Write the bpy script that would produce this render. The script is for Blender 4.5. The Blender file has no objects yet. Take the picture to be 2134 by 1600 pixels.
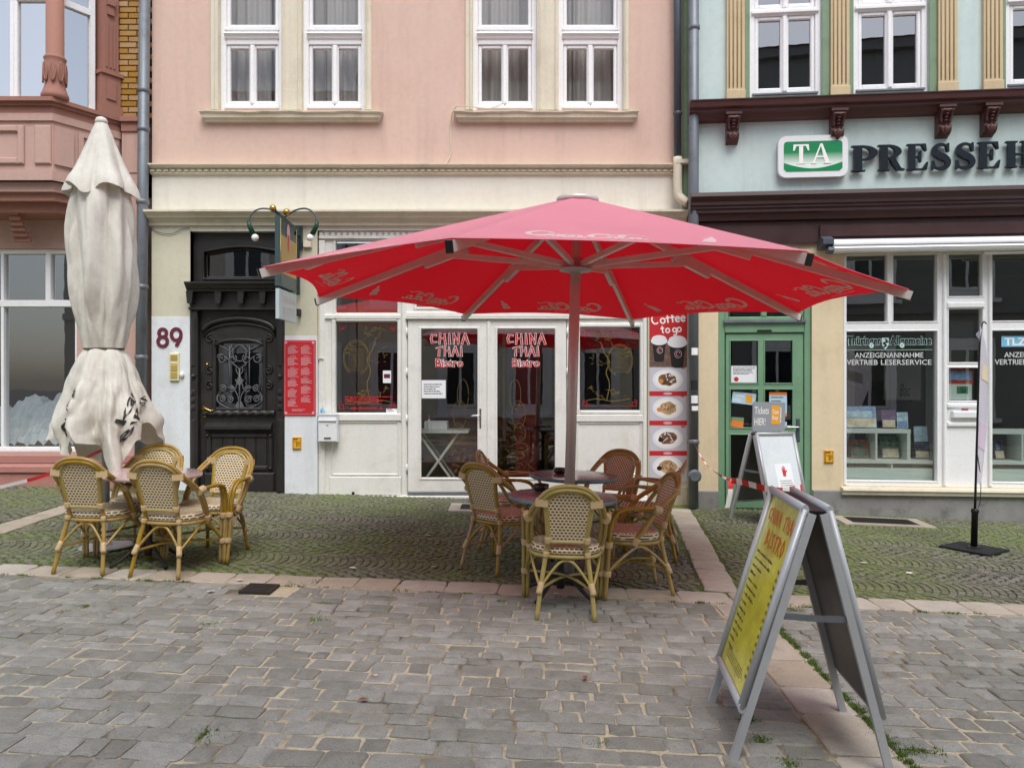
import bpy, math, random
from mathutils import Matrix, Vector, noise
random.seed(7)
R = math.radians
# ------------------------------------------------------------ camera, sky, sun, exposure
S = bpy.context.scene
COL = S.collection
CAM_H, FPX, HOR = 1.55, 1600.0, 795.0
cam = bpy.data.objects.new('camera', bpy.data.cameras.new('camera'))
COL.objects.link(cam)
cam.location = (0, 0, CAM_H); cam.rotation_euler = (R(90), 0, 0)
cam.data.sensor_width = 36; cam.data.lens = FPX / 2134 * 36; cam.data.shift_y = -5 / 2134
cam.data.clip_start = 0.05; cam.data.clip_end = 500
S.camera = cam
SUN_EL, SUN_AZ = R(58), R(168)          # azimuth clockwise from +Y
w = bpy.data.worlds.new('World'); S.world = w; w.use_nodes = True
wn = w.node_tree.nodes; wl = w.node_tree.links
sky = wn.new('ShaderNodeTexSky'); sky.sky_type = 'NISHITA'; sky.sun_disc = False
sky.sun_elevation = SUN_EL; sky.sun_rotation = SUN_AZ
sky.air_density = 1.0; sky.dust_density = 2.5; sky.ozone_density = 1.0; sky.altitude = 200
bg = wn['Background']; bg.inputs['Strength'].default_value = 0.15
ds = wn.new('ShaderNodeHueSaturation'); ds.inputs['Saturation'].default_value = .55   # overcast: greyer sky
wl.new(sky.outputs[0], ds.inputs['Color']); wl.new(ds.outputs[0], bg.inputs['Color'])
sl = bpy.data.lights.new('sun', 'SUN'); sl.energy = 1.5; sl.angle = R(35); sl.color = (1.0, .99, .975)
sun = bpy.data.objects.new('sun', sl); COL.objects.link(sun)
sd = Vector((math.sin(SUN_AZ) * math.cos(SUN_EL), math.cos(SUN_AZ) * math.cos(SUN_EL), math.sin(SUN_EL)))
sun.rotation_euler = sd.to_track_quat('Z', 'Y').to_euler(); sun.location = (0, -3, 20)
S.view_settings.view_transform = 'Standard'; S.view_settings.look = 'None'
S.view_settings.gamma = 1.0; S.view_settings.use_curve_mapping = False
S.view_settings.exposure = 0.58

# ------------------------------------------------------------ helpers
def c(r, g, b, k=1.0):
    def f(x):
        x = x / 255
        return (x / 12.92 if x <= .04045 else ((x + .055) / 1.055) ** 2.4) * k
    return (f(r), f(g), f(b))
def lerp(a, b, t): return a + (b - a) * t
def cr(pts, n=6, closed=False):
    """Catmull-Rom through points"""
    P = [Vector(p) for p in pts]; m = len(P); out = []
    for i in range(m if closed else m - 1):
        p0 = P[(i - 1) % m] if (closed or i > 0) else P[0] * 2 - P[1]
        p1 = P[i]; p2 = P[(i + 1) % m]
        p3 = P[(i + 2) % m] if (closed or i + 2 < m) else P[-1] * 2 - P[-2]
        for k in range(n):
            t = k / n
            out.append(.5 * ((2 * p1) + (p2 - p0) * t + (2 * p0 - 5 * p1 + 4 * p2 - p3) * t * t + (3 * p1 - p0 - 3 * p2 + p3) * t ** 3))
    if not closed: out.append(P[-1].copy())
    return out
def arc(cx, cy, rx, ry, a0, a1, n=16):
    return [(cx + rx * math.cos(R(lerp(a0, a1, i / n))), cy + ry * math.sin(R(lerp(a0, a1, i / n)))) for i in range(n + 1)]

TXT = {}
def make_text(key, s, bold=0.0, shear=0.0, space=1.0, line=1.0, align='LEFT'):
    cu = bpy.data.curves.new('t', 'FONT'); cu.body = s; cu.offset = bold; cu.shear = shear
    cu.space_character = space; cu.space_line = line; cu.resolution_u = 2; cu.align_x = align
    o = bpy.data.objects.new('t', cu); COL.objects.link(o)
    dg = bpy.context.evaluated_depsgraph_get()
    me = bpy.data.meshes.new_from_object(o.evaluated_get(dg))
    vs = [(v.co.x, v.co.y) for v in me.vertices]; fs = [tuple(p.vertices) for p in me.polygons]
    x0 = min(v[0] for v in vs); x1 = max(v[0] for v in vs); y0 = min(v[1] for v in vs); y1 = max(v[1] for v in vs)
    TXT[key] = ([((x - x0) / (x1 - x0), (y - y0) / (y1 - y0)) for x, y in vs], fs)
    bpy.data.objects.remove(o); bpy.data.meshes.remove(me); bpy.data.curves.remove(cu)

class MB:
    def __init__(s): s.v = []; s.f = []; s.m = []; s.sm = []
    def add(s, vs, fs, mi=0, smooth=False):
        b = len(s.v); s.v += [tuple(p) for p in vs]
        for f in fs: s.f.append(tuple(b + i for i in f)); s.m.append(mi); s.sm.append(smooth)
        return s
    def box(s, x0, x1, y0, y1, z0, z1, mi=0):
        return s.add([(x0, y0, z0), (x1, y0, z0), (x1, y1, z0), (x0, y1, z0), (x0, y0, z1), (x1, y0, z1), (x1, y1, z1), (x0, y1, z1)],
              [(0, 3, 2, 1), (4, 5, 6, 7), (0, 1, 5, 4), (1, 2, 6, 5), (2, 3, 7, 6), (3, 0, 4, 7)], mi)
    def bbox(s, x0, x1, y0, y1, z0, z1, b=.006, mi=0):
        """box with chamfered front (-y) edges"""
        b = min(b, (x1 - x0) * .45, (z1 - z0) * .45, (y1 - y0) * .9)
        vs = [(x0, y1, z0), (x1, y1, z0), (x1, y1, z1), (x0, y1, z1), (x0, y0 + b, z0), (x1, y0 + b, z0), (x1, y0 + b, z1), (x0, y0 + b, z1),
              (x0 + b, y0, z0 + b), (x1 - b, y0, z0 + b), (x1 - b, y0, z1 - b), (x0 + b, y0, z1 - b)]
        fs = [(0, 3, 2, 1), (0, 1, 5, 4), (1, 2, 6, 5), (2, 3, 7, 6), (3, 0, 4, 7), (4, 5, 9, 8), (5, 6, 10, 9), (6, 7, 11, 10), (7, 4, 8, 11), (8, 9, 10, 11)]
        return s.add(vs, fs, mi)
    def quad(s, a, b, c_, d, mi=0): return s.add([a, b, c_, d], [(0, 1, 2, 3)], mi)
    def prism(s, pts, y0, y1, mi=0, smooth=False):
        """polygon in (x,z) extruded along y"""
        n = len(pts)
        vs = [(p[0], y0, p[1]) for p in pts] + [(p[0], y1, p[1]) for p in pts]
        fs = [tuple(range(n)), tuple(range(2 * n - 1, n - 1, -1))] + [(i, i + n, (i + 1) % n + n, (i + 1) % n) for i in range(n)]
        return s.add(vs, fs, mi, smooth)
    def profile(s, prof, x0, x1, mi=0):
        """profile in (y,z) extruded along x"""
        n = len(prof)
        vs = [(x0, p[0], p[1]) for p in prof] + [(x1, p[0], p[1]) for p in prof]
        fs = [tuple(range(n)), tuple(range(2 * n - 1, n - 1, -1))] + [(i, i + n, (i + 1) % n + n, (i + 1) % n) for i in range(n)]
        return s.add(vs, fs, mi)
    def tube(s, path, r, n=8, closed=False, mi=0, flat=None):
        P = [Vector(p) for p in path]; m = len(P)
        rr = r if isinstance(r, (list, tuple)) else [r] * m
        T = []
        for i in range(m):
            if closed: t = P[(i + 1) % m] - P[(i - 1) % m]
            else: t = P[min(i + 1, m - 1)] - P[max(i - 1, 0)]
            T.append(t.normalized() if t.length > 1e-9 else Vector((0, 0, 1)))
        a = Vector((0, 0, 1)) if abs(T[0].z) < .9 else Vector((1, 0, 0))
        N = (a - T[0] * a.dot(T[0])).normalized(); vs = []
        for i in range(m):
            N = (N - T[i] * N.dot(T[i])); N = N.normalized() if N.length > 1e-6 else T[i].orthogonal().normalized()
            B = T[i].cross(N)
            for k in range(n):
                an = 2 * math.pi * k / n
                vs.append(P[i] + (N * math.cos(an) + B * math.sin(an) * (flat or 1)) * rr[i])
        fs = []
        for i in range(m if closed else m - 1):
            for k in range(n):
                a0 = i * n + k; a1 = i * n + (k + 1) % n; b0 = ((i + 1) % m) * n + k; b1 = ((i + 1) % m) * n + (k + 1) % n
                fs.append((a0, a1, b1, b0))
        s.add(vs, fs, mi, True)
        if not closed:
            b = len(s.v) - len(vs)
            s.f.append(tuple(b + k for k in range(n))[::-1]); s.m.append(mi); s.sm.append(False)
            s.f.append(tuple(b + (m - 1) * n + k for k in range(n))); s.m.append(mi); s.sm.append(False)
        return s
    def beam(s, p, q, wx, wz, up=(0, 0, 1), mi=0):
        p = Vector(p); q = Vector(q); t = (q - p).normalized(); u = Vector(up)
        sx = t.cross(u).normalized(); u = sx.cross(t).normalized(); vs = []
        for o in (p, q):
            for a, b in ((-1, -1), (1, -1), (1, 1), (-1, 1)): vs.append(o + sx * a * wx / 2 + u * b * wz / 2)
        return s.add(vs, [(0, 3, 2, 1), (4, 5, 6, 7), (0, 1, 5, 4), (1, 2, 6, 5), (2, 3, 7, 6), (3, 0, 4, 7)], mi)
    def lathe(s, prof, cx=0, cy=0, n=24, mi=0, smooth=True, cap=True):
        """prof list (r,z)"""
        m = len(prof); vs = [(cx + r * math.cos(2 * math.pi * k / n), cy + r * math.sin(2 * math.pi * k / n), z) for r, z in prof for k in range(n)]
        fs = [(i * n + k, i * n + (k + 1) % n, (i + 1) * n + (k + 1) % n, (i + 1) * n + k) for i in range(m - 1) for k in range(n)]
        s.add(vs, fs, mi, smooth); b = len(s.v) - len(vs)
        if cap:
            s.f.append(tuple(b + k for k in range(n))[::-1]); s.m.append(mi); s.sm.append(False)
            s.f.append(tuple(b + (m - 1) * n + k for k in range(n))); s.m.append(mi); s.sm.append(False)
        return s
    def ball(s, cx, cy, cz, r, n=12, m=8, sz=1.0, mi=0):
        return s.lathe([(max(r * math.sin(math.pi * i / m), 1e-4), cz - r * sz * math.cos(math.pi * i / m)) for i in range(m + 1)], cx, cy, n, mi, True, False)
    def ribbon(s, pts, wd, y0, y1=None, mi=0, fn=None):
        """flat stroke in (x,z); fn maps (x,z,y)->3d"""
        P = [Vector((p[0], p[1])) for p in pts]; m = len(P); L = []; Q = []
        ww = wd if isinstance(wd, (list, tuple)) else [wd] * m
        for i in range(m):
            t = P[min(i + 1, m - 1)] - P[max(i - 1, 0)]; t = t.normalized() if t.length > 1e-9 else Vector((1, 0))
            nn = Vector((-t.y, t.x)) * ww[min(i, len(ww) - 1)] / 2; L.append(P[i] + nn); Q.append(P[i] - nn)
        fn = fn or (lambda x, z, y: (x, y, z))
        vs = [fn(p.x, p.y, y0) for p in L] + [fn(p.x, p.y, y0) for p in Q]
        fs = [(i, i + 1, m + i + 1, m + i) for i in range(m - 1)]
        if y1 is not None:
            o = 2 * m; vs += [fn(p.x, p.y, y1) for p in L] + [fn(p.x, p.y, y1) for p in Q]
            fs += [(o + i, o + m + i, o + m + i + 1, o + i + 1) for i in range(m - 1)]
            fs += [(i, o + i, o + i + 1, i + 1) for i in range(m - 1)] + [(m + i, m + i + 1, o + m + i + 1, o + m + i) for i in range(m - 1)]
            fs += [(0, m, o + m, o), (m - 1, o + m - 1, o + 2 * m - 1, 2 * m - 1)]
        return s.add(vs, fs, mi)
    def text(s, key, x0, x1, z0, z1, y, mi=0, fn=None):
        vs, fs = TXT[key]; fn = fn or (lambda x, z, yy: (x, yy, z))
        return s.add([fn(lerp(x0, x1, a), lerp(z0, z1, b), y) for a, b in vs], fs, mi)
    def greek(s, x0, x1, z0, z1, lines, y, rnd, fill=.9, th=.45, gap=True, mi=0, fn=None):
        fn = fn or (lambda x, z, yy: (x, yy, z)); h = (z1 - z0) / lines
        for i in range(lines):
            zt = z1 - i * h; x = x0; xe = lerp(x0, x1, fill * (1 - .45 * rnd.random()))
            while x < xe:
                wl_ = (x1 - x0) * (.03 + .13 * rnd.random()) if gap else xe - x
                xb = min(x + wl_, xe)
                s.add([fn(x, zt - h * th, y), fn(xb, zt - h * th, y), fn(xb, zt, y), fn(x, zt, y)], [(0, 1, 2, 3)], mi)
                x = xb + max((x1 - x0) * .018, 1e-5)
        return s
    def build(s, name, mats, parent=None, ang=None):
        me = bpy.data.meshes.new(name); me.from_pydata(s.v, [], s.f)
        mats = mats if isinstance(mats, (list, tuple)) else [mats]
        for m in mats: me.materials.append(M[m] if isinstance(m, str) else m)
        me.polygons.foreach_set('material_index', s.m); me.polygons.foreach_set('use_smooth', s.sm)
        me.update()
        o = bpy.data.objects.new(name, me); COL.objects.link(o)
        if parent is not None: o.parent = parent
        return o

def tag(o, label=None, cat=None, group=None, kind=None):
    if label: o['label'] = label
    if cat: o['category'] = cat
    if group: o['group'] = group
    if kind: o['kind'] = kind
    return o
SLOPE = 0.028; TILT = Matrix.Rotation(math.atan(SLOPE), 4, 'Y')
def gz(x): return -SLOPE * x
def empty(name, label, cat, loc=(0, 0, 0), rz=0, tilt=False, group=None):
    o = bpy.data.objects.new(name, None); COL.objects.link(o); o.empty_display_size = .1
    m = Matrix.Translation(loc) @ (TILT if tilt else Matrix.Identity(4)) @ Matrix.Rotation(rz, 4, 'Z')
    o.matrix_world = m
    return tag(o, label, cat, group)
def copy_tree(o, parent=None):
    n = o.copy(); COL.objects.link(n); n.parent = parent
    if parent is not None: n.matrix_parent_inverse = o.matrix_parent_inverse.copy()
    for ch in KIDS(o): copy_tree(ch, n)
    return n
def KIDS(o): return [x for x in list(o.children)]

# ------------------------------------------------------------ materials
M = {}
def nodes(name):
    m = bpy.data.materials.new(name); m.use_nodes = True; M[name] = m
    nt = m.node_tree; return m, nt.nodes, nt.links, nt.nodes['Principled BSDF']
def N(ns, t, **kw):
    n = ns.new(t)
    for k, v in kw.items():
        if k.startswith('i_'): n.inputs[k[2:].replace('_', ' ')].default_value = v
        else: setattr(n, k, v)
    return n
def mix(ns, ls, a, b, fac, mode='MIX'):
    n = ns.new('ShaderNodeMix'); n.data_type = 'RGBA'; n.blend_type = mode
    for sock, v in ((n.inputs[6], a), (n.inputs[7], b), (n.inputs[0], fac)):
        if hasattr(v, 'links'): ls.new(v, sock)
        else: sock.default_value = (*v, 1) if isinstance(v, tuple) and len(v) == 3 else v
    return n.outputs[2]
def ramp(ns, ls, src, p0, p1, v0=0.0, v1=1.0):
    r = ns.new('ShaderNodeMapRange'); r.clamp = True
    ls.new(src, r.inputs[0]); r.inputs[1].default_value = p0; r.inputs[2].default_value = p1; r.inputs[3].default_value = v0; r.inputs[4].default_value = v1
    return r.outputs[0]
def nz(ns, ls, co, scale, detail=4, rough=.6):
    n = N(ns, 'ShaderNodeTexNoise', i_Scale=scale, i_Detail=detail, i_Roughness=rough); ls.new(co, n.inputs['Vector']); return n.outputs['Fac']
def pbr(name, col, rough=.6, var=.12, vs=2.0, bump=0.0, bs=60, metal=0.0, dirt=None, dk=.35, ds=1.3, spec=.5, rand=0.0, stretch=None, coat=0.0, world=False, speck=0.0, streak=0.0):
    m, ns, ls, b = nodes(name)
    co = ns.new('ShaderNodeNewGeometry').outputs['Position'] if world else ns.new('ShaderNodeTexCoord').outputs['Object']
    if stretch:
        mp = ns.new('ShaderNodeMapping'); mp.inputs['Scale'].default_value = stretch; ls.new(co, mp.inputs[0]); co2 = mp.outputs[0]
    else: co2 = co
    n1 = nz(ns, ls, co2, vs, 6, .65)
    lo = tuple(x * (1 - var) for x in col); hi = tuple(min(1, x * (1 + var)) for x in col)
    cc = mix(ns, ls, lo, hi, ramp(ns, ls, n1, .3, .7))
    n3 = nz(ns, ls, co, vs * 14, 3, .6)
    cc = mix(ns, ls, cc, tuple(x * .86 for x in col), ramp(ns, ls, n3, .45, .75, 0, .5 if var > 0 else 0))
    if speck:
        n4 = nz(ns, ls, co, 150, 2, .5); cc = mix(ns, ls, cc, tuple(x * .35 for x in col), ramp(ns, ls, n4, .56, .68, 0, speck)); n5 = nz(ns, ls, co, 230, 2, .5); cc = mix(ns, ls, cc, tuple(min(1, x * 1.6) for x in col), ramp(ns, ls, n5, .58, .7, 0, speck))
    if dirt:
        n2 = nz(ns, ls, co, ds, 8, .7); cc = mix(ns, ls, cc, dirt, ramp(ns, ls, n2, .52, .78, 0, dk))
    if streak:
        ms_ = ns.new('ShaderNodeMapping'); ms_.inputs['Scale'].default_value = (5.0, 5.0, .35); ls.new(co, ms_.inputs[0]); n6 = nz(ns, ls, ms_.outputs[0], 1.0, 6, .7); n7 = nz(ns, ls, co, .7, 3)
        mm = N(ns, 'ShaderNodeMath', operation='MULTIPLY'); ls.new(ramp(ns, ls, n6, .48, .75), mm.inputs[0]); ls.new(ramp(ns, ls, n7, .35, .65, 0, streak), mm.inputs[1]); cc = mix(ns, ls, cc, tuple(x * .5 for x in col), mm.outputs[0])
    if rand:
        oi = ns.new('ShaderNodeObjectInfo'); gi = ns.new('ShaderNodeNewGeometry')
        ad = N(ns, 'ShaderNodeMath', operation='ADD'); ls.new(oi.outputs['Random'], ad.inputs[0]); ls.new(gi.outputs['Random Per Island'], ad.inputs[1])
        fr = N(ns, 'ShaderNodeMath', operation='FRACT'); ls.new(ad.outputs[0], fr.inputs[0])
        hs = ns.new('ShaderNodeHueSaturation'); ls.new(cc, hs.inputs['Color']); ls.new(ramp(ns, ls, fr.outputs[0], 0, 1, 1 - rand, 1 + rand), hs.inputs['Value'])
        ls.new(ramp(ns, ls, fr.outputs[0], 0, 1, 1.25, .8), hs.inputs['Saturation']); cc = hs.outputs[0]
    ls.new(cc, b.inputs['Base Color'])
    ls.new(ramp(ns, ls, n1, .3, .7, max(rough - .08, .02), min(rough + .08, 1)), b.inputs['Roughness'])
    b.inputs['Metallic'].default_value = metal; b.inputs['Specular IOR Level'].default_value = spec
    if coat: b.inputs['Coat Weight'].default_value = coat; b.inputs['Coat Roughness'].default_value = .15
    if bump:
        bn = nz(ns, ls, co, bs, 5, .65); bp = N(ns, 'ShaderNodeBump', i_Strength=min(bump, 1), i_Distance=.004); ls.new(bn, bp.inputs['Height']); ls.new(bp.outputs[0], b.inputs['Normal'])
    return m
def glass(name, tint=(1, 1, 1), k=1.9, rough=0.0):
    m, ns, ls, b = nodes(name); ns.remove(b); out = ns['Material Output']
    tr = N(ns, 'ShaderNodeBsdfTransparent'); tr.inputs[0].default_value = (*tint, 1)
    gl = N(ns, 'ShaderNodeBsdfGlossy'); gl.inputs['Roughness'].default_value = rough
    # slight waviness of old panes
    tc = ns.new('ShaderNodeTexCoord'); nn = nz(ns, ls, tc.outputs['Object'], 2.2, 2); bp = N(ns, 'ShaderNodeBump', i_Strength=.035, i_Distance=.01); ls.new(nn, bp.inputs['Height'])
    ls.new(bp.outputs[0], gl.inputs['Normal'])
    geo = ns.new('ShaderNodeNewGeometry'); dt = N(ns, 'ShaderNodeVectorMath', operation='DOT_PRODUCT'); ls.new(geo.outputs['Incoming'], dt.inputs[0]); ls.new(geo.outputs['Normal'], dt.inputs[1])
    ab = N(ns, 'ShaderNodeMath', operation='ABSOLUTE'); ls.new(dt.outputs['Value'], ab.inputs[0])
    om = N(ns, 'ShaderNodeMath', operation='SUBTRACT'); om.inputs[0].default_value = 1; ls.new(ab.outputs[0], om.inputs[1])
    pw = N(ns, 'ShaderNodeMath', operation='POWER'); ls.new(om.outputs[0], pw.inputs[0]); pw.inputs[1].default_value = 5
    ml = N(ns, 'ShaderNodeMath', operation='MULTIPLY_ADD', use_clamp=True); ls.new(pw.outputs[0], ml.inputs[0]); ml.inputs[1].default_value = .9; ml.inputs[2].default_value = .043 * k
    mx = ns.new('ShaderNodeMixShader'); ls.new(ml.outputs[0], mx.inputs[0]); ls.new(tr.outputs[0], mx.inputs[1]); ls.new(gl.outputs[0], mx.inputs[2]); ls.new(mx.outputs[0], out.inputs[0])
    return m
def fabric(name, col, trans=.35, rough=.55, tcol=None, sheen=.0, vs=3):
    m = pbr(name, col, rough, .06, vs, .25, 300); nt = m.node_tree; ns, ls = nt.nodes, nt.links; b = ns['Principled BSDF']
    b.inputs['Sheen Weight'].default_value = sheen; b.inputs['Sheen Roughness'].default_value = .4
    t = ns.new('ShaderNodeBsdfTranslucent'); t.inputs[0].default_value = (*(tcol or col), 1)
    mx = ns.new('ShaderNodeMixShader'); mx.inputs[0].default_value = trans; ls.new(b.outputs[0], mx.inputs[1]); ls.new(t.outputs[0], mx.inputs[2]); ls.new(mx.outputs[0], ns['Material Output'].inputs[0])
    return m
def plain(name, col, rough=.6, metal=0, spec=.4):
    m, ns, ls, b = nodes(name); b.inputs['Base Color'].default_value = (*col, 1); b.inputs['Roughness'].default_value = rough; b.inputs['Metallic'].default_value = metal; b.inputs['Specular IOR Level'].default_value = spec
    return m
def weave(name, axes, cream, dark, bw, bh, msize, stripes=False):
    m, ns, ls, b = nodes(name)
    tc = ns.new('ShaderNodeTexCoord'); sx = ns.new('ShaderNodeSeparateXYZ'); ls.new(tc.outputs['Object'], sx.inputs[0])
    cb = ns.new('ShaderNodeCombineXYZ'); ls.new(sx.outputs[axes[0]], cb.inputs[0]); ls.new(sx.outputs[axes[1]], cb.inputs[1])
    br = N(ns, 'ShaderNodeTexBrick', i_Scale=1.0, i_Mortar_Size=msize, i_Mortar_Smooth=.1, i_Bias=0.0, i_Brick_Width=bw, i_Row_Height=bh); br.offset = .5
    br.inputs['Color1'].default_value = (*dark, 1); br.inputs['Color2'].default_value = (*dark, 1); br.inputs['Mortar'].default_value = (*cream, 1)
    ls.new(cb.outputs[0], br.inputs['Vector'])
    n1 = nz(ns, ls, tc.outputs['Object'], 25, 4); cc = mix(ns, ls, br.outputs['Color'], tuple(x * .45 for x in cream), ramp(ns, ls, n1, .45, .8, 0, .35))
    ls.new(cc, b.inputs['Base Color']); b.inputs['Roughness'].default_value = .55
    bp = N(ns, 'ShaderNodeBump', i_Strength=.6, i_Distance=.003); ls.new(br.outputs['Fac'], bp.inputs['Height']); ls.new(bp.outputs[0], b.inputs['Normal'])
    return m

# plaster, stone, paint
pbr('pink_plaster', c(216, 186, 170), .85, .035, .9, .25, 160, dirt=c(190, 152, 132), dk=.45, ds=.8, streak=.4)
pbr('cream_plaster', c(224, 220, 206), .85, .04, .9, .2, 160, dirt=c(196, 188, 160), dk=.4, ds=.9, streak=.4)
pbr('olive_plaster', c(206, 202, 178), .85, .04, 1.2, .3, 120, dirt=c(178, 172, 145), dk=.4, ds=1.1)
pbr('white_plaster', c(226, 230, 232), .85, .05, 2.5, .6, 45, dirt=c(176, 174, 162), dk=.6, ds=1.6, streak=.5)
pbr('trim_cream', c(220, 212, 190), .7, .05, 2, .15, 90, dirt=c(166, 152, 122), dk=.5, ds=1.5, streak=.6)
pbr('white_paint', c(232, 231, 224), .42, .03, 2, .05, 60, dirt=c(180, 172, 154), dk=.5, ds=2.2, streak=.35)
pbr('white_frame', c(240, 240, 240), .35, .02, 2, dirt=c(200, 200, 200), dk=.15)
pbr('door_black', c(44, 41, 40), .42, .2, 5, .15, 40, dirt=c(70, 64, 58), dk=.25, ds=3)
pbr('wrought', c(96, 96, 98), .5, .15, 12)
pbr('red_stone', c(160, 113, 98), .8, .06, 1.5, .35, 90, dirt=c(120, 78, 66), dk=.35, ds=1.4)
pbr('rose_plaster', c(194, 160, 148), .85, .04, 1.0, .25, 120, dirt=c(160, 120, 106), dk=.45, ds=1, streak=.4)
pbr('rose_plinth', c(176, 122, 112), .8, .06, 2, .3, 80, dirt=c(120, 84, 72), dk=.5, ds=2)
pbr('yellow_brick', c(170, 130, 70), .5, .12, 9, .3, 70, rand=.13)
pbr('mortar', c(62, 50, 40), .9, .1, 20)
pbr('zinc', c(118, 124, 130), .5, .14, 5, .12, 50, metal=.35, dirt=c(62, 64, 64), dk=.6, ds=4, stretch=(1, 1, .4))
pbr('zinc_dark', c(82, 90, 100), .5, .12, 5, .1, 50, metal=.3, dirt=c(52, 56, 60), dk=.5, ds=4)
pbr('mint_plaster', c(198, 216, 212), .85, .04, .8, .25, 120, dirt=c(160, 176, 160), dk=.45, ds=1.1, streak=.45)
pbr('sage_paint', c(122, 146, 116), .6, .07, 4, .2, 60, dirt=c(70, 84, 60), dk=.5, ds=3)
pbr('tan_wood', c(204, 184, 146), .7, .07, 4, .2, 60, dirt=c(150, 120, 80), dk=.45, ds=2, stretch=(1, 1, .35))
pbr('brown_paint', c(88, 54, 52), .45, .08, 4, .1, 50, dirt=c(54, 32, 32), dk=.4, ds=2.5)
pbr('dark_brown', c(62, 37, 37), .42, .1, 3, .05, 50, dirt=c(38, 24, 24), dk=.4, ds=2)
pbr('green_paint', c(118, 156, 124), .45, .05, 3, .08, 60, dirt=c(76, 112, 80), dk=.45, ds=2)
pbr('sand_plaster', c(226, 208, 174), .85, .04, 1.2, .25, 120, dirt=c(184, 160, 122), dk=.5, ds=1.4, streak=.5)
pbr('grey_render', c(140, 139, 136), .9, .2, 3, 1.0, 40, dirt=c(78, 74, 68), dk=.85, ds=3.2, speck=.3)
pbr('stone_pier', c(196, 188, 166), .8, .07, 4, .3, 60, dirt=c(130, 120, 98), dk=.5, ds=3)
pbr('alu', c(184, 187, 190), .45, .05, 8, metal=.25, dirt=c(130, 132, 134), dk=.3, ds=4)
pbr('alu_white', c(232, 234, 236), .35, .02, 4, dirt=c(190, 190, 186), dk=.3, ds=2)
pbr('grey_back', c(92, 92, 92), .5, .08, 3, dirt=c(66, 64, 62), dk=.4)
plain('brass', c(196, 160, 80), .25, 1.0); plain('steel', c(190, 190, 188), .25, 1.0)
plain('black_plastic', c(24, 24, 26), .4); plain('bulb_white', c(240, 240, 238), .2)
pbr('green_metal', c(44, 62, 66), .4, .1, 6); plain('bulb_green', c(22, 66, 48), .35)
pbr('gold_panel', c(190, 156, 90), .4, .1, 6, metal=.2); plain('teal_panel', c(62, 84, 86), .35); plain('gold_line', c(200, 178, 110), .4, .3)
plain('pale_panel', c(186, 200, 200), .35); plain('faded_pink', c(220, 172, 176), .6)
plain('maroon', c(104, 38, 56), .5); plain('red_print', c(196, 46, 52), .4); plain('red_film', c(186, 44, 48), .45); plain('white_print', c(244, 242, 238), .5)
plain('dark_print', c(34, 32, 34), .55); plain('blue_black', c(22, 30, 40), .35); plain('yellow_sign', c(232, 172, 44), .4); plain('olive_mark', c(90, 70, 30), .5)
plain('intercom_frame', c(228, 220, 176), .4); plain('intercom_brass', c(196, 172, 96), .35, .3)
plain('gold_film', c(124, 104, 50), .6); plain('mint_film', c(196, 224, 214), .6); plain('sky_film', c(120, 190, 226), .5); plain('grey_film', c(208, 212, 210), .6)
plain('poster_grey', c(200, 200, 210), .35); plain('plate', c(232, 232, 236), .3); plain('paper', c(236, 238, 240), .6); plain('orange_print', c(236, 132, 52), .5)
plain('pale_blue', c(176, 212, 228), .5); plain('ticket_grey', c(150, 154, 160), .45); plain('amber', c(238, 166, 44), .45)
plain('rubber', c(28, 29, 31), .8); plain('iron', c(58, 54, 52), .6, .4); plain('ceramic_dark', c(34, 30, 32), .15)
plain('room_dark', c(104, 98, 90), .9); plain('room_red', c(112, 34, 34), .9); plain('room_pale', c(150, 150, 140), .9); plain('room_floor', c(84, 76, 66), .7)
plain('pink_plastic', c(226, 70, 150), .4); plain('butt_paper', c(226, 218, 206), .8); plain('butt_tan', c(206, 140, 80), .8); plain('leaf_brown', c(130, 78, 46), .8)
glass('pane_glass'); glass('shop_glass', (.86, .89, .88), 5.0); glass('mirror_glass', (.35, .38, .38), 8.0); glass('sun_glass', (.25, .28, .28), 17.0)
fabric('curtain', c(206, 204, 200), .4, .9); fabric('plastic_sheet', c(214, 224, 232), .35, .35)
fabric('canopy_red', c(208, 34, 58), .7, .6, c(238, 50, 72), 0.0); fabric('canopy_pink_sheen', c(253, 148, 170), .3, .5, c(254, 150, 168), .45)  # pink upper sheet: sky sheen over faded cloth, put into its colour
fabric('canvas', c(228, 225, 214), .12, .75, c(210, 198, 176), 0, 2); fabric('canvas_print', c(40, 38, 40), .0, .7)
_b = M['canvas'].node_tree; _t = _b.nodes.new('ShaderNodeTexCoord'); _f = nz(_b.nodes, _b.links, _t.outputs['Object'], 3.0, 7, .7); _p = _b.nodes['Principled BSDF']; _l = _p.inputs['Base Color'].links[0].from_socket
_b.links.new(mix(_b.nodes, _b.links, _l, c(180, 172, 158), ramp(_b.nodes, _b.links, _f, .45, .72, 0, .6)), _p.inputs['Base Color'])
_m = _b.nodes.new('ShaderNodeMapping'); _m.inputs['Scale'].default_value = (9, 9, 2.2); _b.links.new(_t.outputs['Object'], _m.inputs[0]); _q = N(_b.nodes, 'ShaderNodeBump', i_Strength=.7, i_Distance=.03); _b.links.new(nz(_b.nodes, _b.links, _m.outputs[0], 1.0, 4, .55), _q.inputs['Height']); _b.links.new(_q.outputs[0], _p.inputs['Normal'])
fabric('logo_white', c(240, 236, 232), .45, .5, c(246, 220, 214)); fabric('flag_cloth', c(226, 220, 232), .3, .6)
pbr('parasol_metal', c(206, 200, 194), .4, .05, 6, metal=.25, dirt=c(150, 138, 130), dk=.4, ds=5)
pbr('pole_grey', c(166, 170, 172), .45, .06, 6, metal=.3, dirt=c(120, 118, 112), dk=.4, ds=5)
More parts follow.
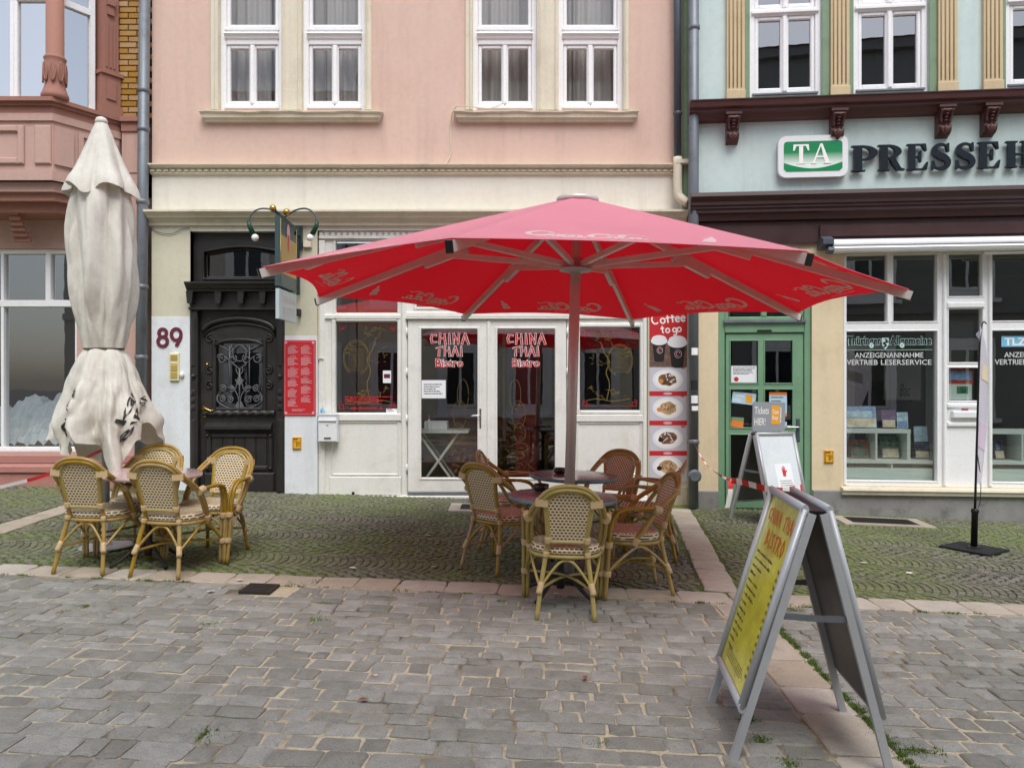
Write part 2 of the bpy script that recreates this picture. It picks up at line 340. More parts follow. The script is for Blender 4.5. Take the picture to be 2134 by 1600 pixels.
pbr('bamboo', c(166, 138, 76), .38, .16, 9, .1, 60, dirt=c(98, 66, 30), dk=.55, ds=9, stretch=(1, 1, .5), rand=.13, coat=.1)
pbr('bamboo_green', c(168, 150, 84), .4, .14, 9, .1, 60, dirt=c(104, 92, 40), dk=.5, ds=9, coat=.25)
pbr('wrap', c(200, 174, 130), .5, .1, 30, .5, 220, stretch=(1, 1, 6))
weave('back_weave', (0, 2), c(218, 200, 164), c(30, 20, 14), .026, .0205, .0056)
weave('seat_weave', (0, 1), c(222, 204, 168), c(70, 42, 28), .35, .027, .0085)
weave('rim_weave', (0, 2), c(224, 206, 172), c(28, 18, 14), .032, .02, .0056)
pbr('marble_plum', c(140, 116, 122), .18, .25, 7, dirt=c(98, 78, 88), dk=.6, ds=9, coat=.4)
pbr('edge_teal', c(98, 128, 136), .35, .3, 30, .2, 90)
pbr('marble_rose', c(200, 172, 168), .15, .15, 6, dirt=c(150, 112, 112), dk=.6, ds=7, coat=.5)
# ------------------------------------------------------------ ground materials
pbr('sett', c(138, 137, 130), .75, .3, 11, 1.0, 90, dirt=c(86, 77, 62), dk=.8, ds=5.5, rand=.2, world=True, speck=.6)
pbr('border_stone', c(176, 165, 150), .75, .12, 6, .9, 90, dirt=c(112, 98, 82), dk=.6, ds=4, rand=.1, world=True, speck=.4)
def cobble_mats():
    for name, base, k in (('cobble', c(112, 107, 98), .62), ('cobble_joint', c(52, 54, 30), 1.0), ('joint_sand', c(184, 172, 146), .0)):
        m, ns, ls, b = nodes(name); tc = ns.new('ShaderNodeTexCoord'); co = tc.outputs['Object']
        n1 = nz(ns, ls, co, 40, 4); cc = mix(ns, ls, tuple(x * .75 for x in base), tuple(x * 1.2 for x in base), ramp(ns, ls, n1, .3, .7))
        if name == 'cobble':
            gi = ns.new('ShaderNodeNewGeometry'); hs = ns.new('ShaderNodeHueSaturation'); ls.new(cc, hs.inputs['Color']); ls.new(ramp(ns, ls, gi.outputs['Random Per Island'], 0, 1, .72, 1.28), hs.inputs['Value']); cc = hs.outputs[0]
        if name == 'joint_sand':
            n2 = nz(ns, ls, co, 1.1, 6, .65); cc = mix(ns, ls, cc, c(82, 75, 60), ramp(ns, ls, n2, .48, .61, 0, .95))
            n3 = nz(ns, ls, co, 2.6, 6, .7); cc = mix(ns, ls, cc, c(70, 86, 34), ramp(ns, ls, n3, .64, .7, 0, .85))
        else:
            n2 = nz(ns, ls, co, .55, 5, .6); n3 = nz(ns, ls, co, 7, 6, .7)
            mu = N(ns, 'ShaderNodeMath', operation='MULTIPLY'); ls.new(ramp(ns, ls, n2, .34, .58), mu.inputs[0]); ls.new(ramp(ns, ls, n3, .3, .56), mu.inputs[1])
            mk = N(ns, 'ShaderNodeMath', operation='MULTIPLY'); ls.new(mu.outputs[0], mk.inputs[0]); mk.inputs[1].default_value = k
            cc = mix(ns, ls, cc, c(104, 124, 46), mk.outputs[0])
        ls.new(cc, b.inputs['Base Color']); b.inputs['Roughness'].default_value = .8
        bp = N(ns, 'ShaderNodeBump', i_Strength=.8, i_Distance=.004); ls.new(nz(ns, ls, co, 90, 5), bp.inputs['Height']); ls.new(bp.outputs[0], b.inputs['Normal'])
cobble_mats()
pbr('asphalt', c(92, 90, 88), .85, .1, 3, .5, 60)
pbr('moss', c(92, 116, 44), .9, .3, 30, rand=.3)

# ------------------------------------------------------------ ground, street, pavement (plane falls gently to the right)
PHI = math.atan(-.045); cph, sph = math.cos(PHI), math.sin(PHI)
def G(a, b): return (a * cph - b * sph, a * sph + b * cph)       # street frame -> flat x,y
def tiltobj(o): o.matrix_world = TILT; return o
g = MB(); g.quad((-60, -40, -.16), (60, -40, -.16), (60, 60, -.16), (-60, 60, -.16)); tag(tiltobj(g.build('ground', 'asphalt')), kind='structure')
KB = 5.74
def sheet(name, mat, b0, b1, z):
    q = MB(); n = 24
    for i in range(n):
        a0 = lerp(-16, 16, i / n); a1 = lerp(-16, 16, (i + 1) / n)
        q.quad((*G(a0, b0), z), (*G(a1, b0), z), (*G(a1, b1), z), (*G(a0, b1), z))
    return tag(tiltobj(q.build(name, mat)), kind='structure')
street = sheet('street', 'joint_sand', -4.2, KB + .02, -.007)
pavement = sheet('pavement', 'cobble_joint', KB + .022, 11.2, -.011)
def sett_shape(L, W, rnd, h=.03, ch=.009):
    """irregular hewn block: eight-cornered top with worn shoulders"""
    j = lambda k: (rnd.random() - .5) * k
    hx, hy = L / 2, W / 2; k = .2 + .12 * rnd.random()
    o = [(-hx + hx * .12, -hy), (j(.3) * hx, -hy + j(.008)), (hx - hx * .12, -hy), (hx, -hy + hy * .2), (hx, hy - hy * .2), (hx - hx * .12, hy), (j(.3) * hx, hy + j(.008)), (-hx + hx * .12, hy), (-hx, hy - hy * .2), (-hx, -hy + hy * .2)]
    o = [(x + j(.014), y + j(.014)) for x, y in o]; n = len(o)
    top = [(x * (1 - ch / hx), y * (1 - ch / hy), j(.004)) for x, y in o]
    vs = [(x, y, -h) for x, y in o] + [(x, y, -ch * .55 + j(.002)) for x, y in o] + top + [(j(.02), j(.02), .006 + j(.006))]
    fs = []
    for i in range(n):
        i2 = (i + 1) % n; fs += [(i, i2, n + i2, n + i), (n + i, n + i2, 2 * n + i2, 2 * n + i), (2 * n + i, 2 * n + i2, 3 * n)]
    return vs, fs
rs = random.Random(11)
def xs_street(y): return lerp(1.50, 1.60, (y - 3.1) / 2.6)
setts = []
b = 1.9
while b < KB - .165:
    wd = rs.choice((.1, .115, .128, .14, .155)); wd = min(wd, KB - .165 - b)
    if wd < .07: break
    bc = b + wd / 2; lim = .72 * bc + 2.6
    a = -lim - rs.random() * .2
    xa = (xs_street(bc) + bc * sph) / cph
    while a < lim:
        L = rs.choice((.1, .125, .15, .17, .195, .24)) * (.9 + .2 * rs.random()); e = a + L
        if a < xa - .165 and e > xa - .27: e = xa - .158
        elif xa - .16 <= a < xa + .157: a = xa + .158; continue
        if e - a > .07: setts.append((a + (e - a) / 2, bc, e - a, wd))
        a = e
    b += wd
setts.sort(key=lambda q: q[1] + 10 * (abs(q[0]) > .70 * q[1] + .15))
st = MB()
for i, (a, bb, L, wd) in enumerate(setts):
    gp = .004 + .011 * rs.random()
    vs, fs = sett_shape(L - gp, wd - gp, rs); x, y = G(a, bb); an = PHI + (rs.random() - .5) * .085; dz = (rs.random() - .5) * .008; x += (rs.random() - .5) * .006; y += (rs.random() - .5) * .012; dz -= .016 if abs(x + 1.82) < .21 and abs(y - 5.54) < .17 else 0
    ca, sa = math.cos(an), math.sin(an)
    if i < 300:
        q = MB().add(vs, fs); o = q.build('sett', 'sett', street); o.location = (x, y, dz); o.rotation_euler = ((rs.random() - .5) * .02, (rs.random() - .5) * .02, an)
    else:
        st.add([(x + vx * ca - vy * sa, y + vx * sa + vy * ca, vz + dz) for vx, vy, vz in vs], fs)
tag(st.build('setts', 'sett', street), kind='stuff')
# pale border stones: kerb line, and the two strips running back to the houses
def border(pts, wd, parent, lmin=.26, lmax=.42):
    d = 0
    for (p, q) in zip(pts[:-1], pts[1:]):
        p = Vector(p); q = Vector(q); T = (q - p).normalized(); Ln = (q - p).length; t = 0; an = math.atan2(T.y, T.x)
        while t < Ln - .05:
            L = min(rs.uniform(lmin, lmax), Ln - t); m = p + T * (t + L / 2)
            vs, fs = sett_shape(L - .008, wd - .006 - rs.random() * .012, rs, .03, .008)
            o = MB().add(vs, fs).build('border_stone', 'border_stone', parent); o.location = (m.x, m.y, .001 + (rs.random() - .5) * .005); o.rotation_euler = (0, 0, an + (rs.random() - .5) * .012); t += L
border([G(-7.2, KB), G(7.2, KB)], .3, pavement)
border([(xs_street(2.2), 2.2), (xs_street(5.5), 5.5)], .29, street)
XP = lambda y: lerp(1.60, 2.06, (y - 5.85) / 3.35)
border([(1.60, 5.86), (2.06, 9.2), (2.12, 9.75)], .27, pavement)
border([(-4.85, 6.15), (-5.05, 9.9)], .27, pavement)
# small cobbles laid in segmental arcs (thousands: one object)
cb = MB(); W, p_, A, NS = .92, .064, .27, 14; rc = random.Random(3)
band = 0; b = KB + .15
while b < 10.4:
    off = rc.random() * p_
    for k in range(-150, 150):
        for i in range(NS):
            t = (i + .5 + (.5 if k % 2 else 0) * .6) / NS - .5 - .02
            a = k * p_ + off + A * (1 - 4 * t * t); bb = b + (t + .5) * W
            x, y = G(a, bb)
            if abs(x) > .69 * y + 2.3 or y > 10.16: continue
            if y < KB + .16 - .045 * x: continue
            if x < 0 and abs(x - lerp(-4.85, -5.05, (y - 6.15) / 3.75)) < .165: continue
            if x > 0 and abs(x - XP(y)) < .165: continue
            slope = math.atan2(W / NS, A * (-8 * t) / NS); hl = .0272 * (.86 + .18 * rc.random()); hw = .0258 * (.88 + .16 * rc.random())
            an = PHI + slope - math.pi / 2 + (rc.random() - .5) * .25; ca, sa = math.cos(an), math.sin(an); z = (rc.random() - .5) * .006; ch = .006
            vs = []
            for zz, sh in ((-.02, 0), (-.004, 0), (0, ch)):
                for sx, sy in ((-1, -1), (1, -1), (1, 1), (-1, 1)):
                    u = sx * (hw - sh) + (rc.random() - .5) * .004; v = sy * (hl - sh) + (rc.random() - .5) * .004
                    vs.append((x + u * ca - v * sa, y + u * sa + v * ca, z + zz + (rc.random() - .5) * .002))
            cb.add(vs, [(8, 9, 10, 11)] + [(4 + q, 4 + (q + 1) % 4, 8 + (q + 1) % 4, 8 + q) for q in range(4)] + [(q, (q + 1) % 4, 4 + (q + 1) % 4, 4 + q) for q in range(4)])
    b += W
tag(cb.build('cobbles', 'cobble', pavement), kind='stuff')
# moss and grass in the joints beside the border strip and kerb
ms = MB(); rm = random.Random(5)
def tuft(x, y, n, sp, h):
    for _ in range(n):
        px = x + rm.gauss(0, sp); py = y + rm.gauss(0, sp * .8); an = rm.random() * 6.28; wv = .002 + .003 * rm.random(); hh = h * (.4 + rm.random())
        dx, dy = math.cos(an) * wv, math.sin(an) * wv; lx, ly = rm.gauss(0, hh * .5), rm.gauss(0, hh * .5)
        ms.add([(px - dx, py - dy, -.006), (px + dx, py + dy, -.006), (px + lx, py + ly, hh)], [(0, 1, 2)])
y = 2.9
while y < 5.2:
    if rm.random() < .8: tuft(xs_street(y) + .165 + rm.gauss(0, .006), y, 60, .014, .012)
    y += .03
for (u, v, n, sp) in ((1900, 1560, 260, .05), (1870, 1550, 200, .05), (1930, 1565, 120, .05), (1650, 1270, 160, .03), (1680, 1262, 80, .03), (430, 1530, 170, .045), (440, 1300, 90, .03), (660, 1290, 110, .04), (690, 1255, 90, .04), (800, 1245, 70, .03),
                      (1460, 1255, 90, .02), (1045, 1252, 60, .02), (140, 1275, 80, .03), (180, 1262, 80, .03), (1240, 1545, 50, .03), (610, 1215, 120, .05), (660, 1212, 90, .05), (1560, 1500, 150, .03), (1590, 1540, 160, .03), (1640, 1590, 180, .03)):
    xx = (u - 1067) / FPX; Y = 2480 / (v - HOR - 44.8 * xx); tuft(xx * Y, Y, n, sp, .009)
for i in range(70):
    a = rm.uniform(-4.2, 4.6); tuft(*G(a, KB - .155 + rm.gauss(0, .01)), 26, .02, .008)
tag(ms.build('moss', 'moss', street), kind='stuff')
# litter
def ground_pt(u, v):
    xx = (u - 1067) / FPX; Y = 2480 / (v - HOR - 44.8 * xx); return Vector((xx * Y, Y, gz(xx * Y)))
def butt(u, v, rz, label):
    p = ground_pt(u, v); o = empty('cigarette_butt', label, 'litter', p + Vector((0, 0, .012)), rz, True, 'cigarette ends dropped on the setts')
    MB().tube([(-.004, 0, 0), (.014, 0, 0)], .0038, 8).build('paper_end', 'butt_paper', o); MB().tube([(-.018, 0, 0), (-.0041, 0, 0)], .0039, 8).build('filter', 'butt_tan', o)
butt(781, 1411, .2, 'tan cigarette end on a sett between the grey setts of the open street'); butt(1868, 1362, -.5, 'tan cigarette end on the setts behind the aluminium sandwich board')
lf = MB(); lf.add([(-.03, 0, .004), (0, .014, .010), (.032, .002, .003), (0, -.013, .007)], [(0, 1, 3), (1, 2, 3)]); lf.add([(-.045, -.001, .004), (-.045, .001, .004), (-.03, 0, .005)], [(0, 1, 2)])
for u, v, r_, lb in ((756, 1462, .4, 'curled brown leaf lying on the setts beside a cigarette end'), (1220, 1416, 1.2, 'small brown leaf in a sandy joint in front of the green bamboo chair')):
    o = lf.build('fallen_leaf', 'leaf_brown'); p = ground_pt(u, v); o.matrix_world = Matrix.Translation(p + Vector((0, 0, .009))) @ TILT @ Matrix.Rotation(r_, 4, 'Z'); tag(o, lb, 'leaf', 'fallen leaves')
o = MB().add(cr([(-.005, 0, .006), (0, .05, .01), (.012, .1, .005)], 4) + cr([(.012, 0, .004), (.018, .05, .012), (.03, .1, .004)], 4), [(i, i + 1, 10 + i, 9 + i) for i in range(8)]).build('plastic_strip', 'pink_plastic')
o.matrix_world = Matrix.Translation(ground_pt(1748, 1452) + Vector((0, 0, .010))) @ TILT; tag(o, 'bright pink plastic scrap beside a leg of the aluminium sandwich board', 'litter')
for i, (u, v) in enumerate(((892, 1118), (904, 1184), (734, 1186), (500, 1212), (1160, 1240), (1895, 1197), (1800, 1175), (440, 1235))):
    q = MB(); rr = random.Random(i); q.add([(math.cos(k) * (.02 + .02 * rr.random()), math.sin(k) * (.012 + .012 * rr.random()), .004 + .008 * rr.random()) for k in range(6)], [(0, 1, 2, 3, 4, 5)])
    o = q.build('paper_scrap', 'butt_paper'); o.matrix_world = Matrix.Translation(ground_pt(u, v) + Vector((0, 0, .008))) @ TILT; tag(o, 'tiny white paper scrap lying on the paving', 'litter', 'paper scraps on the paving')
# iron drain cover, boot scraper mats
def flat_obj(name, u, v, label, cat): return empty(name, label, cat, ground_pt(u, v), PHI, True)
d = flat_obj('drain_cover', 541, 1228, 'small square dark iron drain cover among the setts', 'drain cover')
MB().box(-.11, .11, -.11, .11, -.008, .016).build('lid', 'iron', d)
q = MB()
for i in range(5): q.box(-.085, .085, -.085 + i * .04, -.07 + i * .04, .0162, .0195)
q.build('ribs', 'iron', d)
def mat_well(u, v, sx, sy, label, rz):
    d = empty('door_mat', label, 'door mat', ground_pt(u, v), rz, True)
    q = MB(); t = .13
    q.box(-sx, sx, -sy - t, -sy, -.01, .009); q.box(-sx, sx, sy, sy + t * .4, -.01, .009); q.box(-sx - t, -sx, -sy - t, sy + t * .4, -.01, .0085); q.box(sx, sx + t, -sy - t, sy + t * .4, -.01, .0085)
    q.build('stone_surround', 'border_stone', d)
    q = MB().box(-sx, sx, -sy, sy, -.01, .004)
    for i in range(int(sx * 2 / .045)): q.box(-sx + i * .045 + .01, -sx + i * .045 + .03, -sy + .01, sy - .01, .0042, .008)
    q.build('grating', 'rubber', d)
mat_well(1025, 1058, .38, .2, 'dark door mat in a pale stone surround in front of white double doors', 0)
mat_well(1835, 1086, .38, .2, 'dark grating in a pale stone surround below the shop window', math.atan(-.1))

# ------------------------------------------------------------ wall helper
def wall_mesh(q, x0, x1, z0, z1, holes, y0, y1, mi=0):
    xs = sorted({x0, x1, *[h[0] for h in holes if x0 < h[0] < x1], *[h[1] for h in holes if x0 < h[1] < x1]})
    zs = sorted({z0, z1, *[h[2] for h in holes if z0 < h[2] < z1], *[h[3] for h in holes if z0 < h[3] < z1]})
    def solid(i, j):
        if i < 0 or j < 0 or i >= len(xs) - 1 or j >= len(zs) - 1: return False
        cx = (xs[i] + xs[i + 1]) / 2; cz = (zs[j] + zs[j + 1]) / 2
        return not any(h[0] < cx < h[1] and h[2] < cz < h[3] for h in holes)
    for i in range(len(xs) - 1):
        for j in range(len(zs) - 1):
            if not solid(i, j): continue
            a, b_, e, f = xs[i], xs[i + 1], zs[j], zs[j + 1]
            q.quad((a, y0, e), (b_, y0, e), (b_, y0, f), (a, y0, f), mi); q.quad((a, y1, e), (a, y1, f), (b_, y1, f), (b_, y1, e), mi)
            if not solid(i - 1, j): q.quad((a, y0, e), (a, y0, f), (a, y1, f), (a, y1, e), mi)
            if not solid(i + 1, j): q.quad((b_, y0, e), (b_, y1, e), (b_, y1, f), (b_, y0, f), mi)
            if not solid(i, j - 1): q.quad((a, y0, e), (a, y1, e), (b_, y1, e), (b_, y0, e), mi)
            if not solid(i, j + 1): q.quad((a, y0, f), (b_, y0, f), (b_, y1, f), (a, y1, f), mi)
    return q
def room(q, x0, x1, z0, z1, y0, y1, mi=0, fm=None):
    fm = mi if fm is None else fm
    q.quad((x0, y1, z0), (x1, y1, z0), (x1, y1, z1), (x0, y1, z1), mi); q.quad((x0, y0, z0), (x0, y1, z0), (x0, y1, z1), (x0, y0, z1), mi); q.quad((x1, y0, z0), (x1, y0, z1), (x1, y1, z1), (x1, y1, z0), mi)
    q.quad((x0, y0, z1), (x0, y1, z1), (x1, y1, z1), (x1, y0, z1), mi); q.quad((x0, y0, z0), (x1, y0, z0), (x1, y1, z0), (x0, y1, z0), fm)
    return q
def ring(q, x0, x1, z0, z1, t, y0, y1, b=.006, tb=None, tt=None, mi=0):
    """rectangular frame of four butted bars"""
    tb = tb or t; tt = tt or t
    q.bbox(x0, x0 + t, y0, y1, z0, z1, b, mi); q.bbox(x1 - t, x1, y0, y1, z0, z1, b, mi)
    q.bbox(x0 + t, x1 - t, y0, y1, z0, z0 + tb, b, mi); q.bbox(x0 + t, x1 - t, y0, y1, z1 - tt, z1, b, mi)
    return q
def pane(x0, x1, z0, z1, y, parent, mat='pane_glass', name='pane'):
    return MB().quad((x0, y, z0), (x1, y, z0), (x1, y, z1), (x0, y, z1)).build(name, mat, parent)
def curtain(x0, x1, z0, z1, y, parent, seed, n=9):
    q = MB(); m = n * 8; rr = random.Random(seed); ph = rr.random() * 6; vs = []
    for j in range(5):
        for i in range(m + 1):
            t = i / m; vs.append((lerp(x0, x1, t), y + .022 * math.sin(t * n * 6.28 + ph + .8 * math.sin(t * 9 + ph)) * (1 + .3 * j / 4) + .01 * math.sin(t * 31), lerp(z1, z0, j / 4)))
    q.add(vs, [(j * (m + 1) + i, j * (m + 1) + i + 1, (j + 1) * (m + 1) + i + 1, (j + 1) * (m + 1) + i) for j in range(4) for i in range(m)], 0, True)
    return q.build('curtain', 'curtain', parent)

# ------------------------------------------------------------ pink house
FY = 10.12
def px(u, d=0.0): return (u - 1067) / FPX * (FY - d)
def pz(v, d=0.0): return CAM_H + (HOR - v) / FPX * (FY - d)
house = empty('pink_house', 'pink plastered house with cream bands, white shopfront and black entrance door', 'house', (0, FY, 0))
HL, HR = px(317), px(1432)
wins = [(455, 588), (628, 762), (984, 1120), (1163, 1300)]
q = MB(); holes = [(px(a), px(b_), pz(230), pz(-210)) for a, b_ in wins]
wall_mesh(q, HL, HR, pz(345), 9.6, holes + [(px(a), px(b_), pz(-1080 + 560), pz(-960 - 0)) for a, b_ in ()], 0, .35); q.build('upper_wall', 'pink_plaster', house)
doorX0, doorX1, doorZ = px(397), px(594), pz(482)
shopX0, shopX1, shopZ = px(662), px(1350), pz(480)
q = MB(); wall_mesh(q, HL, HR, pz(662), pz(345) - .001, [(doorX0, doorX1, -1, doorZ), (shopX0, shopX1, -1, shopZ)], .0, .35); q.build('cream_wall', 'cream_plaster', house)
MB().box(HL, doorX0, -.012, .3, pz(660), pz(478)).build('olive_pier', 'olive_plaster', house); MB().box(doorX1, shopX0, -.012, .3, pz(700), pz(478)).build('olive_pier', 'olive_plaster', house)
MB().bbox(HL, doorX0, -.02, .3, -.6, pz(660) - .002, .004).build('white_pier', 'white_plaster', house); MB().bbox(doorX1, shopX0, -.02, .3, -.6, pz(700) - .002, .004).build('white_pier', 'white_plaster', house)
q = MB(); q.bbox(shopX1 + .001, HR, -.006, .3, pz(1012), pz(662) - .002, .004); q.build('poster_pier', 'olive_plaster', house)
q = MB(); q.bbox(shopX1 + .001, HR, -.03, .3, -.6, pz(1012) - .001, .012); q.build('pier_foot', 'stone_pier', house)
# string courses
def cornice(prof, x0, x1, name, mat, parent): return MB().profile(prof, x0, x1).build(name, mat, parent)
z = pz(343)
cornice([(.02, z), (-.11, z - .012), (-.11, z - .03), (-.085, z - .042), (-.06, z - .055), (-.06, z - .062), (.02, z - .062)], HL - .02, px(1408), 'string_course', 'trim_cream', house)
cornice([(.02, z - .0625), (-.03, z - .0625), (-.03, z - .108), (-.045, z - .112), (-.045, z - .125), (.0, z - .14), (.02, z - .14)], HL - .01, px(1408), 'string_course', 'trim_cream', house)
dm = MB(); dm.prism([(-.028, 0), (.028, 0), (.028, .026), (.012, .026), (.0, .04), (-.012, .026), (-.028, .026)], -.028, 0); dme = None
x = HL + .03; i = 0
while x < px(1404):
    if dme is None: dme = dm.build('dentil', 'trim_cream', house); o = dme
    else: o = dme.copy(); COL.objects.link(o)
    o.location = (x, -.0302, z - .107); x += .0885
z = pz(441)
cornice([(.02, z), (-.19, z - .012), (-.19, z - .04), (-.17, z - .05), (-.13, z - .085), (-.12, z - .105), (-.075, z - .115), (-.06, z - .14), (-.045, z - .145), (-.045, z - .19), (.02, z - .19)], HL - .03, px(1428), 'cornice', 'trim_cream', house)
# upstairs windows
def pink_window(a, b_, seed):
    x0, x1 = px(a) - .0, px(b_); z0, z1 = pz(230), pz(-210); f = MB(); y = .075
    ring(f, x0, x1, z0, z1, .075, y, y + .1, .008, .11, .08)
    zt0, zt1 = pz(88), pz(60)
    f.bbox(x0 + .076, x1 - .076, y, y + .1, zt0, zt1 + .05, .008)
    f.profile([(y, zt1 - .035), (y - .05, zt1 - .03), (y - .055, zt1 - .05), (y - .03, zt1 - .075), (y - .02, zt1 - .1), (y, zt1 - .11)], x0 + .06, x1 - .06)
    f.profile([(y - .001, z0 + .085), (y - .03, z0 + .075), (y - .03, z0 + .045), (y - .001, z0 + .04)], x0 + .06, x1 - .06)
    f.profile([(y - .001, zt1 + .045), (y - .025, zt1 + .035), (y - .025, zt1 + .01), (y - .001, zt1 + .005)], x0 + .06, x1 - .06)
    o = f.build('window', 'white_frame', house)
    xm = (x0 + x1) / 2
    s = MB(); ring(s, x0 + .0765, xm - .001, z0 + .111, zt0 - .001, .045, y + .02, y + .08, .01); ring(s, xm + .001, x1 - .0765, z0 + .111, zt0 - .001, .045, y + .02, y + .08, .01)
    s.bbox(xm - .032, xm + .032, y - .006, y + .019, z0 + .112, zt0 - .004, .014); s.build('casement', 'white_frame', o)
    s = MB(); ring(s, x0 + .0765, x1 - .0765, zt1 + .051, z1 - .081, .045, y + .02, y + .08, .01); s.build('fanlight', 'white_frame', o)
    pane(x0 + .1, xm - .03, z0 + .14, zt0 - .03, y + .05, o); pane(xm + .03, x1 - .1, z0 + .14, zt0 - .03, y + .051, o); pane(x0 + .1, x1 - .1, zt1 + .08, z1 - .1, y + .052, o)
    curtain(x0 - .1, x1 + .1, z0 - .02, z1, .42, o, seed, 8)
    room(MB(), x0 - .5, x1 + .5, z0 - .7, z1 + .2, .351, 3.0).build('room', 'room_dark', o)
    MB().box(xm - .01, xm + .01, y - .012, y - .0065, z0 + .09, z0 + .1).build('catch', 'zinc', o)
for i, (a, b_) in enumerate(wins): pink_window(a, b_, i + 2)
def surround(a, b_, s0, s1):
    zb = pz(231)
    q = MB()
    for k in (0, 1):
        e0, e1 = ((px(a), px(wins[s0][0]) + .006) if k == 0 else (px(wins[s1][1]) - .006, px(b_)))
        q.bbox(e0, e1, -.035, .074, zb, 9.3, .008)
        m0 = lerp(e0, e1, .55 if k == 0 else .2); q.bbox(m0, m0 + (e1 - e0) * .25, -.05, -.0352, zb, 9.3, .01)
    q.bbox(px(wins[s0][1]) - .006, px(wins[s1][0]) + .006, -.022, .074, zb, 9.3, .006)
    for xx in (px(wins[s0][1]) + .015, px(wins[s1][0]) - .045): q.bbox(xx, xx + .03, -.04, -.0222, zb, 9.3, .01)
    q.build('window_surround', 'trim_cream', house)
    z = pz(231, .1); x0, x1 = px(a - 25, .1), px(b_ + 22, .1)
    s = MB(); n = 26; top = []
    prof = [(.0, .0), (-.135, -.01), (-.135, -.022), (-.105, -.04), (-.10, -.085), (-.07, -.098), (-.065, -.122), (.0, -.125)]
    vs = []
    for i in range(n + 1):
        t = i / n; wv = .006 * math.sin(t * 17 + a) + .004 * math.sin(t * 41)
        vs += [(lerp(x0 + (.03 if j > 2 else 0) + (.03 if j > 4 else 0), x1 - (.03 if j > 2 else 0) - (.03 if j > 4 else 0), t), p[0], z + p[1] + (wv if j in (1, 2) else 0)) for j, p in enumerate(prof)]
    m = len(prof); s.add(vs, [(i * m + j, (i + 1) * m + j, (i + 1) * m + j + 1, i * m + j + 1) for i in range(n) for j in range(m - 1)] + [tuple(range(m)), tuple(n * m + j for j in range(m))[::-1]])
    s.build('window_sill', 'trim_cream', house)
surround(440, 775, 0, 1); surround(970, 1310, 2, 3)
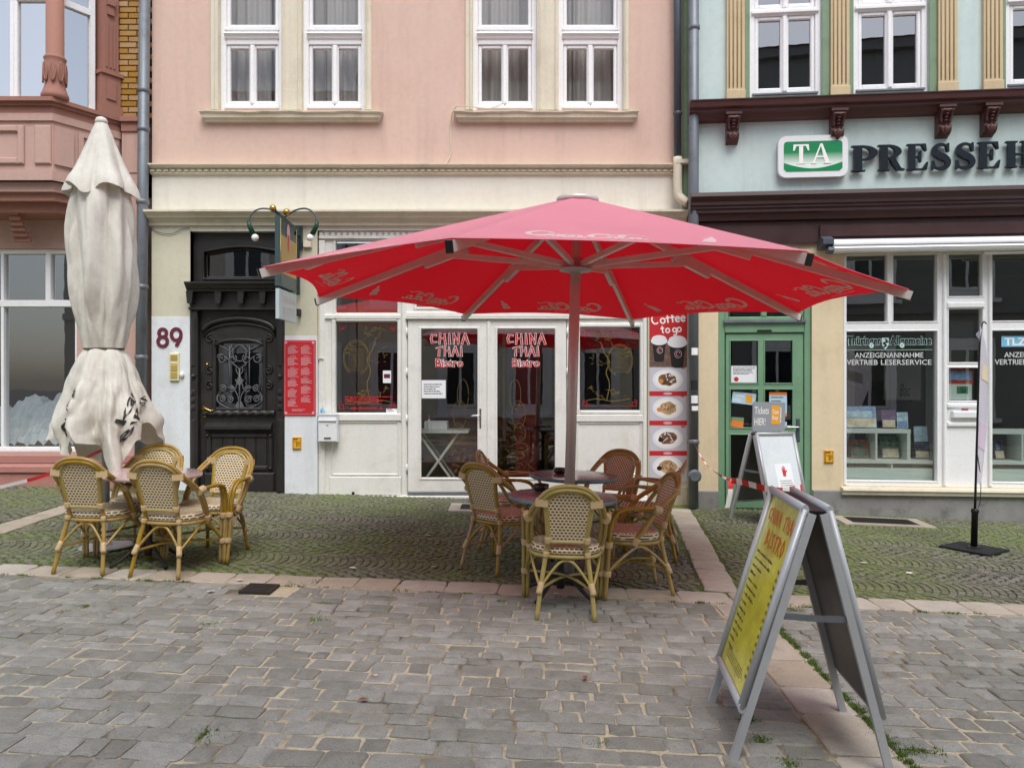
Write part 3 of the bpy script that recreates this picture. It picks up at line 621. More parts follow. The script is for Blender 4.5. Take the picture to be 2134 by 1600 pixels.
# ------------------------------------------------------------ black entrance door (part of the pink house)
def spiral(cx, cz, r0, turns, a0, sgn=1, y=0, n=20):
    return [(cx + sgn * r0 * (1 - .8 * i / n) * math.cos(a0 + turns * 6.283 * i / n), y, cz + r0 * (1 - .8 * i / n) * math.sin(a0 + turns * 6.283 * i / n)) for i in range(n + 1)]
def black_door():
    y = .10; x0, x1 = doorX0, doorX1; xm = (px(415) + px(578)) / 2
    q = MB(); zt = pz(587)
    # fanlight board with a shallow arched opening
    fx0, fx1, fz0, fz1, fs = px(418), px(582), pz(580), pz(522), .07
    archp = [(fx1, fz1)] + [(lerp(fx1, fx0, i / 12), fz1 + fs * math.sin(math.pi * i / 12)) for i in range(1, 12)] + [(fx0, fz1)]
    outer = [(x0, zt), (x0, doorZ), (x1, doorZ), (x1, zt)]
    # left, right, bottom, and the arched head as strips
    q.box(x0, fx0, y, y + .1, zt, doorZ); q.box(fx1, x1, y, y + .1, zt, doorZ); q.box(fx0, fx1, y, y + .1, zt, fz0)
    for a, b_ in zip(archp[:-1], archp[1:]): q.add([(a[0], y, a[1]), (a[0], y, doorZ), (b_[0], y, doorZ), (b_[0], y, b_[1]), (a[0], y + .1, a[1]), (b_[0], y + .1, b_[1])], [(0, 1, 2, 3), (0, 3, 5, 4)])
    fan = q.build('door_fanlight', 'door_black', house)
    r = MB(); r.tube([(p[0], y - .004, p[1]) for p in [(fx1, fz0)] + archp + [(fx0, fz0)]], .018, 6, True); r.tube([(p[0], y + .05, p[1]) for p in [(fx1 - .03, fz0 + .03)] + [(lerp(xm, p[0], .95), p[1] - .03) for p in archp] + [(fx0 + .03, fz0 + .03)]], .016, 6, True); r.build('moulding', 'door_black', fan)
    pane(fx0, fx1, fz0, fz1 + fs, y + .08, fan, 'shop_glass'); room(MB(), x0 - .2, x1 + .3, 0.02, doorZ + .1, .36, 3.2).build('hall', 'room_pale', fan)
    MB().box(fx0 + .55, fx0 + .85, 2.2, 2.3, fz0 - .8, fz1 + .03).build('inner_door', 'room_dark', fan)
    # entablature
    z = pz(590, .15); e = MB(); ex0, ex1 = px(383, .2), px(600, .2)
    e.profile([(y, z + .03), (-.2, z + .015), (-.2, z - .005), (-.17, z - .03), (-.14, z - .07), (-.12, z - .075), (-.12, z - .1), (-.02, z - .11), (-.02, z - .3), (-.06, z - .305), (-.06, z - .335), (y, z - .34)], ex0, ex1)
    ent = e.build('entablature', 'door_black', house)
    for i in range(26): MB().bbox(ex0 + .03 + i * .051, ex0 + .06 + i * .051, -.155, -.13, z - .066, z - .04, .006).build('dentil', 'door_black', ent)
    for t in (.03, .3, .52, .73, .97):
        xx = lerp(ex0, ex1, t); MB().prism([(xx - .045, z - .1), (xx + .045, z - .1), (xx + .035, z - .2), (xx + .028, z - .26), (xx - .028, z - .26), (xx - .035, z - .2)], -.11 if .1 < t < .9 else -.13, -.021).build('bracket', 'door_black', ent)
    # jambs
    zl = z - .34; dx0, dx1 = px(414), px(576); zb = -.02
    for a, b_ in ((x0 + .002, dx0 - .005), (dx1 + .005, x1 - .002)):
        j = MB(); j.bbox(a, b_, -.03, .2, zb, zl, .01); m = (a + b_) / 2; wj = (b_ - a) * .28
        j.bbox(m - wj, m + wj, -.045, -.0302, .1, 1.05, .01); j.bbox(m - wj, m + wj, -.045, -.0302, 1.75, zl - .1, .01); o = j.build('door_jamb', 'door_black', house)
        MB().ball(m, -.04, 1.62, .032).build('knob', 'door_black', o)
        for zz in (1.18, 1.28, 1.38): MB().bbox(m - wj, m + wj, -.05, -.0304, zz, zz + .06, .012).build('block', 'door_black', o)
    # leaf
    y = .06; gx0, gx1, gz0, gz1 = px(447), px(545), pz(852), pz(715)
    L = MB(); wall_mesh(L, dx0, dx1, zb + .03, zl, [(gx0, gx1, gz0, gz1)], y, y + .07); leaf = L.build('entrance_door', 'door_black', house)
    def part(name, mb, mat='door_black'): return mb.build(name, mat, leaf)
    hood = MB(); hw = (dx1 - dx0) / 2 - .04; pts = [(xm + hw * math.cos(math.pi * (1 - i / 14)), pz(690) + .17 * math.sin(math.pi * i / 14)) for i in range(15)]
    hood.tube([(p[0], y - .02, p[1]) for p in pts], .035, 8, flat=1.3); hood.tube([(p[0], y - .01, p[1] - .07) for p in pts], .018, 6); part('arched_moulding', hood)
    fr = MB(); ring(fr, gx0 - .05, gx1 + .05, gz0 - .03, gz1 + .06, .05, y - .03, y - .0005, .015)
    fr.tube([(gx0, y - .02, gz1 - .03)] + [(xm + (gx1 - gx0) / 2 * math.cos(math.pi * (1 - i / 10)), y - .02, gz1 - .03 + .08 * math.sin(math.pi * i / 10)) for i in range(1, 10)] + [(gx1, y - .02, gz1 - .03)], .022, 6); part('glazing_frame', fr)
    for sgn, bx in ((1, gx0 - .08), (-1, gx1 + .08)):
        for zz in (gz1 + .06, 1.7, 1.5): part('scroll_ornament', MB().tube(spiral(bx, zz, .055, 1.3, 1.2, sgn, y - .015), .011, 6))
    pane(gx0, gx1, gz0, gz1, y + .04, leaf, 'shop_glass')
    # wrought iron grille
    g_ = MB(); yy = y - .012; H = gz1 - gz0; cz = gz0; hwid = (gx1 - gx0) / 2; t_ = .0075
    for sg in (-1, 1):
        X = lambda f: xm + sg * f * hwid
        g_.tube([(X(.42), yy, gz0 + .25 * H), (X(.42), yy, gz1 - .03)], t_, 6)
        g_.tube(cr([(X(.05), yy, cz + .02 * H), (X(.5), yy, cz + .02 * H), (X(.93), yy, cz + .12 * H), (X(.8), yy, cz + .27 * H), (X(.35), yy, cz + .33 * H), (X(.08), yy, cz + .2 * H), (X(.02), yy, cz + .05 * H)], 6), t_, 6)
        g_.tube(cr([(X(.95), yy, cz + .1 * H), (X(.95), yy, cz + .2 * H), (X(.6), yy, cz + .32 * H), (X(.2), yy, cz + .3 * H), (X(.12), yy, cz + .38 * H)], 6), t_, 6)
        for fx, fz in ((.35, .3), (.7, .31), (.4, .14), (.74, .15)): g_.tube(spiral(X(fx), cz + fz * H, .05, 1.6, .4, sg, yy), t_, 6)
        g_.tube(cr([(X(.05), yy, cz + .62 * H), (X(.25), yy, cz + .68 * H), (X(.7), yy, cz + .82 * H), (X(.95), yy, cz + .78 * H)], 6), t_, 6)
        g_.tube(spiral(X(.78), cz + .76 * H, .07, 1.4, .5, sg, yy), t_, 6); g_.tube(spiral(X(.3), cz + .76 * H, .06, 1.3, 2.2, sg, yy), t_, 6)
        g_.tube(cr([(X(.9), yy, gz1 - .02), (X(.6), yy, cz + .93 * H), (X(.3), yy, cz + .88 * H), (X(.35), yy, cz + .97 * H)], 6), t_, 6)
        g_.tube(cr([(X(.0), yy, cz + .5 * H), (X(.14), yy, cz + .58 * H), (X(.1), yy, cz + .64 * H), (X(.02), yy, cz + .6 * H)], 6), t_, 6)
    g_.tube([(xm, yy, gz0 + .01), (xm, yy, gz0 + .62 * H)], .011, 6); g_.tube(arc3(xm, cz + .85 * H, .09, yy), t_, 6, True)
    for zz, s_ in ((cz + .42 * H, 1), (cz + .06 * H, -1)): g_.prism([(xm, zz + .1 * s_), (xm + .035, zz + .02 * s_), (xm + .06, zz + .03 * s_), (xm + .03, zz - .04 * s_), (xm, zz - .05 * s_), (xm - .03, zz - .04 * s_), (xm - .06, zz + .03 * s_), (xm - .035, zz + .02 * s_)], yy - .008, yy + .008)
    g_.build('grille', 'wrought', leaf)
    rope = MB(); zr = pz(861); n = 90; rw = (dx1 - dx0) / 2 - .045
    vs = []; m = 12
    for i in range(n + 1):
        xx = lerp(xm - rw, xm + rw, i / n)
        for k in range(m): an = 6.283 * k / m; rr = .036 * (1 + .16 * math.sin(2 * an + i * .55)); vs.append((xx, y - .025 + rr * math.cos(an), zr + rr * math.sin(an)))
    rope.add(vs, [(i * m + k, i * m + (k + 1) % m, (i + 1) * m + (k + 1) % m, (i + 1) * m + k) for i in range(n) for k in range(m)], 0, True); part('rope_moulding', rope)
    lg = MB(); z = pz(885); lg.profile([(y, z + .03), (y - .03, z + .02), (y - .09, z - .02), (y - .09, z - .055), (y - .05, z - .085), (y, z - .095)], xm - rw + .03, xm + rw - .03); part('letter_ledge', lg)
    p = MB(); ring(p, xm - rw + .02, xm + rw - .02, pz(982), pz(902), .07, y - .035, y - .0005, .018); part('panel_frame', p)
    for i in range(5): part('panel_board', MB().bbox(xm - rw + .1 + i * (2 * rw - .2) / 5, xm - rw + .1 + (i + 1) * (2 * rw - .2) / 5 - .008, y - .014, y - .0004, pz(975), pz(910), .008))
    for sx in (-1, 1):
        for zz in (pz(908), pz(976)): part('stud', MB().ball(xm + sx * (rw - .05), y - .045, zz, .02))
    part('kick_plate', MB().bbox(xm - rw, xm + rw, y - .04, y - .0006, zb + .05, pz(985), .02))
    hd = MB(); hx = px(425); hz = pz(851); hd.tube(cr([(hx - .03, y - .02, hz + .005), (hx, y - .06, hz + .012), (hx + .05, y - .075, hz - .012), (hx + .1, y - .07, hz - .03), (hx + .125, y - .065, hz - .018)], 5), .012, 8); hd.lathe([(.028, 0), (.03, .01), (.02, .016)], 0, 0, 12)
    hd.v = [(v if i < len(hd.v) - 36 else (hx - .03 + v[0], y - v[2] - .001, hz + v[1])) for i, v in enumerate(hd.v)]
    part('handle', hd, 'brass'); part('lock_plate', MB().bbox(hx - .03, hx + .0, y - .012, y - .0005, hz - .12, hz - .05, .004), 'brass'); part('spy_hole', MB().ball(hx + .02, y - .005, hz + .58, .022), 'brass')
    MB().box(x0 - .03, x1 + .02, -.12, .3, -.5, zb + .012).build('threshold', 'stone_pier', house)
def arc3(cx, cz, r, y, n=16): return [(cx + r * math.cos(6.283 * i / n), y, cz + r * 1.2 * math.sin(6.283 * i / n)) for i in range(n)]
black_door()

# ------------------------------------------------------------ white shopfront of the bistro
# wedge-stroke lettering: strokes (x0,z0,w0,x1,z1,w1) in a unit cell
WON = {'C': [(.85, .8, .2, .25, .85, .1), (.3, .88, .22, .16, .5, .2), (.15, .55, .2, .3, .1, .22), (.25, .15, .2, .9, .22, .07)],
       'H': [(.2, 1, .2, .1, .0, .13), (.75, .95, .13, .85, -.02, .22), (.1, .48, .1, .85, .56, .17)], 'I': [(.45, 1, .14, .55, 0, .28)],
       'N': [(.2, .0, .13, .15, .95, .2), (.1, .98, .22, .8, .08, .12), (.85, 1, .2, .75, .0, .12)], 'A': [(.5, 1.02, .12, .08, .0, .2), (.5, 1, .18, .95, .0, .22), (.15, .36, .1, .85, .42, .16)],
       'T': [(.02, .8, .1, .98, .92, .24), (.5, .9, .15, .42, 0, .26)], 'B': [(.18, 1, .2, .15, 0, .2), (.15, .95, .2, .8, .72, .12), (.8, .75, .14, .2, .5, .12), (.2, .5, .12, .88, .28, .16), (.88, .3, .16, .15, .05, .14)],
       'S': [(.88, .9, .08, .25, .82, .2), (.22, .85, .2, .5, .5, .2), (.5, .55, .2, .8, .2, .2), (.82, .22, .2, .08, .06, .08)], 'R': [(.2, 1, .2, .15, 0, .18), (.15, .95, .2, .82, .72, .14), (.82, .76, .16, .25, .48, .12), (.35, .5, .12, .92, 0, .22)],
       'O': [(.5, 1, .12, .12, .5, .22), (.12, .52, .22, .5, .02, .14), (.48, .03, .12, .9, .5, .22), (.9, .48, .22, .5, 1, .14)]}
def wonton(mb, word, x0, x1, z0, z1, y, grow=0.0, mi=0, fn=None):
    fn = fn or (lambda x, z, yy: (x, yy, z)); ws = [.5 if ch == 'I' else 1 for ch in word]; tot = sum(ws) + .12 * (len(word) - 1); cx = x0; k = (x1 - x0) / tot; e = 0
    for ch, wc in zip(word, ws):
        for a in WON.get(ch, []):
            p = Vector((cx + a[0] * wc * k, lerp(z0, z1, a[1]))); q_ = Vector((cx + a[3] * wc * k, lerp(z0, z1, a[4]))); t = (q_ - p).normalized(); n = Vector((-t.y, t.x)); e += 1
            w0, w1 = a[2] * k * .5 + grow, a[5] * k * .5 + grow; p -= t * grow; q_ += t * grow
            mb.add([fn(*(p + n * w0), y - e * .00004), fn(*(p - n * w0), y - e * .00004), fn(*(q_ - n * w1), y - e * .00004), fn(*(q_ + n * w1), y - e * .00004)], [(0, 1, 2, 3)], mi)
        cx += (wc + .12) * k
SY = .05      # shopfront plane, slightly behind the wall face
def film_art(parent, x0, x1, z0, z1, y, flip):
    """line drawing of a tree and a round moon on the pane, red corner fret"""
    m = MB(); rr = random.Random(4); W_, H_ = x1 - x0, z1 - z0
    P = lambda a, b_: (x1 - a * W_ if flip else x0 + a * W_, z0 + b_ * H_)
    def ln(pts, wd=.004): m.ribbon([(v.x, v.y) for v in cr([(*P(*p),) for p in pts], 5)], wd, y)
    ln([(.45, .1), (.5, .3), (.44, .45), (.5, .58), (.42, .68), (.36, .8)], .010); ln([(.36, .8), (.28, .86), (.3, .95)]); ln([(.44, .64), (.55, .76), (.52, .84)]); ln([(.52, .76), (.66, .74), (.8, .7)]); ln([(.5, .58), (.4, .56), (.3, .62)])
    ln(arc(.68, .6, .22, .2, -60, 250), .006); ln(arc(.68, .6, .2, .18, -60, 250), .005)
    for i in range(9): zz = .45 + i * .03; ln([(.55, zz), (.68, zz + .01), (.82, zz)], .004)
    for i in range(7): ln([(.7 + i * .01, .5 + i * .03), (.62 + .01 * i, .53 + i * .03)], .004)
    for i in range(60):
        a, b_ = rr.choice(((.3, .93), (.5, .86), (.8, .72), (.3, .62), (.25, .22), (.6, .2), (.4, .14), (.7, .16), (.36, .8))); a += rr.gauss(0, .05); b_ += rr.gauss(0, .035); ln([(a, b_), (a + rr.gauss(0, .03), b_ + rr.gauss(0, .02)), (a + rr.gauss(0, .05), b_ + rr.gauss(0, .02))], .005)
    ln([(.1, .1), (.3, .12), (.55, .09), (.85, .12)], .008)
    m.build('line_art', 'gold_film', parent)
    r = MB(); t = .007; k = .05
    for cx, sx in ((x0 + .03, 1), (x1 - .03, -1)):
        for cz, sz in ((z0 + .03, 1), (z1 - .03, -1)):
            for a, b_, e, f in ((0, 0, 1.6, 0), (0, 0, 0, 1.6), (1, -.3, 1, 1.3), (-.3, 1, 1.3, 1), (1.6, 0, 1.6, .6), (0, 1.6, .6, 1.6)): r.ribbon([(cx + sx * a * k, cz + sz * b_ * k), (cx + sx * e * k, cz + sz * f * k)], t, y - .0003)
    for pts in (((x0 + .1, z1 - .03), (x1 - .1, z1 - .03)), ((x0 + .1, z0 + .03), (x1 - .1, z0 + .03))): r.ribbon(pts, .005, y - .0003)
    r.build('corner_fret', 'red_film', parent)
def shopfront():
    q = MB(); x0, x1 = shopX0, shopX1; lw = (px(697), px(828)); rw = (px(1208), px(1336)); D = (px(848), px(1182)); zt = pz(652)
    top = (pz(645), pz(497))
    holes = [(lw[0], lw[1], pz(861), pz(668)), (rw[0], rw[1], pz(856), pz(680)), (D[0], D[1], -1, pz(664)), (lw[0], lw[1], pz(652), pz(500)), (rw[0], rw[1], pz(640), pz(500)), (px(866), px(1166), pz(640), pz(500))]
    wall_mesh(q, x0 + .002, x1 - .002, -.5, shopZ - .001, holes, SY, SY + .1); sf = q.build('shopfront', 'white_paint', house)
    def part(name, mb, mat='white_paint'): return mb.build(name, mat, sf)
    # dentil band under the cornice
    dz = pz(491); o = None; xx = x0 + .04
    while xx < x1 - .05:
        if o is None: o = MB().box(-.022, .022, -.03, -.0005, 0, .045).build('dentil', 'white_paint', sf); n = o
        else: n = o.copy(); COL.objects.link(n)
        n.location = (xx, SY, dz); xx += .078
    part('dentil_rail', MB().bbox(x0 + .01, x1 - .01, SY - .04, SY - .0005, dz - .04, dz - .002))
    for zz, a, b_ in ((pz(660), x0 + .02, px(835)), (pz(655), px(845), px(1187)), (pz(660), px(1195), x1 - .02)): part('transom', MB().bbox(a, b_, SY - .03, SY - .0005, zz - .03, zz + .035, .012))
    part('door_head', MB().profile([(SY - .0005, pz(655) - .031), (SY - .055, pz(655) - .04), (SY - .055, pz(655) - .055), (SY - .03, pz(655) - .065), (SY - .0005, pz(655) - .065)], px(845), px(1187)))
    # posts
    for a, b_ in ((662.5, 676), (836, 846), (1187, 1197), (1340, 1349.5)): part('post', MB().bbox(px(a), px(b_), SY - .035, SY - .0006, -.1, pz(500), .014))
    part('base_board', MB().box(x0, x1, -.06, .2, -.5, -.0).bbox(x0, x1, -.012, .04, -.02, .045, .01))
    # aprons
    for a, b_, zt_ in ((688, 832, 878), (1202, 1339, 880)):
        part('apron_panel', ring(MB(), px(a), px(b_), pz(992), pz(zt_), .03, SY - .016, SY - .0005, .014))
        part('apron_rail', MB().bbox(px(a) - .02, px(b_) + .02, SY - .03, SY - .0005, pz(zt_) + .003, pz(zt_ - 16), .01))
        part('skirting', MB().bbox(px(a) - .02, px(b_) + .02, SY - .02, SY - .0005, .047, pz(994), .008))
    # windows
    for k, (a, b_, z0, z1) in enumerate(((lw[0], lw[1], pz(861), pz(668)), (rw[0], rw[1], pz(856), pz(680)))):
        f = part('window_frame', ring(MB(), a - .05, b_ + .05, z0 - .05, z1 + .045, .0555, SY - .022, SY + .06, .014)); pane(a, b_, z0, z1, SY + .04, f, 'shop_glass'); film_art(f, a + .02, b_ - .02, z0 + .03, z1 - .02, SY + .034, k == 0)
        if k == 0:
            tag(MB().greek(a + .12, b_ - .16, z0 + .1, z0 + .22, 4, SY + .0335, random.Random(3), 1.3, .4).build('address', 'red_film', f), kind='stuff'); MB().text('tel', a + .2, b_ - .22, z0 + .045, z0 + .08, SY + .0335).build('telephone_line', 'red_film', f)
            s = MB().box(px(796), px(813), SY + .03, SY + .033, pz(798), pz(772)); s = s.build('sticker', 'paper', f); MB().quad((px(798), SY + .029, pz(788)), (px(811), SY + .029, pz(788)), (px(811), SY + .029, pz(779)), (px(798), SY + .029, pz(779))).build('sticker_emblem', 'maroon', s)
            s = MB().box(px(803), px(826), SY + .03, SY + .0332, pz(860), pz(852)); s = s.build('sticker', 'paper', f); MB().greek(px(805), px(825), pz(859.5), pz(852.5), 3, SY + .0294, random.Random(2)).build('sticker_text', 'blue_black', s)
    for a, b_, z0, z1 in holes[3:]:
        f = part('top_light', ring(MB(), a - .03, b_ + .03, z0 - .03, z1 + .03, .035, SY - .015, SY + .06, .01)); pane(a, b_, z0, z1, SY + .04, f, 'shop_glass')
        MB().quad((a, SY + .05, z0), (b_, SY + .05, z0), (b_, SY + .05, z0 + .25), (a, SY + .05, z0 + .1)).build('red_foil', 'red_film', f)
    # doors
    dm = (D[0] + D[1]) / 2
    for k, (a, b_) in enumerate(((D[0] + .01, dm - .004), (dm + .004, D[1] - .01))):
        z0, z1 = .055, pz(666); g = (px(875) + .01, px(995)) if k == 0 else (px(1036), px(1157)); gz0_, gz1_ = pz(996), pz(685)
        L = MB(); wall_mesh(L, a, b_, z0, z1, [(g[0], g[1], gz0_, gz1_)], SY - .012, SY + .05); d = L.build('shop_door', 'white_paint', sf)
        ring(MB(), g[0] - .03, g[1] + .03, gz0_ - .03, gz1_ + .03, .032, SY - .022, SY - .0125, .01).build('glazing_bead', 'white_paint', d)
        pane(g[0], g[1], gz0_, gz1_, SY + .02, d, 'shop_glass'); yy = SY + .014; gw = g[1] - g[0]; cx = (g[0] + g[1]) / 2
        wm = MB(); wonton(wm, 'CHINA', cx - .26, cx + .26, pz(717), pz(694), yy, .005); wonton(wm, 'THAI', cx - .18, cx + .18, pz(742), pz(721), yy, .005); wm.text('bistro_b', cx - .186, cx + .186, pz(765.5), pz(746.5), yy); wm.build('lettering_outline', 'white_print', d)
        for wd_, hw2, v1_, v0_ in (('CHINA', .26, 717, 694), ('THAI', .18, 742, 721)): wm = MB(); wonton(wm, wd_, cx - hw2, cx + hw2, pz(v1_), pz(v0_), yy - .003); wm.build('lettering', 'red_print', d)
        MB().text('bistro', cx - .182, cx + .182, pz(765), pz(747), yy - .003).build('lettering', 'red_print', d)
        hx = a + .03 if k == 0 else b_ - .03; sg = -1 if k == 0 else 1
        for zz in (.35, 1.0, 1.62, 2.15): MB().tube([(hx + sg * .045, SY - .022, zz), (hx + sg * .045, SY - .022, zz + .11)], .012, 8).build('hinge', 'alu_white', d)
        MB().bbox(a, b_, SY - .03, SY - .0125, .06, .1, .01).build('weather_bar', 'zinc', d)
        if k == 0:
            h = MB(); hx = px(1000); h.bbox(hx - .018, hx + .018, SY - .02, SY - .0125, pz(893), pz(851), .004); h.tube(cr([(hx, SY - .02, pz(866)), (hx, SY - .06, pz(866)), (hx - .03, SY - .068, pz(866)), (hx - .12, SY - .066, pz(866.5))], 5), .009, 8); h.build('handle', 'steel', d)
            n = MB().box(px(877.5), px(928), SY + .008, SY + .012, pz(830), pz(792)); n = n.build('notice', 'paper', d); MB().greek(px(882), px(926), pz(824), pz(800), 5, SY + .0075, random.Random(8), .95, .4).build('notice_text', 'dark_print', n)
        s = MB(); rr = random.Random(k + 20)   # faint gold drawing low on the pane
        for (ex, ez, rx, rz_) in ((.68, .42, .12, .09), (.66, .3, .1, .06), (.74, .55, .1, .1), (.66, .2, .14, .03)): s.ribbon([(g[0] + (p[0] if k == 0 else 1.05 - p[0]) * gw, gz0_ + p[1] * 2) for p in arc(ex, ez, rx, rz_, 0, 350)], .004, yy)
        for i in range(30): a_, b2 = rr.uniform(.5, .9), rr.uniform(.03, .2); a_ = a_ if k == 0 else 1.05 - a_; s.ribbon([(g[0] + a_ * gw, gz0_ + b2 * 2), (g[0] + (a_ + rr.gauss(0, .05)) * gw, gz0_ + (b2 + rr.gauss(0, .02)) * 2)], .004, yy)
        s.build('line_art', 'gold_film', d)
    part('door_stop', MB().bbox(dm - .003, dm + .045, SY - .03, SY - .0127, .06, pz(668), .01))
    # blue number disc on the skirting, conduit
    part('blue_disc', MB().lathe([(.02, 0), (.02, .004)], 0, 0, 16), 'blue_black').matrix_local = Matrix.Translation((px(735), SY - .0205, pz(1028))) @ Matrix.Rotation(R(90), 4, 'X')
    part('conduit', MB().tube(cr([(px(664), SY - .05, pz(560)), (px(664), SY - .05, pz(735)), (px(666), SY - .05, pz(745)), (px(674), SY - .045, pz(748))], 5), .008, 6), 'trim_cream')
    # bistro room
    r = MB(); room(r, x0 - .1, x1 + .1, -.06, 3.4, SY + .11, 5.5, 0, 1); r.build('bistro_room', ['room_dark', 'room_floor'], sf)
    part('room_pillar', MB().box(px(1075), px(1125), 1.2, 1.5, 0, 3.3), 'room_red'); part('counter', MB().box(px(900), px(1010), 2.6, 3.2, 0, 1.1), 'room_red')
    part('red_wall', MB().box(x0 - .05, px(830), 2.2, 2.3, 0, 3.3), 'room_red'); part('room_window', ring(MB(), px(1000), px(1050), .5, 2.5, .06, 3.4, 3.5), 'white_paint')
for k, s, b_ in (('bistro', 'Bistro', .01), ('bistro_b', 'Bistro', .05), ('tel', '03691', .01), ('ver2', 'LESERSERVICE', .008), ('tshop2', 'Shop', .01), ('tickets', 'Tickets', .01), ('hier', 'HIER!', .01), ('tshop', 'Ticket', .01), ('kar', 'kar', .01), ('bier', 'BIER', .005), ('er', 'ER', .005), ('fl', 'FL', .005), ('an', 'an', .02), ('sp', 'SP', .005),
                 ('anz', 'ANZEIGENANNAHME', .008), ('ver', 'VERTRIEB', .008), ('tlz', 'TLZ', .03), ('thu', 'Thüringer', .03), ('allg', 'Allgemeine', .03), ('thu_b', 'Thüringer', .055), ('allg_b', 'Allgemeine', .055), ('bac', 'Bac', 0), ('biw', 'BIW', 0), ('th', 'Th', 0)):
    make_text(k, s, b_, .35 if k in ('bac',) else 0, 1.0)
shopfront()
# cable on the wall from the sill down to the string course
tag(MB().tube(cr([(px(1048), FY - .06, pz(219)), (px(1020), FY - .05, pz(229)), (px(965), FY - .14, pz(229)), (px(948), FY - .12, pz(235)), (px(939), FY - .012, pz(262)), (px(940), FY - .012, pz(315)), (px(934), FY - .02, pz(335)), (px(927), FY - .03, pz(343))], 6), .007, 6).build('cable', 'trim_cream'), 'thin pinkish cable dangling from the window sill down the pink wall', 'cable')
tag(MB().tube(cr([(px(312), FY - .03, pz(475)), (px(335), FY - .03, pz(486)), (px(360), FY - .03, pz(488)), (px(380), FY - .03, pz(479)), (px(397), FY - .03, pz(476))], 5), .004, 6).build('wire', 'zinc_dark'), 'thin sagging wire left of the black door under the cornice', 'wire')

# ------------------------------------------------------------ red sandstone house with oriel
lh = empty('sandstone_house', 'rose plastered house with red sandstone oriel and yellow brick strip', 'house', (0, FY, 0))
LX0 = -11.0; LX1 = px(296)
q = MB(); wx0, wx1, wz0, wz1 = px(-330), px(158), pz(942), pz(517)
wall_mesh(q, LX0, LX1, .3, pz(352), [(wx0, wx1, wz0, wz1)], .02, .35); q.build('wall', 'rose_plaster', lh)
q = MB(); q.bbox(LX0, LX1, -.02, .3, -.6, pz(985), .01); q.profile([(.3, pz(985)), (-.02, pz(985)), (-.05, pz(983)), (-.05, pz(972)), (-.01, pz(966)), (.3, pz(966))], LX0, LX1); q.build('plinth', 'rose_plinth', lh)
q = MB(); q.bbox(LX0, LX1, -.012, .3, pz(965.8), pz(948), .01); q.build('plinth_band', 'rose_plinth', lh)
f = MB(); ring(f, wx0, wx1, wz0, wz1, .06, .08, .2, .008); f.bbox(wx0 + .06, wx1 - .06, .08, .2, pz(638), pz(624), .006); f.bbox(px(86), px(97), .085, .2, pz(624), wz1 - .06, .006); f.bbox(px(2) - .06, px(8) - .06, .085, .2, wz0 + .06, wz1 - .06, .006); f = f.build('shop_window', 'white_frame', lh)
pane(wx0, wx1, wz0, wz1, .14, f, 'shop_glass'); room(MB(), wx0 - .3, wx1 + .05, wz0 - .3, wz1 + .2, .36, 3.0).build('room', 'room_dark', f)
q = MB(); n, m = 44, 14; rr = random.Random(9); vs = []
for j in range(m + 1):
    for i in range(n + 1):
        xx = lerp(px(-120), px(152), i / n); t = j / m; hgt = .5 + .45 * math.exp(-((i / n - .82) / .16) ** 2) + .18 * math.exp(-((i / n - .45) / .12) ** 2)
        zz = wz0 + .02 + hgt * math.sin(math.pi * min(t * .62 + .02, .6)) + .14 * abs(noise.noise((i * .3, j * .5, 2))) + .06 * noise.noise((i * .9, j * 1.1, 5)); vs.append((xx, .26 + .6 * t + .05 * noise.noise((i * .4, j * .4, 7)), zz))
q.add(vs, [(j * (n + 1) + i, j * (n + 1) + i + 1, (j + 1) * (n + 1) + i + 1, (j + 1) * (n + 1) + i) for j in range(m) for i in range(n)], 0, False)
o = q.build('plastic_sheet', 'plastic_sheet'); o.location = (0, FY, 0); tag(o, 'crumpled pale plastic sheet heaped behind the shop window', 'sheeting')
# oriel (bay) : front face 0.68 m before the wall, 45 degree flank
BD = .68; BX = px(110, BD); JX = px(247)
def bay_pts(off): return [(-9.5, -BD - off), (BX + off * .41, -BD - off), (JX + off * .6, -off * .0 + .02), (JX + off * .6, .3), (-9.5, .3)]
def bay_slab(mb, off, z0, z1, ext=0.0):
    p = bay_pts(off); n = len(p); mb.add([(a, b_, z0) for a, b_ in p] + [(a, b_, z1) for a, b_ in p], [tuple(range(n))[::-1], tuple(range(n, 2 * n))] + [(i, (i + 1) % n, n + (i + 1) % n, n + i) for i in range(n)]); return mb
zs = CAM_H + (HOR - 207) / FPX * (FY - BD)     # sill level of the bay
bay = MB(); bay_slab(bay, 0, zs - 1.0, zs - .18); bay_slab(bay, -.06, zs - 1.12, zs - 1.001); bay = bay.build('oriel', 'rose_plaster', lh)
q = MB(); bay_slab(q, .10, zs - .05, zs); bay_slab(q, .05, zs - .09, zs - .0501); bay_slab(q, .015, zs - .18, zs - .0901); q.box(JX + .05, LX1, -.07, .3, zs - .06, zs - .0); q.box(JX + .05, LX1, -.035, .3, zs - .18, zs - .0602); q.build('oriel_sill', 'red_stone', bay)
q = MB(); q.box(JX + .05, LX1, -.012, .3, zs - .72, zs - .181); q.box(JX + .05, LX1, .0, .3, zs - 1.0, zs - .7202); q.build('side_panel', 'rose_plaster', bay)
q = MB(); bay_slab(q, .03, zs - .27, zs - .1802); bay_slab(q, .025, zs - 1.0, zs - .88); q.build('oriel_band', 'rose_plaster', bay)
FL = Vector((JX - BX, BD + .02, 0)).normalized(); FN = Vector((FL.y, -FL.x, 0))
def flank(s, d, z): v = Vector((BX, -BD, 0)) + FL * s + FN * d; return (v.x, v.y, z)
flen = math.hypot(JX - BX, BD + .02)
q = MB()
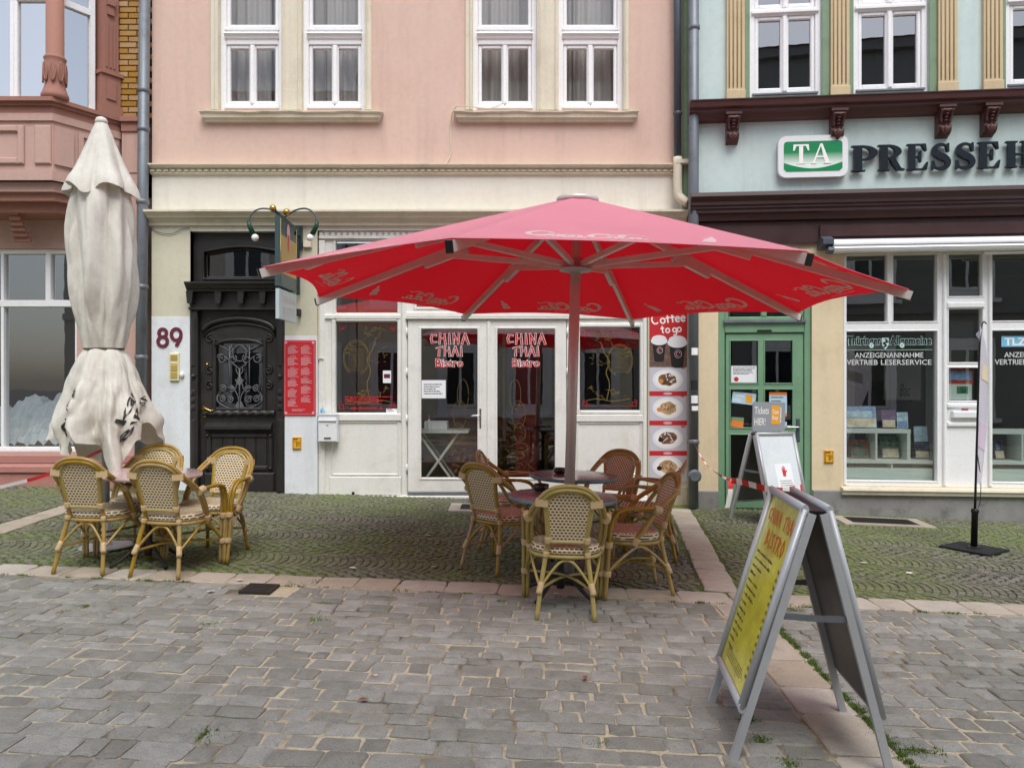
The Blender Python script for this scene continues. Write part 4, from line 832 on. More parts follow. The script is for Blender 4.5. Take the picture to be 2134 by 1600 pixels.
for a, b_ in ((px(-200, BD), px(52, BD)),): ring(q, a, b_, zs - .8, zs - .33, .075, -BD - .035, -BD - .0005, .012)
q.build('panel_frame', 'rose_plaster', bay); q = MB(); q.bbox(px(74, BD), BX - .012, -BD - .03, -BD - .0005, zs - .8, zs - .33, .012)
q.build('corner_block', 'rose_plaster', bay)
def flank_box(mb, s0, s1, d0, d1, z0, z1): return mb.add([flank(s0, d1, z0), flank(s1, d1, z0), flank(s1, d0, z0), flank(s0, d0, z0), flank(s0, d1, z1), flank(s1, d1, z1), flank(s1, d0, z1), flank(s0, d0, z1)], [(0, 3, 2, 1), (4, 5, 6, 7), (0, 1, 5, 4), (1, 2, 6, 5), (2, 3, 7, 6), (3, 0, 4, 7)])
q = MB(); flank_box(q, .015, .24, .0005, .03, zs - .8, zs - .33); q.build('corner_block', 'rose_plaster', bay)
q = MB(); flank_box(q, .3, .36, .0005, .03, zs - .8, zs - .33); flank_box(q, .36, .8, .0005, .03, zs - .38, zs - .33); flank_box(q, .36, .8, .0005, .03, zs - .8, zs - .74); q.build('panel_frame', 'rose_plaster', bay)
# soffit below oriel: stepped dark mouldings and a console
q = MB(); bay_slab(q, -.12, zs - 1.22, zs - 1.121); bay_slab(q, -.24, zs - 1.34, zs - 1.2202); q.build('oriel_corbel', 'red_stone', bay)
q = MB()
for i in range(6): q.bbox(px(18, .4) - .02 * i, px(38, .4) - .0, -.42 + .05 * i, -.38 + .05 * i, zs - 1.36 - .06 * i, zs - 1.30 - .06 * i, .01)
q.build('console', 'red_stone', bay)
# bay windows, columns
f = MB(); ring(f, px(-160, BD), px(22, BD) - .002, zs + .001, zs + 2.6, .05, -BD + .06, -BD + .14); ring(f, px(22, BD), px(98, BD), zs + .001, zs + 2.6, .045, -BD + .06, -BD + .14, .006, .04); f.bbox(px(26, BD), px(96, BD), -BD + .055, -BD + .14, zs + 1.24, zs + 1.32); f = f.build('bay_window', 'white_frame', bay)
pane(px(22, BD), px(98, BD), zs, zs + 2.6, -BD + .1, f, 'sun_glass'); pane(px(-160, BD), px(22, BD), zs, zs + 2.6, -BD + .1, f, 'sun_glass')
f = MB(); s0, s1 = .12, flen * .66
for a, b_, e, g_ in ((s0, s0 + .05, zs, zs + 2.6), (s1 - .06, s1, zs, zs + 2.6), (s0 + .05, s1 - .06, zs + .001, zs + .045), (s0 + .05, s1 - .06, zs + 1.24, zs + 1.32)): flank_box(f, a, b_, -.14, -.06, e, g_)
f = f.build('bay_window', 'white_frame', bay); MB().add([flank(s0, -.1, zs), flank(s1, -.1, zs), flank(s1, -.1, zs + 2.6), flank(s0, -.1, zs + 2.6)], [(0, 1, 2, 3)]).build('pane', 'sun_glass', f)
MB().add([(-9.5, -BD + .5, zs), (BX - .2, -BD + .5, zs), (JX - .3, .2, zs), (-9.5, -BD + .5, zs + 2.6), (BX - .2, -BD + .5, zs + 2.6), (JX - .3, .2, zs + 2.6)], [(0, 1, 4, 3), (1, 2, 5, 4)]).build('bay_room', 'room_dark', bay)
cx, cy = BX - .005, -BD + .055
col = MB(); col.lathe([(.155, zs + .001), (.155, zs + .06), (.14, zs + .09), (.118, zs + .16), (.112, zs + .2), (.128, zs + .3), (.132, zs + .42), (.115, zs + .48), (.125, zs + .5), (.128, zs + .515), (.118, zs + .53), (.102, zs + .55), (.098, zs + 2.7)], cx, cy, 20); col = col.build('column', 'red_stone', bay)
for k in range(7):
    an = R(-150 + k * 40); lf_ = MB(); dx, dy = math.cos(an), math.sin(an); tx, ty = -dy, dx
    for sgn in (-1, 1): lf_.tube([(cx + dx * .128 + tx * sgn * .03 * math.sin(t * 3), cy + dy * .128 + ty * sgn * .03 * math.sin(t * 3), zs + .2 + .25 * t) for t in [i / 8 for i in range(9)]], [.012 - .006 * i / 8 for i in range(9)], 6)
    lf_.build('acanthus_leaf', 'red_stone', col)
pl = MB(); flank_box(pl, flen * .69, flen + .02, -.2, .05, zs + .001, zs + .13); flank_box(pl, flen * .7, flen, -.2, .035, zs + .131, zs + .52); flank_box(pl, flen * .68, flen + .03, -.2, .06, zs + .521, zs + .57); flank_box(pl, flen * .72, flen - .02, -.2, .02, zs + .571, zs + 2.7)
pl = pl.build('pilaster', 'red_stone', bay)
for s_ in (.77, .83, .89): o = MB(); flank_box(o, flen * s_, flen * (s_ + .025), .0205, .034, zs + .62, zs + 1.2); o.build('flute', 'red_stone', pl)
o = MB(); flank_box(o, flen * .77, flen * .92, .0355, .052, zs + .2, zs + .45); o.build('cartouche', 'red_stone', pl)
o = MB(); flank_box(o, flen * .78, flen * .9, .0205, .07, zs + 1.42, zs + 1.55); flank_box(o, flen * .79, flen * .89, .0205, .05, zs + 1.3, zs + 1.419); o.build('ornament', 'red_stone', pl)
# yellow brick strip beside the oriel
q = MB(); q.box(JX - .1, LX1, .03, .3, zs, zs + 2.7); bw = q.build('brick_wall', 'mortar', lh)
bm = MB(); bm.bbox(-.112, .112, -.012, .02, -.033, .033, .005); bo = None; row = 0; zz = zs + .04
while zz < zs + 1.62:
    xx = JX + (.0 if row % 2 else .115)
    while xx < LX1 + .05:
        if xx - .118 < LX1 - .02:
            if bo is None: bo = bm.build('brick', 'yellow_brick', bw); o = bo
            else: o = bo.copy(); COL.objects.link(o)
            o.location = (xx, .03 - .001 + random.uniform(-.003, .002), zz)
        xx += .236
    zz += .0775; row += 1

# ------------------------------------------------------------ rainwater pipes
def pipe(name, label, x, y, z0, z1, r, mat, collars, cat='rain pipe', extra=None, lean=0):
    o = empty(name, label, cat, (x, y, z0))
    MB().tube([(0, 0, 0), (lean, 0, z1 - z0)], r, 14).build('tube', mat, o)
    for cz in collars: MB().lathe([(r + .002, cz - .03 - z0), (r + .012, cz - .022 - z0), (r + .012, cz + .022 - z0), (r + .002, cz + .03 - z0)], lean * (cz - z0) / (z1 - z0), 0, 14, cap=False).build('collar', mat, o); MB().box(-.012 + lean * (cz - z0) / (z1 - z0), .012 + lean * (cz - z0) / (z1 - z0), r, r + .1, cz - z0 - .012, cz - z0 + .012).build('bracket', mat, o)
    return o
pipe('rain_pipe', 'grey zinc rain pipe between the sandstone house and the pink house', px(299), FY - .1, gz(-4.8) - .05, 7.2, .068, 'zinc', (pz(195), pz(275), pz(425), pz(600), pz(745)), lean=.07)

# ------------------------------------------------------------ things mounted on the pink house
YB = FY - .0205
hn = empty('house_number', 'maroon number 89 on the white wall left of the black door', 'number', (0, YB, pz(702)))
cx = px(341); MB().ribbon(arc(cx, .05, .05, .052, -90, 270, 28), .042, -.012, 0).ribbon(arc(cx, -.062, .062, .062, 90, 450, 28), .042, -.0125, 0).build('digit', 'maroon', hn)
cx = px(369); MB().ribbon(arc(cx, .03, .063, .075, -90, 270, 28), .042, -.012, 0).ribbon([(cx + .062, .03), (cx + .06, -.01), (cx + .03, -.07), (cx + .0, -.125)], .042, -.0125, 0).build('digit', 'maroon', hn)
ic = empty('intercom', 'cream and brass door intercom with bell buttons under the house number', 'intercom', (px(366), YB, pz(765)))
MB().bbox(-.062, .062, -.03, 0, -.185, .185, .012).build('frame', 'intercom_frame', ic)
for i in range(6): MB().bbox(-.045, .045, -.036, -.0302, .075 + i * .015, .086 + i * .015, .003).build('speaker_slat', 'intercom_brass', ic)
for zz in (-.055, -.15): MB().bbox(-.045, .045, -.038, -.0302, zz, zz + .085, .006).build('button', 'intercom_brass', ic)
MB().bbox(-.045, .045, -.037, -.0302, .04, .07, .006).build('name_plate', 'intercom_frame', ic); MB().ball(.1, -.02, -.1, .03, sz=1.3).build('bell_push', 'bulb_white', ic)
mb_ = empty('menu_board', 'tall red menu board with fine white print beside the black door', 'menu board', (px(626), YB, pz(787)))
W2, H2 = px(659) - px(626), pz(709) - pz(787)
MB().bbox(-W2, W2, -.018, 0, -H2, H2, .004).build('panel', 'red_print', mb_)
q = MB(); ring(q, -W2 + .015, W2 - .015, -H2 + .015, H2 - .015, .004, -.0195, -.0185, .0); rr = random.Random(12)
for sx in (-1, 1):
    for sz in (-1, 1): q.box(sx * (W2 - .03) - .016, sx * (W2 - .03) + .016, -.0197, -.0187, sz * (H2 - .03) - .016, sz * (H2 - .03) + .016)
for c0, c1 in ((-.155, -.012), (.02, .165)):
    zz = H2 - .07
    while zz > -H2 + .16: k = rr.randint(4, 8); q.greek(c0 + .03, c1 - .03, zz - .014, zz, 1, -.019, rr, 1, .5); q.greek(c0, c1, zz - .014 * k - .018, zz - .02, k, -.019, rr, 1, .5); zz -= .014 * k + .04
q.greek(-.1, .1, -H2 + .05, -H2 + .08, 2, -.019, rr, 1, .5); q.build('print', 'faded_pink', mb_)
def gas_sign(x, y, z, rz, label):
    o = empty('marker_sign', label, 'marker sign', (x, y, z), rz); MB().bbox(-.058, .058, -.018, 0, -.082, .082, .008).build('plate', 'yellow_sign', o)
    q = MB(); ring(q, -.05, .05, -.074, .074, .006, -.0195, -.0185, 0); q.box(-.035, .035, -.0196, -.0186, .012, .02); q.box(-.004, .004, -.0197, -.0187, -.05, .0119); q.greek(-.04, .02, .035, .06, 1, -.0192, random.Random(1), 1, .7); q.greek(.008, .045, -.05, -.0, 2, -.0192, random.Random(3), 1, .5); q.build('marks', 'olive_mark', o)
gas_sign(px(620), YB - .001, pz(923), 0, 'small yellow utility marker plate on the white pier below the red menu')
lb = empty('letter_box', 'white metal letter box on the shopfront beside the menu board', 'letter box', (px(686), FY + SY - .036, pz(892)))
MB().bbox(-.125, .125, -.11, 0, -.175, .175, .012).build('body', 'alu_white', lb); MB().profile([(-.112, .12), (-.128, .115), (-.128, .1), (-.112, .096)], -.118, .118).build('flap', 'alu_white', lb)
MB().bbox(-.045, .045, -.122, -.1105, -.135, -.11, .006).build('name_holder', 'steel', lb); MB().ball(0, -.112, .05, .011).build('lock', 'steel', lb); MB().box(-.128, .128, -.118, .0, .1755, .19).build('lid', 'alu_white', lb)
q = MB(); rr = random.Random(2); q.add([(rr.gauss(0, .03), -.05 + rr.gauss(0, .02), .2 + abs(rr.gauss(0, .022))) for _ in range(14)], [(i, i + 1, i + 2) for i in range(12)])
o = q.build('crumpled_wrapper', 'sky_film'); o.location = (px(674), FY + SY - .04, pz(892)); tag(o, 'crumpled blue wrapper left on top of the white letter box', 'litter')
# coffee poster
pbr('coffee_beans', c(110, 84, 72), .6, .5, 20); pbr('food_dark', c(112, 74, 50), .5, .6, 14, dirt=c(208, 176, 130), dk=.8, ds=16); pbr('food_pale', c(190, 160, 120), .5, .5, 15, dirt=c(110, 66, 34), dk=.8, ds=14)
po = empty('food_poster', 'tall poster panel with takeaway cups and plates of food', 'poster', (0, FY - .0065, 0)); X0, X1 = px(1353), px(1431)
MB().box(X0, X1, -.008, 0, pz(1003), pz(640)).build('panel', 'poster_grey', po)
y = -.0085; MB().box(X0, X1, y - .0008, y, pz(706), pz(640)).build('red_header', 'red_print', po)
for v in (820, 881, 944): MB().box(X0, X1, y - .0008, y, pz(v + 5), pz(v - 5)).build('red_band', 'red_print', po)
MB().box(X0, X1, y - .0006, y, pz(765), pz(706.2)).build('bean_picture', 'coffee_beans', po)
def cup(cx, cz, s): 
    MB().prism([(cx - .095 * s, cz + .1 * s), (cx + .095 * s, cz + .1 * s), (cx + .065 * s, cz - .17 * s), (cx - .065 * s, cz - .17 * s)], y - .002, y - .0008).prism([(p[0], p[1]) for p in arc(cx, cz - .16 * s, .066 * s, .02 * s, 180, 360, 8)], y - .0022, y - .001).build('cup', 'dark_print', po)
    MB().prism([(p[0], p[1]) for p in arc(cx, cz + .11 * s, .115 * s, .06 * s, 0, 350, 18)], y - .003, y - .0025).prism([(p[0], p[1]) for p in arc(cx, cz + .14 * s, .1 * s, .05 * s, 0, 350, 18)], y - .0034, y - .0031).build('cup_lid', 'plate', po)
    MB().ribbon(arc(cx + .01, cz - .02 * s, .04 * s, .045 * s, 0, 360, 16), .006, y - .0026).ribbon(arc(cx + .01, cz - .02 * s, .022 * s, .026 * s, 0, 300, 12), .006, y - .0027).build('cup_mark', 'faded_pink', po)
cup(px(1373), pz(727), .95); cup(px(1411), pz(734), 1.15)
for i, (v, mt) in enumerate(((791, 'food_dark'), (850, 'food_pale'), (913, 'food_dark'), (972, 'food_pale'))):
    cx, cz = px(1391), pz(v); MB().prism(arc(cx, cz, .2, .14, 0, 350, 30), y - .0016, y - .0003).build('plate_picture', 'plate', po); MB().prism(arc(cx, cz, .165, .112, 0, 350, 30), y - .0022, y - .0017).build('plate_well', 'white_print', po)
    rr = random.Random(i + 3); MB().prism([(cx + .125 * math.cos(a / 14 * 6.283) * rr.uniform(.8, 1.1), cz + .088 * math.sin(a / 14 * 6.283) * rr.uniform(.8, 1.1)) for a in range(14)], y - .003, y - .0023).build('food_picture', mt, po)
    q = MB()
    for k in range(9): a = rr.uniform(-.08, .08); b_ = rr.uniform(-.05, .05); q.ribbon([(cx + a, cz + b_), (cx + a + rr.uniform(-.05, .05), cz + b_ + rr.uniform(.01, .04))], .012, y - .0032 - k * .00005)
    q.build('food_strips', 'plate' if i % 2 == 0 else 'leaf_brown', po); MB().prism(arc(cx - .09 - .02 * (i % 2), cz - .02, .035, .03, 0, 340, 10), y - .0041, y - .0037).build('garnish', 'dark_print' if i > 1 else 'butt_tan', po)
    MB().greek(px(1419), px(1429), pz(v - 22), pz(v - 26), 1, y - .001, rr, 1, .8).build('price', 'red_print', po)
for v in (820, 881, 944): MB().prism(arc(px(1391), pz(v), .06, .018, 0, 345, 14), y - .0014, y - .0009).build('band_mark', 'faded_pink', po)
q = MB(); k = .0; e = [0]
def stroke(pts, wd, ox, oz, s, rot=0.12):
    e[0] += 1; q.ribbon([(ox + (p[0] * math.cos(rot) - p[1] * math.sin(rot)) * s, oz + (p[0] * math.sin(rot) + p[1] * math.cos(rot)) * s) for p in pts], wd * s, y - .0014 - e[0] * .00004)
gl = {'C': [arc(.45, .5, .4, .5, 50, 310, 14)], 'o': [arc(.3, .3, .25, .28, 0, 360, 14)], 'f': [[(.5, .95), (.35, 1.0), (.25, .85), (.25, 0)], [(.02, .55), (.5, .6)]], 'e': [[(.08, .3), (.5, .34)] + arc(.3, .3, .24, .28, 10, 320, 14)], 't': [[(.25, .95), (.25, .1), (.4, .02)], [(.0, .62), (.5, .66)]], 'g': [arc(.3, .3, .24, .26, 0, 360, 14), [(.54, .56), (.54, -.2), (.4, -.38), (.1, -.3)]]}
def hand(word, x, z, s, wd=.17):
    for ch in word:
        for st_ in gl.get(ch, []): stroke(st_, wd, x, z, s)
        x += (.95 if ch == 'C' else .62 if ch != 'f' else .52 if ch != ' ' else .4) * s; z += .06 * s
hand('Coffee', px(1358), pz(676), .118); hand('to', px(1377), pz(695), .1); hand('go', px(1401), pz(693), .1)
q.build('lettering', 'white_print', po)
# hanging sign at right angles to the wall, with two curved lamps
hs = empty('hanging_sign', 'green iron hanging sign with gold panel, gilt balls and two curved lamps', 'hanging sign', (px(625), YB, pz(480) - .11))
# local: wall at y=0, sign projects to -y
SD = .95
q = MB(); q.beam((0, 0, .0), (0, -.06, .0), .09, .3); q.build('wall_plate', 'green_metal', hs)
q = MB(); q.beam((0, -.03, .05), (0, -.35, .0), .04, .06, (1, 0, 0)); q.tube(cr([(.0, -.05, .05), (-.02, -.3, .11), (-.03, -.62, .14), (-.04, -SD, .16)], 6), .02, 8); q.tube(cr([(.0, -.05, -.35), (.0, -.12, -.02), (-.02, -.3, .08), (-.03, -.6, .12)], 6), .02, 8); q.beam((0, -.06, .14), (0, -.06, -.75), .04, .05, (0, 1, 0)); q.build('bracket', 'green_metal', hs)
MB().beam((0, -.0, -.98), (0, -.1, -.98), .05, .09).build('lower_bracket', 'iron', hs)
q = MB(); z0, z1 = -.74, .1; q.box(-.03, .03, -SD + .0, -.22, z0, z1)
sgn = q.build('sign_board', 'teal_panel', hs)
MB().box(-.034, .034, -SD + .05, -.27, -.58, -.12).build('gold_panel', 'gold_panel', sgn); 
q = MB()
for xx in (-.0352, .0352):
    for (yy, zz, ry, rz_) in ((-.62, -.06, .07, .12),): q.add([(xx, yy + ry * math.cos(a * .5236), zz + rz_ * math.sin(a * .5236)) for a in range(12)], [tuple(range(12))])
q.build('lantern_picture', 'faded_pink', sgn)
q = MB()
for xx in (-.036, .036): q.add([(xx, -.66, -.08), (xx, -.58, -.08), (xx, -.6, -.3), (xx, -.64, -.26)], [(0, 1, 2, 3)])
q.build('flame_picture', 'red_print', sgn)
q = MB(); 
for xx in (-.0305, .0305): q.tube([(xx, -SD + .025, z0 + .03), (xx, -.245, z0 + .03), (xx, -.245, z1 - .03), (xx, -SD + .025, z1 - .03)], .004, 4, True)
q.build('gold_line', 'gold_line', sgn)
MB().box(-.022, .022, -SD, -.22, -1.13, -.77).build('lower_board', 'pale_panel', hs)
q = MB(); rr = random.Random(6)
for xx in (-.0225, .0225):
    wonton(q, 'CHINA', -SD + .09, -.6, -.92, -.84, 0, fn=lambda x, z, yy, xx=xx: (xx, x, z)); wonton(q, 'THAI', -.56, -.27, -.92, -.84, 0, fn=lambda x, z, yy, xx=xx: (xx, x, z)); wonton(q, 'BISTRO', -SD + .16, -.32, -1.07, -.97, 0, fn=lambda x, z, yy, xx=xx: (xx, x, z))
q.build('lettering', 'faded_pink', hs)
for s_, e_ in ((-1, (-.42, -.05)), (1, (.42, -.08))):
    yb = -SD - .0 if s_ < 0 else -.55
    l = MB(); l.tube(cr([(-.03, -.6, .14), (s_ * .12, -.66, .215), (s_ * .26, -.7, .235), (s_ * .37, -.72, .18), (s_ * .42, -.73, .07)], 7), .011, 8); l = l.build('lamp_arm', 'zinc_dark', hs)
    MB().tube([(s_ * .42, -.73, .08), (s_ * .41, -.73, .02), (s_ * .36, -.735, -.09)], [.02, .028, .034], 10).build('lamp_holder', 'bulb_green', l); MB().ball(s_ * .335, -.74, -.13, .045).build('bulb', 'bulb_white', l)
MB().ball(-.06, -SD + .02, .185, .042).build('gilt_ball', 'brass', hs); MB().ball(.05, -SD + .2, .18, .042).build('gilt_ball', 'brass', hs)
jb = tag(MB().bbox(px(634), px(651), FY - .06, FY - .0205, pz(517), pz(504), .006).build('junction_box', 'trim_cream'), 'small cream cable junction box right of the hanging sign', 'box')
# ------------------------------------------------------------ mint house (facade swings slightly towards the street)
AL = math.atan(-.1); P0 = Vector((2.31, 9.9, 0)); EX = Vector((math.cos(AL), math.sin(AL), 0)); EY = Vector((-math.sin(AL), math.cos(AL), 0))
def rs_(u, d=0.0):
    k = (u - 1067) / FPX; return (k * (P0.y - d * EY.y) - (P0.x - d * EY.x)) / (EX.x - k * EX.y)
def rY(u, d=0.0): return P0.y + rs_(u, d) * EX.y - d * EY.y
def rx(u, d=0.0): return rs_(u, d)
def rz(v, u, d=0.0): return CAM_H + (HOR - v) / FPX * rY(u, d)
rh = empty('mint_house', 'mint plastered house with dark brown ledges, green door and white shop windows', 'house', P0, AL)
RX0, RX1 = rx(1437), 9.5
Z_LEDGE = rz(205, 1445, .25); Z_BAND0 = rz(402, 1445, .2)
wn_ = [(1562, 1712), (1778, 1935), (2095, 2245)]
wz0_ = rz(203, 1640)
q = MB(); wall_mesh(q, RX0, RX1, Z_BAND0 - .7, 9.6, [(rx(a), rx(b_), wz0_, wz0_ + 2.3) for a, b_ in wn_], 0, .35); q.build('upper_wall', 'mint_plaster', rh)
for i, (a, b_) in enumerate(wn_):
    x0, x1 = rx(a), rx(b_); z0, z1 = wz0_, wz0_ + 2.3; f = MB(); ring(f, x0, x1, z0, z1, .07, .03, .13, .008, .08); zt = rz(22, 1640)
    f.bbox(x0 + .07, x1 - .07, .03, .13, zt - .05, zt + .045, .008); f.profile([(.0295, zt + .02), (-.0, zt + .01), (-.0, zt - .02), (.0295, zt - .04)], x0 + .03, x1 - .03); xm = (x0 + x1) / 2
    f = f.build('window', 'white_frame', rh)
    s = MB()
    for e, g_ in ((z0 + .081, zt - .051), (zt + .046, z1 - .071)): ring(s, x0 + .071, xm - .001, e, g_, .05, .045, .11, .012, .06); ring(s, xm + .001, x1 - .071, e, g_, .05, .045, .11, .012, .06); s.bbox(xm - .03, xm + .03, .02, .0445, e, g_, .012)
    s.build('casement', 'white_frame', f); s = MB().profile([(.0295, z0 + .075), (-.01, z0 + .06), (-.01, z0 + .04), (.0295, z0 + .035)], x0 + .04, x1 - .04); s.build('drip_bar', 'zinc', f)
    for e, g_ in ((z0 + .12, zt - .08), (zt + .08, z1 - .1)): pane(x0 + .1, xm - .03, e, g_, .08, f, 'mirror_glass'); pane(xm + .03, x1 - .1, e, g_, .08, f, 'mirror_glass')
    room(MB(), x0 - .3, x1 + .3, z0 - .4, z1 + .2, .351, 2.6).build('room', 'room_dark', f)
for a, b_, z_ in ((1513, 1551, 0), (1729, 1768, 0), (1952, 1992, 0), (2046, 2086, 0)):
    x0, x1 = rx(a), rx(b_); p = MB(); p.bbox(x0, x1, -.05, -.0005, wz0_ - .1, 9.3, .006); p.bbox(x0 - .008, x1 + .008, -.062, -.0505, wz0_ - .1, wz0_ + .1, .006); p = p.build('pilaster', 'tan_wood', rh)
    for k in range(4): xx = lerp(x0, x1, .14 + k * .22); MB().tube([(xx, -.046, wz0_ + .13), (xx, -.046, 9.2)], .011, 8).build('flute', 'tan_wood', p)
q = MB()
for a, b_ in ((1551.5, 1562), (1712, 1728.5), (1768.5, 1778), (1935, 1951.5), (2086.5, 2095)): q.bbox(rx(a), rx(b_), -.02, -.0006, wz0_ - .1, 9.3, .004)
q.build('window_jamb', 'sage_paint', rh)
z = Z_LEDGE; MB().profile([(.0, z), (-.26, z - .03), (-.27, z - .045), (-.25, z - .11), (-.2, z - .125), (-.2, z - .155), (-.14, z - .175), (-.1, z - .23), (.0, z - .245)], RX0 - .02, RX1).build('ledge', 'brown_paint', rh)
MB().box(RX0 - .02, RX1, -.28, -.262, z - .043, z - .028).build('ledge_flashing', 'dark_brown', rh)
for u in (1527, 1745, 1968, 2063):
    x = rx(u, .1); zt = z - .2; cbk = MB(); cbk.profile([(-.001, zt), (-.19, zt), (-.2, zt - .03), (-.17, zt - .06), (-.12, zt - .1), (-.1, zt - .17), (-.13, zt - .23), (-.11, zt - .28), (-.05, zt - .31), (-.001, zt - .33)], x - .075, x + .075); cbk.box(x - .1, x + .1, -.21, -.002, zt + .001, zt + .035); cbk = cbk.build('corbel', 'brown_paint', rh)
    for k in (-1, 1): MB().tube(cr([(x + k * .065, -.2, zt - .02), (x + k * .06, -.15, zt - .1), (x + k * .05, -.13, zt - .17)], 4), .016, 6).build('scroll', 'brown_paint', cbk)
    for k in range(4): MB().ball(x, -.19 + .018 * k, zt - .04 - .035 * k, .026, 8, 6, .6).build('bead', 'brown_paint', cbk)
    for k in (-1, 0, 1): MB().tube(cr([(x, -.1, zt - .33), (x + k * .04, -.13, zt - .25), (x + k * .07, -.14, zt - .2)], 4), [.006, .012, .016, .02, .018, .016, .012, .01, .006], 6).build('leaf', 'brown_paint', cbk)
z = Z_BAND0; MB().profile([(.0, z + .005), (-.24, z - .01), (-.25, z - .06), (-.2, z - .12), (-.2, z - .16), (-.18, z - .165), (-.18, z - .2), (-.16, z - .205), (-.16, z - .25), (-.12, z - .27), (-.1, z - .34), (.0, z - .35)], RX0 - .01, RX1).build('cornice', 'dark_brown', rh)
q = MB(); q.box(RX0, RX1, -.05, .2, z - .63, z - .352); q.box(rx(1705), RX1, -.09, -.0505, z - .56, z - .42); q.build('fascia', 'dark_brown', rh)
# wall of the ground floor
dX0, dX1, dZ1 = rx(1497), rx(1692), rz(560, 1600); wX0 = rx(1757); zs_ = rz(1012, 1760)
q = MB(); wall_mesh(q, RX0, RX1, -.7, z - .6303, [(dX0, dX1, -.6, dZ1), (wX0, RX1 - .3, zs_, rz(528, 1760))], .0, .3); q.build('lower_wall', 'sand_plaster', rh)
q = MB(); zp = rz(1021, 1740); q.bbox(RX0 + .1, dX0 - .001, -.03, .2, -.9, zp - .03, .01)
q.bbox(dX1 + .001, RX1, -.035, .2, -.9, zp, .012); q.build('plinth', 'grey_render', rh)
# green door
f = MB(); fw = .1; ring(f, dX0 + .001, dX1 - .001, -.6, dZ1 - .001, .085, .03, .16, .01); tz0, tz1 = rz(690, 1600), rz(672, 1600)
f.bbox(dX0 + .085, dX1 - .085, .025, .15, tz0 - .02, tz1 + .02, .01); f = f.build('door_frame', 'green_paint', rh)
MB().profile([(.0245, tz1 + .04), (-.015, tz1 + .03), (-.015, tz1 + .0), (.0245, tz1 - .005)], dX0 + .07, dX1 - .07).build('drip_bar', 'zinc', f)
xm = (dX0 + dX1) / 2; s = MB(); ring(s, dX0 + .086, dX1 - .086, tz1 + .03, dZ1 - .09, .05, .05, .12, .01); s.bbox(xm - .035, xm + .035, .045, .12, tz1 + .08, dZ1 - .14, .01); s = s.build('top_light', 'green_paint', f)
pane(dX0 + .1, dX1 - .1, tz1 + .05, dZ1 - .1, .085, s, 'shop_glass')
MB().box(xm - .09, xm + .09, .018, .0245, tz0 - .005, tz0 + .018).build('plate', 'black_plastic', f)
lx0, lx1 = rx(1514), rx(1676); rows = [(rz(800, 1600), rz(708, 1600)), (rz(893, 1600), rz(810, 1600)), (rz(1000, 1600), rz(905, 1600))]; c0, c1, c2, c3 = rx(1522), rx(1583), rx(1594), rx(1655)
L = MB(); dl = rz(1060, 1600); wall_mesh(L, lx0, lx1, dl, tz0 - .03, [(a, b_, e, g_) for e, g_ in rows for a, b_ in ((c0, c1), (c2, c3))], .05, .11); dr = L.build('green_door', 'green_paint', rh)
for e, g_ in rows:
    for a, b_ in ((c0, c1), (c2, c3)): pane(a, b_, e, g_, .085, dr, 'shop_glass'); ring(MB(), a - .004, b_ + .004, e - .004, g_ + .004, .016, .04, .0498, .006).build('glazing_bead', 'green_paint', dr)
hx = rx(1665); h = MB(); h.bbox(hx - .022, hx + .022, .035, .0498, rz(920, 1665), rz(872, 1665), .008); h.build('door_plate', 'zinc_dark', dr); MB().tube(cr([(hx, .04, rz(890, 1665)), (hx, -.01, rz(890, 1665)), (hx - .04, -.015, rz(890, 1665)), (hx - .17, -.012, rz(889, 1665))], 5), .01, 8).build('handle', 'steel', dr)
def sheet_on(parent, name, u0, u1, v0, v1, mat, y=.078, rot=0):
    a, b_, e, g_ = rx(u0), rx(u1), rz(v1, u0), rz(v0, u0); mx, mz = (a + b_) / 2, (e + g_) / 2; q = MB(); q.box(a - mx, b_ - mx, -.002, 0, e - mz, g_ - mz); o = q.build(name, mat, parent); o.location = (mx, y, mz); o.rotation_euler = (0, rot, 0); return o, (b_ - a) / 2, (g_ - e) / 2
rr = random.Random(31)
o, hw_, hh = sheet_on(dr, 'notice', 1526, 1580, 762, 797, 'paper'); q = MB().greek(-hw_ * .85, hw_ * .9, -hh * .1, hh * .85, 6, -.003, rr, 1, .4); q.build('notice_text', 'dark_print', o); MB().prism(arc(-hw_ * .6, -hh * .6, .03, .03, 0, 340, 14), -.0032, -.0025).build('notice_mark', 'red_print', o)
o, hw_, hh = sheet_on(dr, 'notice', 1528, 1578, 818, 842, 'pale_blue', .078, .12); MB().box(hw_ * .15, hw_ * .7, -.0032, -.0025, -hh * .7, hh * .7).build('notice_mark', 'amber', o); MB().text('tickets', -hw_ * .9, -hw_ * .0, hh * .1, hh * .8, -.0034).text('hier', -hw_ * .9, -hw_ * .2, -hh * .8, -hh * .1, -.0034).build('notice_text', 'white_print', o)
o, hw_, hh = sheet_on(dr, 'notice', 1526, 1552, 870, 890, 'orange_print', .078, .08); MB().box(-hw_, hw_, -.0032, -.0025, hh * .3, hh).build('notice_mark', 'green_paint', o)
o, hw_, hh = sheet_on(dr, 'notice', 1606, 1643, 817, 868, 'pale_blue'); MB().box(-hw_, hw_, -.0032, -.0025, hh * .75, hh).box(-hw_, hw_, -.0032, -.0025, -hh, -hh * .75).build('notice_mark', 'orange_print', o); MB().greek(-hw_ * .8, hw_ * .8, -hh * .6, hh * .6, 4, -.003, rr, 1, .25).build('notice_text', 'dark_print', o)
sheet_on(dr, 'sticker', 1634, 1643, 879, 892, 'pale_blue')
room(MB(), dX0 - .1, wX0 - .1, -.3, 3.2, .31, 3.4).build('shop_room', 'room_dark', dr)
